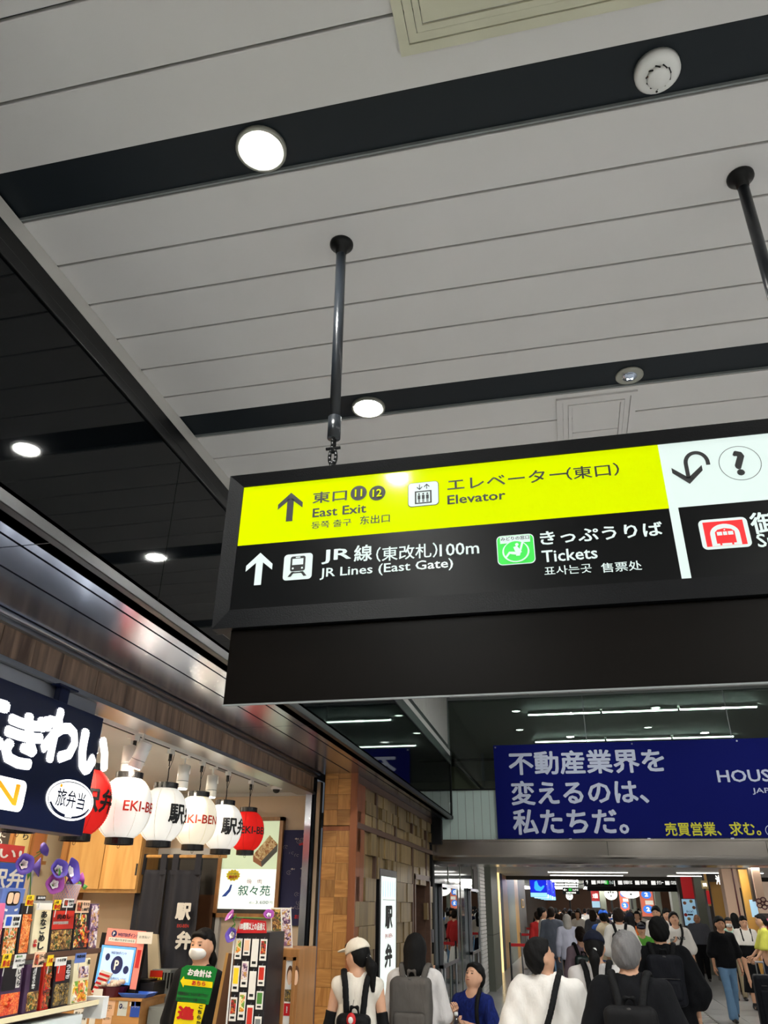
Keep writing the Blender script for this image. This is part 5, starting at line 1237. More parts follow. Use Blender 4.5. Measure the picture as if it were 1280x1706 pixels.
notice(120, 148, 1681, 1706, 'card_white', [('使えます', 'ink', .6, .8, .1, .9), ('カード各種', 'ink', .3, .5, .1, .9)]); notice(148, 160, 1693, 1706, 'card_white'); notice(170, 187, 1692, 1706, 'card_peach', [('電子マネー', 'ink', .5, .8, .1, .9)])
# till with point-card screen
t = thing('till_screen', 'black till terminal with blue points screen framed in pink card', 'till'); YT = YK+.10
C = [np.array(at_y(px, py, YT+dy)) for px, py, dy in ((160, 1648, 0), (226, 1653, 0), (244, 1552, .10), (180, 1546, .10))]
def quadpl(C, f0, f1, g0, g1, off):
    def bl(f, g): return (C[0]*(1-f)+C[1]*f)*(1-g)+(C[3]*(1-f)+C[2]*f)*g
    N = np.cross(C[1]-C[0], C[3]-C[0]); N /= np.linalg.norm(N); return [bl(f, g)+N*off for f, g in ((f0, g0), (f1, g0), (f1, g1), (f0, g1))], N
def qplate(nm, f0, f1, g0, g1, off, th, m_):
    P, N = quadpl(C, f0, f1, g0, g1, off); MB().poly(P, N*th).build(nm, m_, t)
def qtext(s_, f0, f1, g0, g1, off, m_, b_=.02):
    P, N = quadpl(C, f0, f1, g0, g1, off); U_ = P[1]-P[0]; V_ = P[3]-P[0]; v, f, asp = text_data(s_, b_); meshobj('lettering', [P[0]+U_*a_+V_*bb+N*cc*.0001 for a_, bb, cc in v], f, m_, t)
qplate('screen_case', -.14, .98, -.02, .92, -.06, .055, 'black_frame'); qplate('card_surround', .0, 1.0, .72, 1.0, .002, .002, 'pink_plain'); qplate('card_surround', .84, 1.0, .04, .74, .002, .002, 'pink_plain')
mat('screen_blue', (90, 160, 236), .4, emit=.55, ecol=(90, 160, 236)); mat('screen_pale', (176, 208, 240), .4, emit=.6, ecol=(176, 206, 240))
qplate('screen', -.06, .82, .10, .71, .001, .002, 'screen_blue'); qplate('screen_card', .0, .78, .14, .67, .004, .001, 'screen_pale')
P, N = quadpl(C, 0, 1, 0, 1, .006); U_ = P[1]-P[0]; V_ = P[3]-P[0]
def qell(nm, f, g, rf, rg, m_, off): meshobj(nm, [P[0]+U_*(f+rf*math.cos(k*PI/14))+V_*(g+rg*math.sin(k*PI/14))+N*off for k in range(28)], [tuple(range(28))], m_, t)
qell('round_mark', .42, .40, .15, .145, 'ink_blue', .001); qtext('P', .36, .47, .32, .48, .010, 'white_plain', .03); qell('round_mark', .15, .52, .06, .06, 'ink_blue', .001); qell('round_mark', .67, .33, .07, .065, 'ink_blue', .001)
qtext('WESTERポイント', .22, .62, .575, .625, .010, 'ink_blue'); qtext('WESTERポイント', .30, .82, .875, .945, .006, 'ink_blue', .03); qell('round_mark', .20, .91, .07, .055, 'ink_blue', -.001); qtext('P', .175, .225, .88, .94, .010, 'white_plain', .03)
qplate('caption_plate', .08, .78, .78, .85, .005, .001, 'card_white'); qtext('アプリ提示でたまるつかえる', .11, .75, .795, .835, .009, 'ink', .01); qtext('アプリはお持ちでしょうか？', .15, .72, .165, .205, .010, 'ink', .01); qplate('red_tab', .87, .97, .38, .68, .005, .001, 'red_plain')
t2 = thing('notice_card', 'small white notice clipped to the corner of the till screen', 'card'); a = at_y(228, 1572, YT+.05); b = at_y(256, 1553, YT+.05); rect('card', PY(YT+.04), a[0], b[0], a[2], b[2], 'card_white', t2, 0, .002); text('lettering', PY(YT+.04), 'お支払い', a[0]+.02, b[0]-.02, a[2]+.04, a[2]+.06, 'ink', t2, 0, .002)
# things on the counter
def onk(px, py, Y): q_ = at_y(px, py, Y); return np.array([q_[0], Y, kz])
c0 = onk(188, 1656, YK+.08); bk = thing('sweets_basket', 'dark red plastic basket of wrapped sweets on the counter', 'basket', c0)
mat('basket_red', (90, 20, 34), .3); mat('wrap', (226, 206, 190), .25, noise=.2, nscale=40)
MB().lathe([(.095, .002), (.125, .075), (.132, .078), (.120, .070), (.090, .006)], (0, 0, 0), 20).build('basket', 'basket_red', bk, False)
for k in range(16):
    x_, y_ = random.uniform(-.08, .08), random.uniform(-.06, .06); q_ = SDF().ell((x_, y_, .075+random.uniform(0, .03)), (.035, .022, .020), R=Rz(random.uniform(0, 3))).noise(.003, 150, 130, 120, k); v_, f_ = q_.mesh(.008); npmesh('sweet_packet', v_, f_, 'wrap', bk)
box('price_tag', -.10, -.02, -.130, -.126, -.01, .06, 'card_white', bk)
c0 = onk(230, 1657, YK+.10); ty = thing('coin_tray', 'bright blue plastic coin tray on the counter', 'tray', c0); mat('tray_blue', (60, 110, 220), .3)
MB().add([(-.10, -.07, .002), (.10, -.07, .002), (.10, .07, .002), (-.10, .07, .002), (-.13, -.09, .03), (.13, -.09, .03), (.13, .09, .03), (-.13, .09, .03)], [(0, 1, 2, 3), (0, 1, 5, 4), (1, 2, 6, 5), (2, 3, 7, 6), (3, 0, 4, 7)]).build('tray', 'tray_blue', ty); b = ty.children[0].modifiers.new('s', 'SOLIDIFY'); b.thickness = .004; MB().add([(-.09, -.06, .006), (.09, -.06, .006), (.09, .06, .006), (-.09, .06, .006)], [(0, 1, 2, 3)]).build('mat', 'blue_plain', ty)
c0 = onk(165, 1650, YK+.20); t = thing('flyer_stack', 'red and white striped leaflet bag leaning beside the sweets basket', 'bag'); 
C = [np.array(at_y(px, py, YK+.02)) for px, py in ((152, 1655), (163, 1658), (186, 1622), (168, 1616))]; N = np.array([0, -1., 0]); MB().poly(C, (0, .03, 0)).build('bag', 'white_cloth', t)
for k in range(5):
    f0, f1 = .05+.19*k, .14+.19*k; MB().poly([C[0]*(1-f0)+C[3]*f0+N*.003, C[1]*(1-f0)+C[2]*f0+N*.003, C[1]*(1-f1)+C[2]*f1+N*.003, C[0]*(1-f1)+C[3]*f1+N*.003], (0, .002, 0)).build('stripe', 'red_plain', t)
mat('till_black', (22, 22, 24), .4); t = thing('till_machine', 'black till body on the counter behind the coin tray', 'till'); a = at_y(222, 1658, YK+.25); b = at_y(262, 1640, YK+.25); box('body', a[0], b[0], YK+.20, YK+.5, kz, kz+.10, 'till_black', t, .006); box('keypad', a[0]+.02, b[0]-.04, YK+.19, YK+.32, kz+.10, kz+.115, 'black_frame', t)
# steel rack with the yellow sticker behind the till
t = thing('card_rack', 'grey rack with yellow red sticker beside the charcoal curtain', 'rack'); YR = 6.95
a = at_y(249, 1650, YR); b = at_y(285, 1616, YR); box('rack_body', a[0], b[0], YR, YR+.25, .95, b[2], 'trim_grey', t, .004)
for k in range(4): box('rack_slot', a[0]+.10+k*.03, a[0]+.112+k*.03, YR-.012, YR, a[2]+.02, b[2]-.02, 'black_frame', t)
a = at_y(249, 1641, YR); b = at_y(273, 1617, YR); rect('sticker', PY(YR-.014), a[0], b[0], a[2], b[2], 'yellow_plain', t); rect('sticker_top', PY(YR-.015), a[0], b[0], a[2]+(b[2]-a[2])*.55, b[2], 'box_red', t); text('lettering', PY(YR-.016), 'おすすめ', a[0]+.01, b[0]-.01, a[2]+.02, a[2]+.06, 'ink', t, .02)
t = thing('side_cabinet', 'grey low cabinet between the counter and the shop assistant', 'cabinet'); box('body', kx1+.02, kx1+.55, YK+.1, YK+.6, 0, kz-.06, 'trim_grey', t, .004); box('drawer', kx1+.04, kx1+.53, YK+.09, YK+.1, kz-.26, kz-.08, 'trim_grey', t); box('handle', kx1+.22, kx1+.35, YK+.075, YK+.09, kz-.17, kz-.155, 'steel', t)
t = thing('sign_slat', 'tall narrow beige panel leaning behind the till screen', 'panel'); a = at_y(248, 1640, 7.0); b = at_y(262, 1558, 7.0); MB().poly([at_y(247, 1655, 7.0), at_y(268, 1652, 7.0), at_y(262, 1557, 7.0), at_y(246, 1555, 7.0)], (0, .03, 0)).build('panel', 'cream_wall', t)
# ---- green and yellow pay-here boards on a pole
YG = 5.35; pg = PY(YG); t = thing('queue_sign', 'green and yellow laminated queue sign with arrow before the assistant', 'sign')
def G(px, py): q_ = at_y(px, py, YG); return (q_[0], q_[2])
mat('laminate_green', (20, 120, 50), .12); mat('laminate_yellow', (240, 216, 24), .12)
def Gq(pts, m_, nm, n): return shape(nm, pg, [[G(*q_) for q_ in pts]], m_, t, n)
b0 = [G(*q_) for q_ in ((293, 1667), (347, 1674), (362, 1615), (355, 1610), (311, 1608), (303, 1613))]
MB().poly([pg.p(u_, v_, 0) for u_, v_ in b0], (0, .006, 0)).build('green_board', 'laminate_green', t); b0 = [G(*q_) for q_ in ((288, 1712), (330, 1720), (343, 1672), (296, 1669))]; MB().poly([pg.p(u_, v_, 0) for u_, v_ in b0], (0, .006, 0)).build('yellow_board', 'laminate_yellow', t)
def gtext(s_, C4, m_, b_=.03, n=.003):
    C4 = [np.array(G(*q_)) for q_ in C4]; v, f, asp = text_data(s_, b_); pts = []
    for a_, b2, c2 in v:
        w2 = (C4[0]*(1-a_)+C4[1]*a_)*(1-b2)+(C4[3]*(1-a_)+C4[2]*a_)*b2; pts.append(pg.p(w2[0], w2[1], n+c2*.0001))
    meshobj('lettering', pts, f, m_, t)
gtext('お会計は', ((312, 1625), (352, 1630), (354, 1617), (315, 1613)), 'white_plain', .05)
Gq(((301, 1634), (307, 1626), (308, 1631), (355, 1636), (354, 1646), (307, 1641), (306, 1645)), 'laminate_yellow', 'arrow', .004); gtext('あちら', ((320, 1641), (343, 1643), (344, 1635), (321, 1633)), 'red_plain', .04, .007)
gtext('冷蔵庫商品はこちらから取り下さい', ((296, 1657), (346, 1662), (347, 1656), (297, 1651)), 'ink', .02); gtext('お並びの方はご注意ください', ((295, 1666), (344, 1671), (345, 1665), (296, 1660)), 'ink', .02)
gtext('進', ((294, 1698), (323, 1700), (325, 1678), (298, 1675)), 'red_plain', .06); gtext('こ', ((331, 1680), (338, 1681), (339, 1675), (332, 1674)), 'ink', .05); gtext('ち', ((329, 1689), (336, 1690), (337, 1683), (330, 1682)), 'ink', .05); gtext('ら', ((328, 1698), (335, 1699), (336, 1692), (329, 1691)), 'ink', .05); gtext('か', ((327, 1707), (334, 1708), (335, 1701), (328, 1700)), 'ink', .05)
a = at_y(322, 1680, YG+.02); MB().rod((a[0], YG+.02, 0), (a[0], YG+.02, 1.45), .012, n=10).build('pole', 'steel', t, True); MB().lathe([(.16, 0), (.16, .012), (.02, .03)], (a[0], YG+.02, 0), 24).build('foot', 'black_frame', t, True)
# ---- tall wooden board, badge rack, wooden poster stand
t = thing('wooden_board', 'tall leaning pale wooden partition right of the assistant', 'board'); YW = 5.6
MB().poly([at_y(351, 1720, YW), at_y(357, 1720, YW), at_y(381, 1588, YW), at_y(377, 1587, YW)], (0, .02, 0)).build('edge', 'oak', t); MB().poly([at_y(357, 1720, YW), at_y(390, 1720, YW), at_y(393, 1590, YW), at_y(381, 1588, YW)], (0, .02, 0)).build('face', 'brown_plain', t)
YBk = 5.35; pq = PY(YBk); t = thing('badge_rack', 'narrow dark revolving rack hung with small souvenir packets', 'rack')
def A(px, py, Y=YBk): q_ = at_y(px, py, Y); return q_
a = A(394, 1560); b = A(449, 1560); box('rack_panel', a[0], b[0], YBk, YBk+.30, .02, A(394, 1552)[2], 'box_black', t, .004)
MB().rod((a[0]-.01, YBk-.01, 0), (a[0]-.01, YBk-.01, A(392, 1556)[2]), .006, n=8).build('wire_post', 'white_plastic', t)
z0, z1 = A(410, 1555)[2], A(410, 1531)[2]; MB().poly([(a[0], YBk-.01, z0), (b[0]-.02, YBk-.01, z0+.005), (b[0]-.03, YBk-.01, z1-.01), (a[0]+.03, YBk-.01, z1)], (0, .01, 0)).build('header_card', 'box_pink' if 0 else 'red_plain', t); text('lettering', pq, '100種類以上の品揃え', a[0]+.02, b[0]-.03, z0+.02, z1-.02, 'white_plain', t, .03, .013)
ms = ['card_white', 'f_brown', 'f_red', 'card_peach', 'leaf_green', 'f_violet', 'box_red', 'card_yellow', 'f_bright', 'trim_grey']
rr = random.Random(11)
for i in range(4):
    zc_ = z0-.03; row_ = -1
    while zc_ > .35:
        hh = rr.uniform(.08, .16); ww_ = (b[0]-a[0])/4*.78; x_ = a[0]+(b[0]-a[0])*(i+.1)/4
        row_ = row_+1; o = thing('souvenir_packet', 'souvenir packet on the dark rack, %s from the top in the %s column' % (('first', 'second', 'third', 'fourth', 'fifth', 'sixth', 'seventh', 'eighth', 'ninth', 'tenth', 'eleventh', 'twelfth')[min(row_, 11)], ('first', 'second', 'third', 'fourth')[i]), 'packet', (x_, YBk-.012, zc_-hh), 0, 'souvenir packets on the dark rack')
        box('packet', 0, ww_, -.006, 0, 0, hh, 'card_white', o); rect('picture', Plane((0, -.006, 0), (1, 0, 0), (0, 0, 1)), ww_*.12, ww_*.88, hh*.30, hh*.92, rr.choice(ms), o, .001); rect('caption', Plane((0, -.006, 0), (1, 0, 0), (0, 0, 1)), ww_*.2, ww_*.8, hh*.1, hh*.2, 'ink', o, .001)
        MB().rod((ww_/2, .0, hh), (ww_/2, .01, hh+.01), .003, n=6).build('hook', 'steel', o); zc_ -= hh+rr.uniform(.02, .04)
t = thing('flower_spray', 'pink and violet artificial blooms at the top left of the dark rack', 'flowers')
for px, py, r, m_, dd in ((384, 1526, .04, 'petal_magenta', (-.6, -.6, .6)), (386, 1558, .045, 'petal', (-.3, -1, .2)), (448, 1524, .035, 'petal_magenta', (.3, -.8, .7))): bloom(t, A(px, py, YBk-.03), dd, r, m_)
leaf(t, A(390, 1534, YBk-.03), (.3, 0, 1), .05); leaf(t, A(392, 1538, YBk-.03), (-.5, 0, -.6), .05); MB().tube([A(386, 1556, YBk-.02), A(392, 1540, YBk-.02), A(386, 1528, YBk-.02), A(448, 1530, YBk-.02)], .003, 5).build('vine', 'leaf_green', t)
YQ = 5.75; t = thing('poster_stand', 'light brown wooden case with framed poster beside the steel post', 'stand'); a = at_y(450, 1640, YQ); b = at_y(496, 1640, YQ); zt = at_y(470, 1580, YQ)[2]
box('case', a[0], b[0], YQ, YQ+.4, 0, zt, 'oak_frame', t, .004); pf = PY(YQ); f0, f1 = a[0]+.09, b[0]-.02; g1 = zt-.05; g0 = zt-.60
for q in ((f0, f0+.02, g0, g1), (f1-.02, f1, g0, g1), (f0, f1, g0, g0+.02), (f0, f1, g1-.02, g1)): box('frame', q[0], q[1], YQ-.015, YQ, q[2], q[3], 'oak_frame', t)
rect('poster_sheet', pf, f0+.02, f1-.02, g0+.02, g1-.02, 'card_white', t, .003)
for k in range(2): x_ = f0+.05+.045*k; shape('printed_figure', pf, [ell(x_, g1-.12, .017, .045, 16)], 'card_peach', t, .005); shape('printed_hair', pf, [ell(x_, g1-.105, .022, .055, 16)], 'brown_plain', t, .004)
rect('printed_band', pf, f0+.022, f1-.022, g1-.34, g1-.27, 'red_plain', t, .005); text('lettering', pf, '整理中', f0+.04, f1-.04, g1-.325, g1-.285, 'white_plain', t, .02, .006); rect('printed_picture', pf, f0+.022, f1-.022, g1-.26, g1-.19, 'f_dark', t, .005); text('lettering', pf, 'ZIPPOLE', f0+.03, f1-.03, g1-.42, g1-.38, 'ink', t, .01, .005) if 0 else None
rect('red_edge', pf, a[0]+.02, b[0], g0-.09, g0-.05, 'red_plain', t, .004)
for k, (px, m_, lb_) in enumerate(((462, 'f_brown', 'green tinted picture booklet standing on the wooden case'), (478, 'f_violet', 'grey violet picture booklet standing behind the green tinted one'))):
    t = thing('booklet', lb_, 'booklet'); y_ = YQ+.06+.05*k; q0, q1 = at_y(px-9, 1578, y_), at_y(px+9, 1578, y_); MB().poly([(q0[0], y_, zt), (q1[0], y_, zt), (q1[0]-.03, y_, zt+.25), (q0[0]-.03, y_, zt+.25)], (0, .012, 0)).build('cover', 'card_white', t); MB().poly([(q0[0]+.006, y_-.002, zt+.01), (q1[0]-.006, y_-.002, zt+.01), (q1[0]-.035, y_-.002, zt+.24), (q0[0]-.022, y_-.002, zt+.24)], (0, .002, 0)).build('cover_picture', m_, t)
# ---- lit wall sign in the block wall
XLB = XW+.012; pl2 = PX(XLB+.012); t = thing('light_box', 'tall narrow lit white sign with black letters on the block wall', 'sign')
y0, y1, z1 = 8.17, 9.0, 2.165; z0 = .60
box('case', XW-.05, XLB, y0, y1, z0, z1, 'black_frame', t, .004); rect('lit_face', pl2, y0+.06, y1-.05, z0+.05, z1-.07, 'poster_white', t, -.010)
pl3 = PX(XLB+.004)
for k in range(6): rect('printed_line', pl3, y0+.12+k*.11, y0+.16+k*.11, z1-.26, z1-.11, 'screen_pale', t)
for q in ((y0+.13, y1-.12, z1-.285, z1-.28), (y0+.13, y0+.135, 1.0, z1-.28), (y1-.125, y1-.12, 1.0, z1-.28)): rect('printed_rule', pl3, *q, 'trim_grey', t, .0015)
text('lettering', pl3, '駅', y0+.24, y1-.24, 1.62, 1.83, 'ink', t, .05); text('lettering', pl3, 'EKI-BEN', y0+.25, y1-.24, 1.54, 1.575, 'red_plain', t, .01); text('lettering', pl3, '弁', y0+.24, y1-.24, 1.28, 1.49, 'ink', t, .05)
# ================================================================ FAR CONCOURSE
mat('grey_glass', (62, 72, 74), .06, ior=1.5); mat('stone_grey', (112, 116, 104), .5, noise=.05); mat('gold_wall', (196, 146, 62), .45, noise=.08, nscale=3); mat('glow_warm', (255, 226, 170), .5, emit=1.3, ecol=(255, 220, 150)); mat('far_ceiling', (170, 172, 166), .6)
mat('screen_navy', (16, 30, 190), .4, emit=1.3, ecol=(14, 34, 200)); mat('screen_cyan', (60, 170, 245), .4, emit=1.4, ecol=(50, 160, 250)); mat('screen_ice', (170, 225, 250), .4, emit=1.2, ecol=(150, 215, 250)); mat('screen_pink', (230, 130, 220), .4, emit=1.2, ecol=(240, 120, 220))
mat('far_white', (245, 245, 240), .5, emit=1.0, ecol=(245, 245, 240)); mat('far_yellow', (230, 235, 40), .5, emit=1.0, ecol=(225, 235, 20)); mat('poster_blue', (170, 205, 226), .5, emit=.45, ecol=(160, 205, 235)); mat('poster_red', (200, 30, 36), .5, emit=.25, ecol=(200, 20, 30)); mat('peach_wall', (220, 186, 160), .6); mat('shop_dark', (48, 40, 34), .6); mat('poster_orange', (196, 96, 70), .5, emit=.2, ecol=(200, 90, 60)); mat('disc_blue', (50, 120, 220), .5, emit=.4, ecol=(40, 120, 225))
XG = -2.15
def Yx(px, X=XG, py=1560): return at_x(px, py, X)[1]
gw = S(box('wall_left_far', XG-.25, XG-.04, YB+.03, Yx(802), 0, 2.80, 'dark_wall'))
ys = [YB+.05, 13.2, 14.8, 16.4, Yx(792)]
for a, b in zip(ys[:-1], ys[1:]): box('glass_panel', XG-.04, XG-.02, a+.006, b-.006, .12, 2.78, 'grey_glass', gw); box('mullion', XG-.035, XG-.01, b-.02, b+.02, 0, 2.8, 'stone_grey', gw)
box('dark_panel', XG-.04, XG+.0, Yx(793), Yx(800), 0, 2.55, 'shop_dark', gw)
sh_ = S(box('shutter', XG-.10, XG-.02, Yx(802), Yx(812), 0, 2.80, 'trim_grey'))
for k in range(34): box('louvre', XG-.02, XG+.01, Yx(803), Yx(811), .05+k*.08, .115+k*.08, 'white_plastic', sh_)
cl_ = S(box('column', -2.62, -2.04, 21.4, 23.3, 0, 2.80, 'stone_grey')); box('joint', -2.04, -2.035, 21.4, 23.3, 1.18, 1.19, 'dark_wall', cl_); box('joint', -2.6, -2.04, 21.395, 21.4, 1.18, 1.19, 'dark_wall', cl_)
XH = -2.35
segs = [(836, 837.3, 'glow_warm'), (837.3, 842, 'shop_dark'), (842, 850, 'gold_wall'), (850, 862, 'stone_grey'), (862, 868, 'gold_wall'), (868, 880, 'shop_dark')]
for i, (a, b, m_) in enumerate(segs): S(box('wall_left_bay', XH-.3, XH-.0, Yx(a, XH), Yx(b, XH), 0, 3.6, m_))
S(box('wall_left_end', XH-.3, XH, Yx(880, XH), 78, 0, 3.7, 'grey_glass'))
t = thing('wall_plate', 'small framed plate on the dark wall strip below the blue screens', 'plate'); box('plate', XH, XH+.03, Yx(872, XH), Yx(876, XH), 1.75, 2.1, 'gold', t); box('plate_sheet', XH+.03, XH+.035, Yx(873, XH), Yx(875, XH), 1.8, 2.05, 'ink', t)
# glass cases on the left wall
for (pa, pb_, lb_) in ((733, 761, 'tall glazed poster case with silver frame on the left glass wall'), (783, 797, 'second narrower glazed poster case further along the left glass wall')):
    t = thing('poster_case', lb_, 'display case'); ya, yb_ = Yx(pa), Yx(pb_); z0, z1 = .95, 2.15
    for q in ((ya, ya+.05, z0, z1), (yb_-.05, yb_, z0, z1), (ya, yb_, z0, z0+.05), (ya, yb_, z1-.05, z1)): box('frame', XG-.01, XG+.05, q[0], q[1], q[2], q[3], 'steel_soft', t)
    box('back', XG-.01, XG+.0, ya+.05, yb_-.05, z0+.05, z1-.05, 'trim_grey', t); box('pane', XG+.035, XG+.04, ya+.05, yb_-.05, z0+.05, z1-.05, 'shop_glass', t); box('sheet', XG+.0, XG+.004, ya+.3, ya+.8, 1.4, 2.0, 'poster_blue', t)
    for yy in (ya+.3, yb_-.3): MB().rod((XG+.02, yy, 0), (XG+.02, yy, z0), .02, n=8).build('leg', 'steel_soft', t)
# far ceiling and end
c4 = S(box('ceiling_4', -4, 9, 30.6, 78, 3.25, 3.4, 'far_ceiling')); S(box('wall_end', -4, 10, 76, 76.2, 0, 3.3, 'brown_plain'))
for i in range(16): box('ceiling_beam', -4, 9, 32+i*2.8, 32.2+i*2.8, 3.16, 3.25, 'far_ceiling', c4)
k = 0
for Y in (33.5, 39.5, 45, 48, 54, 61.5, 68):
    for x in (-.55, 1.6, 4.2): k += 1; t = thing('linear_light', 'bright ceiling lamp of the far concourse, row %s, %s' % ({33.5: 'one', 39.5: 'two', 45: 'three', 48: 'four', 54: 'five', 61.5: 'six', 68: 'seven'}[Y], 'left' if x < 0 else 'middle' if x < 3 else 'right'), 'light', (x, Y, 3.07), 0, 'lamps of the far concourse'); box('housing', -.85, .85, -.08, .08, 0, .178, 'white_plastic', t); box('tube', -.83, .83, -.06, .06, -.03, 0, 'tube_far', t)
# right-hand shops, stepped along the passage
S(box('wall_right_far', 9, 9.2, YB+.5, 78, 0, 3.9, 'peach_wall')); S(box('wall_right_side', 6.5, 6.6, YB+.5, 18, 0, 2.8, 'wall_white'))
def slab(name, pa, pb_, Y, z0, z1, m_, depth=.5, parent=None):
    a = at_y(pa, 1500, Y); b = at_y(pb_, 1500, Y); return box(name, a[0], b[0], Y, Y+depth, z0, z1, m_, parent)
def face(parent, name, pa, pb_, pya, pyb, Y, m_, n=.004):
    a = at_y(pa, (pya+pyb)/2, Y); b = at_y(pb_, (pya+pyb)/2, Y); z0 = at_y((pa+pb_)/2, pyb, Y)[2]; z1 = at_y((pa+pb_)/2, pya, Y)[2]; rect(name, PY(Y), a[0], b[0], z0, z1, m_, parent, n); return a[0], b[0], z0, z1
S(slab('pillar', 1161, 1180, 29.0, 0, 2.78, 'stone_grey', .8)); S(slab('pillar', 1120, 1135, 36, 0, 3.25, 'stone_grey', .8)); S(slab('pillar', 1092, 1102, 44, 0, 3.25, 'stone_grey', .8)); S(slab('pillar', 1050, 1060, 52, 0, 3.25, 'stone_grey', .8)); S(slab('pillar', 1000, 1010, 62, 0, 3.25, 'stone_grey', .8))
t = thing('advert_column', 'pale blue food poster under a red header on the column', 'poster'); slab('column_body', 1134, 1162, 29.4, 0, 2.78, 'shop_dark', .5, t)
face(t, 'red_header', 1136, 1160, 1461, 1497, 29.4, 'poster_red'); u0, u1, v0, v1 = face(t, 'poster_sheet', 1139, 1161, 1498, 1542, 29.4, 'poster_blue')
for (f, g, m_) in ((.2, .85, 'box_brown'), (.7, .92, 'menu_cream'), (.85, .68, 'box_brown'), (.35, .25, 'menu_cream'), (.15, .4, 'box_red'), (.8, .2, 'box_brown')): shape('printed_bun', PY(29.4), [ell(u0+(u1-u0)*f, v0+(v1-v0)*g, .055, .05, 12)], m_, t, .008)
text('lettering', PY(29.4), 'まんじゅう', u0+.1, u1-.1, v0+(v1-v0)*.48, v0+(v1-v0)*.58, 'ink', t, .03, .008); rect('caption', PY(29.4), u0+.12, u1-.12, v0+(v1-v0)*.38, v0+(v1-v0)*.44, 'ink', t, .008)
for (pa, pb_, pya, pyb, Y, lb_, s_) in ((1068, 1090, 1484, 1527, 42, 'orange red poster with two blue discs, nearest of the three in the far crowd zone', '2'), (1033, 1048, 1484, 1518, 50, 'orange red poster with blue discs, middle of the three far posters', '2'), (986, 999, 1484, 1512, 58, 'red and white poster at the left of the three far posters', '')):
    t = thing('advert_board', lb_, 'poster'); slab('board', pa-1, pb_+1, Y, 0, 3.0, 'shop_dark', .15, t); u0, u1, v0, v1 = face(t, 'sheet', pa, pb_, pya, pyb, Y, 'poster_orange' if s_ else 'poster_red')
    if s_:
        for g in (.85, .28): shape('disc', PY(Y), [ell((u0+u1)/2, v0+(v1-v0)*g, (u1-u0)*.38, (v1-v0)*.16, 20)], 'disc_blue', t, .01); text('lettering', PY(Y), s_, (u0+u1)/2-.08, (u0+u1)/2+.08, v0+(v1-v0)*(g-.08), v0+(v1-v0)*(g+.08), 'far_white', t, .04, .016)
        rect('caption', PY(Y), u0+(u1-u0)*.35, u1-(u1-u0)*.05, v0+(v1-v0)*.46, v0+(v1-v0)*.62, 'card_white', t, .012)
    else: rect('lower_sheet', PY(Y), u0, u1, v0, v0+(v1-v0)*.38, 'poster_blue', t, .008); text('lettering', PY(Y), '大感謝', u0+.08, u1-.08, v0+(v1-v0)*.55, v0+(v1-v0)*.85, 'far_white', t, .03, .01)
for (px, py, Y, rx, rz_, lb_) in ((1018, 1489, 47, .34, .30, 'round white lit shop sign with dark marks above the far crowd'), (1051, 1486, 46, .52, .30, 'wide oval white lit shop sign right of the round one'), (949, 1493, 60, .24, .24, 'small white round sign under the far left direction sign')):
    q_ = at_y(px, py, Y); t = thing('round_sign', lb_, 'sign', (q_[0], Y, q_[2])); b_ = MB(); b_.poly([(rx*math.cos(2*PI*k/28), 0, rz_*math.sin(2*PI*k/28)) for k in range(28)], (0, .08, 0)); b_.build('disc', 'far_white', t)
    for (f, g) in ((-.35, .2), (.35, .2), (0, .25), (0, -.35)): shape('printed_mark', Plane((0, 0, 0), (1, 0, 0), (0, 0, 1)), [ell(rx*f, rz_*g, rx*.12, rz_*.16, 10)], 'ink', t, .004)
    MB().rod((0, .04, rz_), (0, .04, 3.25-q_[2]), .02, n=8).build('hanger', 'ink', t); MB().rod((0, .04, -rz_), (0, .04, -rz_-.5), .05, n=8).build('hanger_foot', 'ink', t)
# shops at right
t = thing('storefront', 'dark shop front with lit kanji plate and gold door on the right', 'shop'); Y = 26.5
slab('jamb', 1181, 1187, Y, 0, 2.78, 'shop_dark', .6, t); slab('lintel', 1187, 1213, Y, 2.55, 2.78, 'shop_dark', .6, t); slab('gold_post', 1180, 1184, Y-.1, 1.9, 2.78, 'gold_wall', .1, t); slab('gold_door', 1188, 1209, Y+.5, 0, 2.55, 'gold_wall', .1, t); slab('lit_edge', 1209, 1211, Y, 0, 2.55, 'far_white', .2, t)
u0, u1, v0, v1 = face(t, 'lit_plate', 1169, 1180, 1467, 1481, Y-.12, 'menu_cream'); text('lettering', PY(Y-.12), '甘味', u0+.03, u1-.03, v0+.06, v1-.06, 'far_white', t, .06, .01)
a = at_y(1194, 1474, Y); text('lettering', PY(Y), '沖縄', a[0], a[0]+.30, a[2], a[2]+.26, 'far_white', t, .05, .01); box('small_red_sign', at_y(1178, 1495, Y-.2)[0], at_y(1183, 1495, Y-.2)[0], Y-.25, Y-.2, 1.95, 2.3, 'poster_red', t)
t = thing('storefront', 'peach walled shop front with dark red upright line, far right', 'shop'); Y = 23.5
slab('peach_wall', 1211, 1236, Y, 0, 2.78, 'peach_wall', .5, t); slab('red_line', 1228, 1230, Y-.03, 0, 2.78, 'basket_red', .03, t); slab('peach_panel', 1236, 1252, Y+.6, 2.35, 2.78, 'peach_wall', .3, t); slab('dark_recess', 1236, 1252, Y+1.2, 0, 2.35, 'shop_dark', .3, t); face(t, 'lit_panel', 1241, 1246, 1481, 1497, Y+.4, 'far_white')
t = thing('storefront', 'shop corner with red goods and maroon knot emblem, at the right picture edge', 'shop'); Y = 21.5
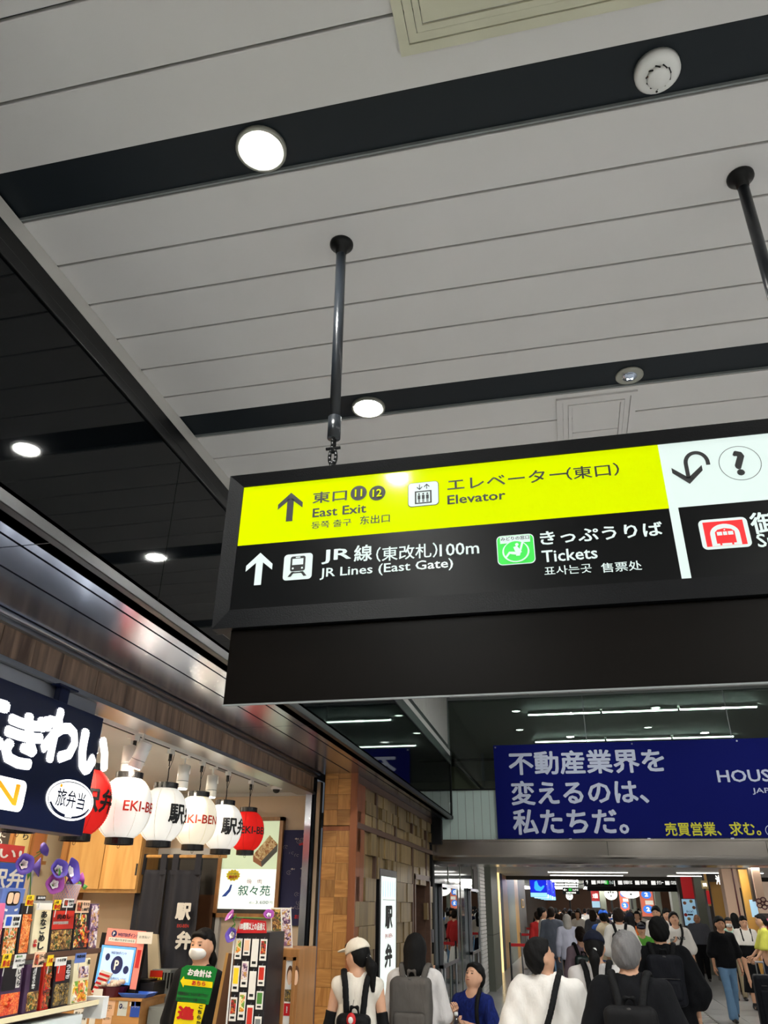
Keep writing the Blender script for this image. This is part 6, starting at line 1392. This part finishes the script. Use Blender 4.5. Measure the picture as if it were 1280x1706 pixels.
slab('rear_wall', 1240, 1262, Y+.4, 0, 2.7, 'gold_wall', .1, t); slab('pink_post', 1262, 1276, Y, 1.9, 2.78, 'peach_wall', .2, t); slab('dark_post', 1257, 1262, Y+.05, 2.0, 2.78, 'shop_dark', .2, t); slab('goods_shelf', 1262, 1300, Y+.3, 0, 1.75, 'shop_dark', .4, t)
u0, u1, v0, v1 = face(t, 'poster_sheet', 1251, 1263, 1499, 1528, Y+.3, 'poster_blue')
q_ = at_y(1271, 1505, Y-.1)
for k in range(5): a_ = 2*PI*k/5; ring('knot_emblem', PY(Y-.1), q_[0]+.09*math.cos(a_), q_[2]+.08*math.sin(a_), .07, .06, .028, 'basket_red', t, .004, 18)
rr = random.Random(4)
for r_ in range(6):
    for c_ in range(9): x_ = at_y(1262, 1520, Y+.25)[0]+c_*.075; box('goods_box', x_, x_+.06, Y+.2, Y+.3, .55+r_*.2, .55+r_*.2+rr.uniform(.09, .15), rr.choice(['box_red', 'card_white', 'box_pink', 'poster_red', 'card_peach', 'orange_plain']), t)
# hanging direction signs in the distance
YFS = 31.5; a = at_y(972, 1463, YFS); b = at_y(1163, 1463, YFS); t = thing('hanging_sign', 'wide black direction sign with thin yellow and white top strip over the crowd', 'sign'); z1 = at_y(1060, 1460, YFS)[2]; z0 = at_y(1060, 1478, YFS)[2]; zb = at_y(1060, 1485, YFS)[2]
box('case', a[0], b[0], YFS, YFS+.3, z0, z1+.1, 'sign_black', t); box('lower_board', a[0]+.1, b[0]-.1, YFS+.05, YFS+.25, zb, z0, 'board_dark', t); w_ = b[0]-a[0]
pf = PY(YFS); rect('yellow_strip', pf, a[0]+.03, a[0]+w_*.37, z1-.07, z1+.05, 'far_yellow', t, .004); rect('white_strip', pf, a[0]+w_*.37, b[0]-.03, z1-.07, z1+.05, 'far_white', t, .004)
for f in (.27, .83): rect('divider', pf, a[0]+w_*f, a[0]+w_*f+.03, z0+.03, z1-.05, 'far_white', t, .004)
zl = z1-.26; 
for f, s_, wd in ((.02, '↑', .02), (.075, 'JR線 (東改札)', .13), (.22, '', 0), (.31, '在来線のりば', .12), (.46, '新幹線', .10), (.60, 'タクシー', .10), (.72, 'バスのりば', .09), (.87, '御堂筋線', .08), (.955, '→', .03)):
    if s_ and s_ not in '↑→': box('pictogram_tile', a[0]+w_*f-.02, a[0]+w_*f+.13, YFS-.006, YFS, zl-.01, zl+.14, 'far_white', t); text('lettering', pf, s_, a[0]+w_*f+.17, a[0]+w_*(f+wd), zl, zl+.13, 'far_white', t, .03, .006)
    elif s_: text('lettering', pf, s_, a[0]+w_*f, a[0]+w_*(f+wd), zl-.02, zl+.15, 'far_white', t, .03, .006)
box('pictogram_tile', a[0]+w_*.185, a[0]+w_*.185+.14, YFS-.006, YFS, zl-.01, zl+.14, 'lit_green', t); text('lettering', pf, 'きっぷ', a[0]+w_*.185+.18, a[0]+w_*.265, zl, zl+.12, 'lit_white', t, .03, .006)
for f in (.1, .9): MB().rod((a[0]+w_*f, YFS+.15, z1), (a[0]+w_*f, YFS+.15, 3.25), .03, n=8).build('rod', 'rod_paint', t)
YF2 = 38; a = at_y(937, 1479, YF2); b = at_y(966, 1490, YF2); t = thing('hanging_sign', 'small black direction sign with green mark left of the wide one', 'sign'); box('case', a[0], b[0], YF2, YF2+.2, b[2], a[2], 'sign_black', t); pf = PY(YF2); h_ = a[2]-b[2]
text('lettering', pf, '← ', a[0]+.03, a[0]+.2, b[2]+h_*.5, b[2]+h_*.85, 'far_white', t, .04, .004); rect('pictogram_tile', pf, a[0]+.27, a[0]+.40, b[2]+h_*.5, b[2]+h_*.9, 'lit_green', t, .004); text('lettering', pf, 'きっぷうりば', a[0]+.44, b[0]-.04, b[2]+h_*.52, b[2]+h_*.86, 'far_white', t, .04, .004); text('lettering', pf, '在来線 新幹線', a[0]+.15, b[0]-.15, b[2]+h_*.1, b[2]+h_*.38, 'far_white', t, .03, .004)
for x in (a[0]+.1, b[0]-.1): MB().rod((x, YF2+.1, a[2]), (x, YF2+.1, 3.25), .02, n=8).build('rod', 'rod_paint', t)
# blue hanging screens
for i, (pa, pb_, pt, pbm, Y) in enumerate(((883, 911, 1456, 1495, 32), (908, 914, 1456, 1497, 34.5), (912, 918, 1456, 1498, 37), (916, 921, 1457, 1499, 40), (920, 925, 1458, 1500, 43))):
    lb_ = ('large blue screen with a pale whale shape, nearest of the hanging screens', 'second blue screen behind the whale screen', 'third blue screen of the hanging row', 'fourth blue screen of the hanging row', 'fifth and furthest blue screen of the hanging row')[i]
    a = at_y(pa if i == 0 else pb_-27*32/Y, (pt+pbm)/2, Y); b = at_y(pb_, (pt+pbm)/2, Y); z0 = at_y(pb_, pbm, Y)[2]; z1 = z0+.78; t = thing('hanging_screen', lb_, 'screen', (a[0], Y, z0), 0, 'blue screens over the left side of the concourse'); w_ = b[0]-a[0]
    box('case', 0, w_, .005, .10, 0, .80, 'black_frame', t); p = Plane((0, 0, 0), (1, 0, 0), (0, 0, 1)); rect('picture', p, .01, w_-.01, .16, .79, 'screen_navy', t, .002); rect('ticker', p, .01, w_-.01, .01, .15, 'screen_ice', t, .002)
    shape('printed_whale', p, [[(w_*.25, .30), (w_*.35, .22), (w_*.62, .20), (w_*.78, .28), (w_*.88, .38), (w_*.80, .40), (w_*.66, .34), (w_*.52, .40), (w_*.44, .56), (w_*.30, .52)]], 'screen_cyan', t, .004)
    for f, g in ((.14, .62), (.24, .68), (.18, .74), (.55, .74), (.68, .72)): shape('printed_flower', p, [ell(w_*f, g, .045, .035, 10)], 'screen_pink' if f > .2 else 'screen_ice', t, .004)
    MB().rod((w_/2, .05, .8), (w_/2, .05, 3.25-z0), .02, n=8).build('hanger', 'rod_paint', t)
# queue barriers
mat('belt_red', (200, 24, 34), .6)
for i, (pa, pya, pb_, Y) in enumerate(((850, 1574, 888, 19.5), (868, 1557, 883, 24), (876, 1547, 909, 29))):
    a = at_y(pa, pya, Y); b = at_y(pb_, pya, Y); zz = a[2]; t = thing('queue_barrier', 'belt barrier with red belt at the left, %s' % ('nearest of three', 'middle of three', 'furthest of three')[i], 'barrier', (a[0], Y, 0))
    for x_ in (0, b[0]-a[0]): MB().lathe([(.16, 0), (.16, .012), (.03, .03), (.025, .04)], (x_, 0, 0), 20).build('base', 'steel_soft', t, True); MB().rod((x_, 0, .03), (x_, 0, zz+.05), .022, n=12).build('post', 'steel_soft' if i else 'rod_paint', t, True)
    box('belt', 0, b[0]-a[0], -.004, .004, zz-.03, zz+.03, 'belt_red', t)
# dark grating strip across the floor
t = thing('floor_grating', 'dark floor strip with pale bars beside the crowd', 'grating', (0, 0, 0)); box('strip', 2.02, 2.34, 14, 20.5, 0, .006, 'dark_wall', t)
for k in range(30): box('bar', 2.06, 2.30, 14.1+k*.2, 14.16+k*.2, .006, .010, 'white_plastic', t)
# ================================================================ PEOPLE
mat('skin', (206, 158, 128), .55, noise=.04, nscale=8); mat('skin_tan', (188, 138, 106), .55); mat('lip', (160, 84, 76), .5); mat('eye_dark', (26, 20, 18), .3)
mat('hair_black', (9, 8, 8), .7, spec=.2, bump=.5, bscale=90, stretch=(1, 1, .15)); mat('hair_brown', (36, 25, 19), .7, spec=.2, bump=.5, bscale=90, stretch=(1, 1, .15)); mat('hair_grey', (98, 96, 96), .5, noise=.35, nscale=60, bump=.6, bscale=110, stretch=(1, 1, .2)); mat('hair_silver', (150, 146, 140), .5, noise=.2, nscale=60)
def cl(n, c, r=.9):
    m_ = mat(n, c, r, spec=.2, noise=.05, nscale=25, bump=.45, bscale=11, stretch=(1.3, 1.3, .45))
    for nd in m_.node_tree.nodes:
        if nd.type == 'BUMP': nd.inputs['Distance'].default_value = .035
cl('shirt_white', (226, 222, 216)); cl('shirt_offwhite', (206, 202, 200)); cl('shirt_black', (9, 10, 14)); cl('shirt_navy', (28, 34, 66)); cl('shirt_grey', (84, 86, 94)); cl('shirt_lavender', (176, 178, 196)); cl('knit_white', (222, 216, 204)); cl('shirt_blue', (40, 70, 130)); cl('shirt_orange', (190, 96, 40)); cl('shirt_green', (90, 160, 60)); cl('shirt_yellow', (206, 206, 90)); cl('shirt_mauve', (140, 120, 130)); cl('shirt_red', (170, 40, 40)); cl('shirt_mint', (170, 206, 190)); cl('shirt_brown', (110, 84, 64)); cl('shirt_beige', (190, 176, 150))
cl('pants_black', (12, 12, 15)); cl('pants_navy', (30, 34, 52)); cl('pants_grey', (88, 88, 88)); cl('pants_beige', (170, 156, 128)); cl('jeans', (104, 138, 172)); cl('suit_grey', (92, 98, 110))
cl('bag_grey', (88, 84, 80)); cl('bag_black', (12, 12, 14), .7); cl('bag_navy', (13, 15, 23), .7); cl('strap_black', (9, 10, 12), .7); mat('zip_grey', (60, 58, 56), .4); mat('shoe_black', (24, 22, 24), .5); mat('shoe_white', (220, 218, 214), .5); cl('cap_white', (226, 216, 198)); cl('cap_navy', (20, 24, 40)); cl('cap_blue', (40, 90, 190))
def place(px, pytop, Y, capx=0):
    q_ = at_y(px, pytop, Y); return (q_[0], Y, 0), q_[2]-.02-capx
# 1 woman in white cap
loc, H = place(598, 1555, 6.5, .02)
def sleeves_black(root, part, T, tz, sh):
    for i in (0, 1):
        S_, E, W = sh[i]; g = SDF(); M_ = S_+(E-S_)*.62; g.cap(M_, E, .047, .043, k=.02).cap(E, W, .043, .033, k=.02); d = (E-S_); g.cut(M_+d*.03, -d); part('arm_cover', g, 'strap_black', .009)
person('woman in white cap and white knit sleeveless top with black arm covers', loc, .12, H, ('hang', 'hang'), 0, .92, 'knit_white', .1, .80, .02, 'pants_black', 'trousers', 'pony', 'hair_black', (1.05, .05), 'cap_white', True, lean=.0, top2=sleeves_black, sleeveless=True, folds=.004)
backpack('black backpack worn low by the woman in the white cap', loc, .12, H, 'bag_black', .27, .34, .13, 1.05, True, 'strap_black', B=.92)
c0 = np.array(loc); t = thing('pouch', 'red and white round charm hanging on the cap woman\'s backpack', 'charm', (loc[0]+.02, loc[1]-.24, H*.69)); 
q_ = SDF().ell((0, 0, 0), (.035, .018, .045)); v_, f_ = q_.mesh(.006); npmesh('charm_body', v_, f_, 'red_plain', t); q_ = SDF().ell((0, -.008, .0), (.022, .014, .026)); v_, f_ = q_.mesh(.005); npmesh('charm_face', v_, f_, 'white_cloth', t); MB().tube([(0, 0, .04), (.01, .03, .12)], .002, 5).build('cord', 'strap_black', t)
# 2 black haired person with grey backpack
loc, H = place(692, 1552, 6.95)
person('person with straight black hair and white hooded top wearing grey backpack', loc, .0, H, ('hang', 'strap'), 0, .95, 'shirt_offwhite', .98, .82, .035, 'pants_black', 'trousers', 'bob', 'hair_black', (-.05, .0), None, False, folds=.005)
backpack('large grey backpack on the black haired person in white', loc, .0, H, 'bag_grey', .34, .50, .16, 1.17, True, 'bag_grey', B=.95)
# 3 boy with a bottle
loc, H = place(786, 1600, 7.3)
def belt_strap(root, part, T, tz, sh):
    g = SDF()
    pts = [(-.09, .01, 1.50), (-.11, .11, 1.42), (-.12, .150, 1.28), (-.15, .12, 1.10), (-.17, .0, 1.0)]
    pts = smooth_path(pts)
    for a_, b_ in zip(pts[:-1], pts[1:]): g.cap(a_, b_, .022, k=.003, sc_=(1, .6, 1))
    part('bag_strap', g, 'strap_black', .009)
cl('boy_print', (26, 34, 84)); nt = MATS['boy_print'].node_tree
for n_ in nt.nodes:
    if n_.type == 'TEX_NOISE' and n_.inputs['Scale'].default_value == 25: n_.inputs['Scale'].default_value = 16; n_.inputs['Distortion'].default_value = 3
for n_ in nt.nodes:
    if n_.type == 'MIX': n_.inputs['A'].default_value = rgb(0, 1, 10); n_.inputs['B'].default_value = rgb(30, 48, 130)
person('boy in dark blue patterned T-shirt opening a bottle of yellow drink', loc, 2.75, H, (((.10, .05, -.24), (-.075, .25, -.17)), ((.09, .05, -.24), (-.10, .27, -.08))), 0, .86, 'boy_print', .42, .84, .025, 'pants_black', 'trousers', 'short', 'hair_black', (-.15, -.42), None, True, top2=belt_strap, res=.011, hw=1.12, grips=(.75, .75))
s_ = H/1.72; fw = np.array([-math.sin(2.75), math.cos(2.75)]); bx = np.array([loc[0]+fw[0]*.34*s_, loc[1]+fw[1]*.34*s_])
t = thing('drink_bottle', 'clear plastic bottle of yellow drink in the boy\'s hands', 'bottle', (bx[0], bx[1], 1.06*s_)); mat('drink', (214, 190, 40), .15, emit=.05, ecol=(214, 190, 40)); glass('bottle_plastic', (225, 228, 220), .12)
MB().lathe([(.026, 0), (.030, .01), (.030, .10), (.028, .105)], (0, 0, 0), 20).build('drink', 'drink', t, True); MB().lathe([(.031, -.002), (.0325, .01), (.0325, .13), (.028, .16), (.014, .185), (.013, .20)], (0, 0, 0), 20).build('bottle', 'bottle_plastic', t, True); MB().lathe([(.033, .095), (.033, .135)], (0, 0, 0), 20).build('label_band', 'card_peach', t, True); MB().lathe([(.016, .20), (.016, .222), (.012, .224)], (0, 0, 0), 16).build('cap', 'white_plastic', t, True)
# 4 man in oversized white T-shirt
loc, H = place(905, 1558, 6.3)
person('man in oversized white T-shirt with bowed head turned right', loc, -.12, H, ('hang', 'fwd'), 0, 1.12, 'shirt_white', .49, .78, .050, 'pants_black', 'trousers', 'short', 'hair_black', (-1.0, -.40), None, True, folds=.007, hw=1.08)
sling('black shoulder bag strap across the white T-shirt back', loc, -.12, H, 'strap_black', 1, -.05, 1.14)
# 5 grey haired man
loc, H = place(1040, 1549, 5.9)
person('grey haired man in black shirt with black backpack, nearest in the crowd', loc, -.15, H, ('hang', 'hang'), 0, 1.10, 'shirt_black', .48, .82, .04, 'pants_black', 'trousers', 'short', 'hair_grey', (-.08, .0), None, False, folds=.004, hw=1.06)
bp_ = backpack('black backpack with small white letters on the grey haired man', loc, -.15, H, 'bag_black', .32, .46, .15, 1.10, True, 'strap_black', B=1.1)
s_ = H/1.72; text('lettering', Plane((0, (-.105*1.1-.075-.02-.105)*s_, 0), (1, 0, 0), (0, 0, 1)), 'KZ', -.03, .03, 1.13*s_, 1.18*s_, 'white_cloth', bp_, .03, .0)
# 6 ponytail woman with navy cap
loc, H = place(987, 1543, 7.5, .02)
person('woman in navy cap with white scrunchie on a long black ponytail', loc, .0, H, ('hang', 'hang'), 0, .98, 'shirt_offwhite', .98, .80, .035, 'pants_black', 'trousers', 'pony', 'hair_black', (-.1, .0), 'cap_navy', False, folds=.005, hw=1.08)
backpack('black backpack of the woman in the navy cap, mostly hidden', loc, .0, H, 'bag_black', .28, .38, .13, 1.02, True, 'strap_black', B=1.0)
# 7 black haired man in black
loc, H = place(1095, 1526, 9.2)
person('black haired man in loose black shirt carrying a black backpack', loc, -.05, H, ('hang', 'hang'), .3, 1.14, 'shirt_black', .5, .78, .055, 'pants_black', 'trousers', 'short', 'hair_black', (.0, .0), None, False, folds=.006, hw=1.12)
backpack('black backpack high on the black haired man in loose black shirt', loc, -.05, H, 'bag_navy', .33, .42, .15, 1.20, True, 'strap_black', B=1.14, dy=-.02)
# staff
loc, H = place(341, 1542, 5.9)
person('shop assistant in black T-shirt wearing a white face mask', loc, 2.75, H, ('hang', 'hang'), 0, 1.0, 'shirt_black', .47, .80, .035, 'pants_black', 'trousers', 'pony', 'hair_black', (.25, -.08), None, True, mask=True, hw=1.10)
# middle distance
walker_roots = []
def walker(px, py, Y, label, rz=0., **k):
    loc, H = place(px, py, Y, .02 if k.get('cap') else 0); k.setdefault('res', .017); k.setdefault('face', abs(rz) > 1); walker_roots.append(person(label, loc, rz, H, **k)); return loc, H
loc, H = walker(1197, 1526, 17.6, 'young man in black T-shirt and light blue flared jeans walking towards camera', PI+.15, top='shirt_black', sleeve=.47, hem=.86, loose=.035, bottom='jeans', legs='flare', walk=.75, hair='mop', arms=('hang', 'hang'), hw=1.12, skin='skin_tan', res=.014)
walker(1236, 1524, 19.8, 'woman in white T-shirt and long black strap dress looking up', PI+.1, top='shirt_white', sleeve=.48, hem=1.16, loose=.05, bottom='shirt_black', legs='dress', hair='pony', head=(0, .2), walk=.4, res=.014, bulk=.95, top2=lambda root, part, T, tz, sh: part('dress_bodice', SDF().cap((0, .01, 1.02), (0, .012, 1.27), .172, .150, sc_=(1, .78, 1), k=.03).cap((-.09, .13, 1.25), (-.10, .06, 1.47), .018, k=.02).cap((.09, .13, 1.25), (.10, .06, 1.47), .018, k=.02), 'shirt_black'))
walker(1160, 1522, 26.0, 'bald elderly man in grey polo shirt and black trousers', PI-.1, top='shirt_grey', sleeve=.45, hem=.95, loose=.045, bottom='pants_black', walk=.35, hair='bald', bulk=1.25, skin='skin_tan', hw=1.15)
locp, Hp = walker(1122, 1518, 17.5, 'young man in white lettered T-shirt looking down at his phone', PI+.1, top='shirt_white', sleeve=.45, hem=.84, loose=.04, bottom='pants_grey', walk=.4, arms=('hang', 'phone'), hair='mop', head=(0, -.4), bulk=1.0, res=.014)
sling('black cross body strap on the man reading his phone', locp, PI+.1, Hp, 'strap_black', -1, 0, 1.05)
t = thing('phone', 'dark mobile phone held by the man in the lettered T-shirt', 'phone', (locp[0]-.12, locp[1]-.30, 1.24)); box('phone_body', -.04, .04, -.006, .006, -.03, .08, 'black_frame', t, .004); box('phone_back', -.036, .036, -.008, -.006, -.026, .076, 'trim_grey', t)
text('shirt_lettering', Plane((0, .172*Hp/1.72, 0), (-1, 0, 0), (0, 0, 1)), 'SAPS', -.11, .11, 1.27*Hp/1.72, 1.32*Hp/1.72, 'ink', walker_roots[-1], .03, .012)
walker(1092, 1509, 20.5, 'tall man with black hair behind the man in loose black shirt', PI-.3, top='shirt_white', sleeve=.45, hem=.84, bottom='pants_black', hair='mop')
walker(1109, 1513, 22, 'man in dark navy top behind the man reading his phone', PI+.2, top='shirt_navy', sleeve=.9, hem=.84, bottom='pants_navy', hair='mop')
walker(1212, 1527, 21.5, 'person in mint green top and white face mask behind the jeans wearer', PI, top='shirt_mint', sleeve=.5, hem=.84, bottom='pants_beige', hair='long', mask=True, bulk=.9)
walker(1222, 1520, 22.7, 'long haired woman in white seen between the mint top and black dress', 0, top='shirt_white', sleeve=.9, hem=.84, bottom='pants_black', hair='long', bulk=.9)
walker(1249, 1520, 22.5, 'dark haired woman in white top behind the black dress', .2, top='shirt_white', sleeve=.6, hem=.84, bottom='pants_grey', hair='bob', bulk=.9)
walker(1266, 1521, 18.6, 'woman in yellow green top and dark pinafore with cream scrunchie', PI/2, top='shirt_yellow', sleeve=.48, hem=1.10, loose=.03, bottom='pants_navy', legs='dress', hair='pony', haircol='hair_black', arms=('fwd', 'fwd'), bulk=.95)
loc, H = walker(966, 1541, 12.5, 'woman in mauve top with clear green backpack left of the navy cap', .1, top='shirt_mauve', sleeve=.5, hem=.84, loose=.03, bottom='pants_black', hair='bun', haircol='hair_brown', bulk=.85, res=.013)
mat('bag_clear', (34, 52, 50), .2, noise=.3, nscale=12); backpack('shiny dark green backpack on the woman in mauve', loc, .1, H, 'bag_clear', .27, .34, .12, 1.18, True, 'strap_black', B=.85)
walker(944, 1522, 20, 'silver haired person in pale lavender long sleeve top', .1, top='shirt_lavender', sleeve=.98, hem=.80, loose=.045, bottom='pants_black', hair='bob', haircol='hair_silver', walk=.6)
walker(1004, 1512, 18, 'man in blue cap and pale vest with blue sleeves', .1, top='shirt_blue', sleeve=.95, hem=.84, loose=.03, bottom='pants_black', cap='cap_blue', walk=.4, top2=lambda root, part, T, tz, sh: part('vest', SDF().cap((0, 0, .96), (0, 0, 1.32), .195, .19, sc_=(1, .78, 1)).cap((-.12, 0, 1.36), (.12, 0, 1.36), .088, k=.05), 'shirt_beige'))
loc, H = walker(1029, 1512, 16.5, 'man in white T-shirt with black backpack beyond the grey haired man', 0, top='shirt_white', sleeve=.5, hem=.84, loose=.045, bottom='pants_black', walk=.3, hw=1.1, haircol='hair_brown')
backpack('black backpack on the man in white T-shirt in mid crowd', loc, 0, H, 'bag_black', .30, .42, .14, 1.14, True, 'strap_black')
walker(1048, 1518, 19.5, 'person in orange top and dark blue cap in the middle of the crowd', .2, top='shirt_orange', sleeve=.9, hem=.8, bottom='pants_beige', cap='cap_navy', hair='long')
walker(1067, 1534, 17.5, 'child in green patterned T-shirt and black cap', PI, top='shirt_green', sleeve=.46, hem=.84, loose=.04, bottom='pants_grey', legs='shorts', cap='cap_navy', bulk=.9)
walker(1064, 1512, 27, 'person in white cap and white top facing the camera in the far crowd', PI, top='shirt_white', sleeve=.5, bottom='pants_grey', cap='cap_white')
walker(903, 1511, 21.5, 'man in white shirt standing by the furthest barrier', -1.4, top='shirt_white', sleeve=.5, bottom='pants_navy', bulk=.95); walker(895, 1517, 23, 'woman in red and white beside the man in white at the barrier', .4, top='shirt_red', sleeve=.5, bottom='shirt_white', legs='skirt', hair='bun', haircol='hair_brown', bulk=.85)
walker(918, 1510, 21, 'grey suited man with bald crown left of the lavender top', -.2, top='suit_grey', sleeve=.98, hem=.72, loose=.04, bottom='suit_grey', hair='crop', haircol='hair_brown', bulk=1.05)
# suitcase at the right edge
SX, SY = at_z(1272, 1700, .0)[:2]; a = at_y(1258, 1650, 15.8); b = at_y(1290, 1650, 15.8)
t = thing('suitcase', 'large dark navy soft suitcase at the right picture edge', 'suitcase', ((a[0]+b[0])/2, 15.8, 0), -.1); w_ = (b[0]-a[0])
q_ = SDF().box((0, 0, .46), (w_/2-.05, .12, .36), .05); v_, f_ = q_.mesh(.016); npmesh('case_body', v_, f_, 'bag_navy', t); q_ = SDF().box((0, -.17, .40), (w_/2-.09, .012, .24), .02); v_, f_ = q_.mesh(.014); npmesh('front_pocket', v_, f_, 'bag_navy', t)
MB().rod((-w_*.2, 0, .86), (-w_*.2, 0, 1.05), .010, n=8).rod((w_*.2, 0, .86), (w_*.2, 0, 1.05), .010, n=8).rod((-w_*.22, 0, 1.05), (w_*.22, 0, 1.05), .014, n=8).build('handle', 'steel_soft', t)
for sx in (-1, 1):
    for sy in (-1, 1): MB().rod((sx*(w_/2-.06)-.012, sy*.1, .03), (sx*(w_/2-.06)+.012, sy*.1, .03), .03, n=12).build('wheel', 'black_frame', t)
MB().rod((-w_*.15, -.17, .72), (w_*.15, -.17, .72), .006, n=8).build('zip', 'zip_grey', t)
walker(1300, 1520, 15.9, 'traveller beside the suitcase just outside the right picture edge', PI, top='shirt_navy', sleeve=.9, bottom='pants_black')
# far crowd: a few figures built once, then copied with other clothes
kinds = []
def base(label, **k):
    n0 = set(bpy.data.objects.keys()); r_ = person(label, (0, 0, 0), 0, 1.68, res=.021, face=False, group='far crowd walking away', **k); kinds.append(r_); return r_
base('far walker with short black hair and T-shirt', top='shirt_white', walk=.5, hair='short', hw=1.1); base('far walker with long black hair', top='shirt_offwhite', sleeve=.95, hair='long', legs='skirt', bulk=.9); base('far walker with tied hair', top='shirt_black', hair='bun', walk=-.5, bulk=.9)
base('far walker with cap', top='shirt_navy', cap='cap_navy', walk=.4); base('far walker with bob hair in trousers', top='shirt_beige', hair='bob', haircol='hair_brown', bulk=.92, walk=.3)
tops = ['shirt_white', 'shirt_white', 'shirt_black', 'shirt_navy', 'shirt_beige', 'shirt_offwhite', 'shirt_grey', 'shirt_blue', 'shirt_mauve', 'shirt_black', 'shirt_brown']
names = {'shirt_white': 'white', 'shirt_black': 'black', 'shirt_navy': 'navy', 'shirt_beige': 'beige', 'shirt_offwhite': 'off-white', 'shirt_grey': 'grey', 'shirt_blue': 'blue', 'shirt_mauve': 'mauve', 'shirt_brown': 'brown'}
hn = ['short black hair', 'long black hair', 'tied up black hair', 'a dark cap', 'brown bob hair']
for o in kinds:
    for ch in o.children:
        if ch.name.split('.')[0] in ('shirt', 'trousers', 'skirt', 'hair'): ch.material_slots[0].link = 'OBJECT'
rr = random.Random(21); spots = []; n_ = 0; used_labels = set()
while n_ < 64:
    Y = rr.uniform(24, 59); px = rr.uniform(898, 1068) if rr.random() < .8 else rr.uniform(1090, 1240); x = at_y(px, 1515, Y)[0]
    if x > 4.1 or x < -1.9 or any((x-a_)**2+(Y-b_)**2 < .7 for a_, b_ in spots) or (x < -.7 and 27 < Y < 31) or (x > 1.8 and min(abs(Y-36.4), abs(Y-44.4), abs(Y-52.4)) < 1.0): continue
    if 1130 < px and Y < 30: continue
    spots.append((x, Y)); k_ = rr.randrange(5); src = kinds[k_]; o = src if (k_ == n_ and n_ < 5) else copy_tree(src)
    o.location = (x, Y, 0); s_ = rr.uniform(.93, 1.05); o.scale = (s_*rr.uniform(.97, 1.08), s_, s_); o.rotation_euler = (0, 0, rr.gauss(0, .25)+(PI if rr.random() < .2 else 0)); tp = rr.choice(tops); hc_ = rr.choice(['hair_black', 'hair_black', 'hair_brown', 'hair_grey'])
    zone = 'left lane' if px < 940 else 'centre left' if px < 985 else 'centre' if px < 1030 else 'centre right' if px < 1075 else 'right side'
    dist = 'nearer' if Y < 30 else 'middle' if Y < 42 else 'distant' if Y < 52 else 'most distant'
    lab_n = '%s top, %s, %s rows of the far crowd, %s' % (names[tp], hn[k_], dist, zone)
    free = [q for q in tops if lab_n.replace(names[tp], names[q], 1) not in used_labels]
    if lab_n in used_labels and free: lab_n = lab_n.replace(names[tp], names[free[0]], 1); tp = free[0]
    used_labels.add(lab_n); o['label'] = lab_n
    for ch in o.children:
        nm = ch.name.split('.')[0]
        if nm == 'shirt': ch.material_slots[0].link = 'OBJECT'; ch.material_slots[0].material = MATS[tp]
        elif nm in ('trousers', 'skirt'): ch.material_slots[0].link = 'OBJECT'; ch.material_slots[0].material = MATS[rr.choice(['pants_black', 'pants_navy', 'pants_beige', 'pants_grey', 'jeans'])]
    n_ += 1
for i_, o in enumerate(kinds):
    if o.location.length < .01: o.location = (rr.uniform(0, 3), 45+i_*1.3, 0); o['label'] = 'figure in the distant crowd with %s, centre right' % hn[i_]
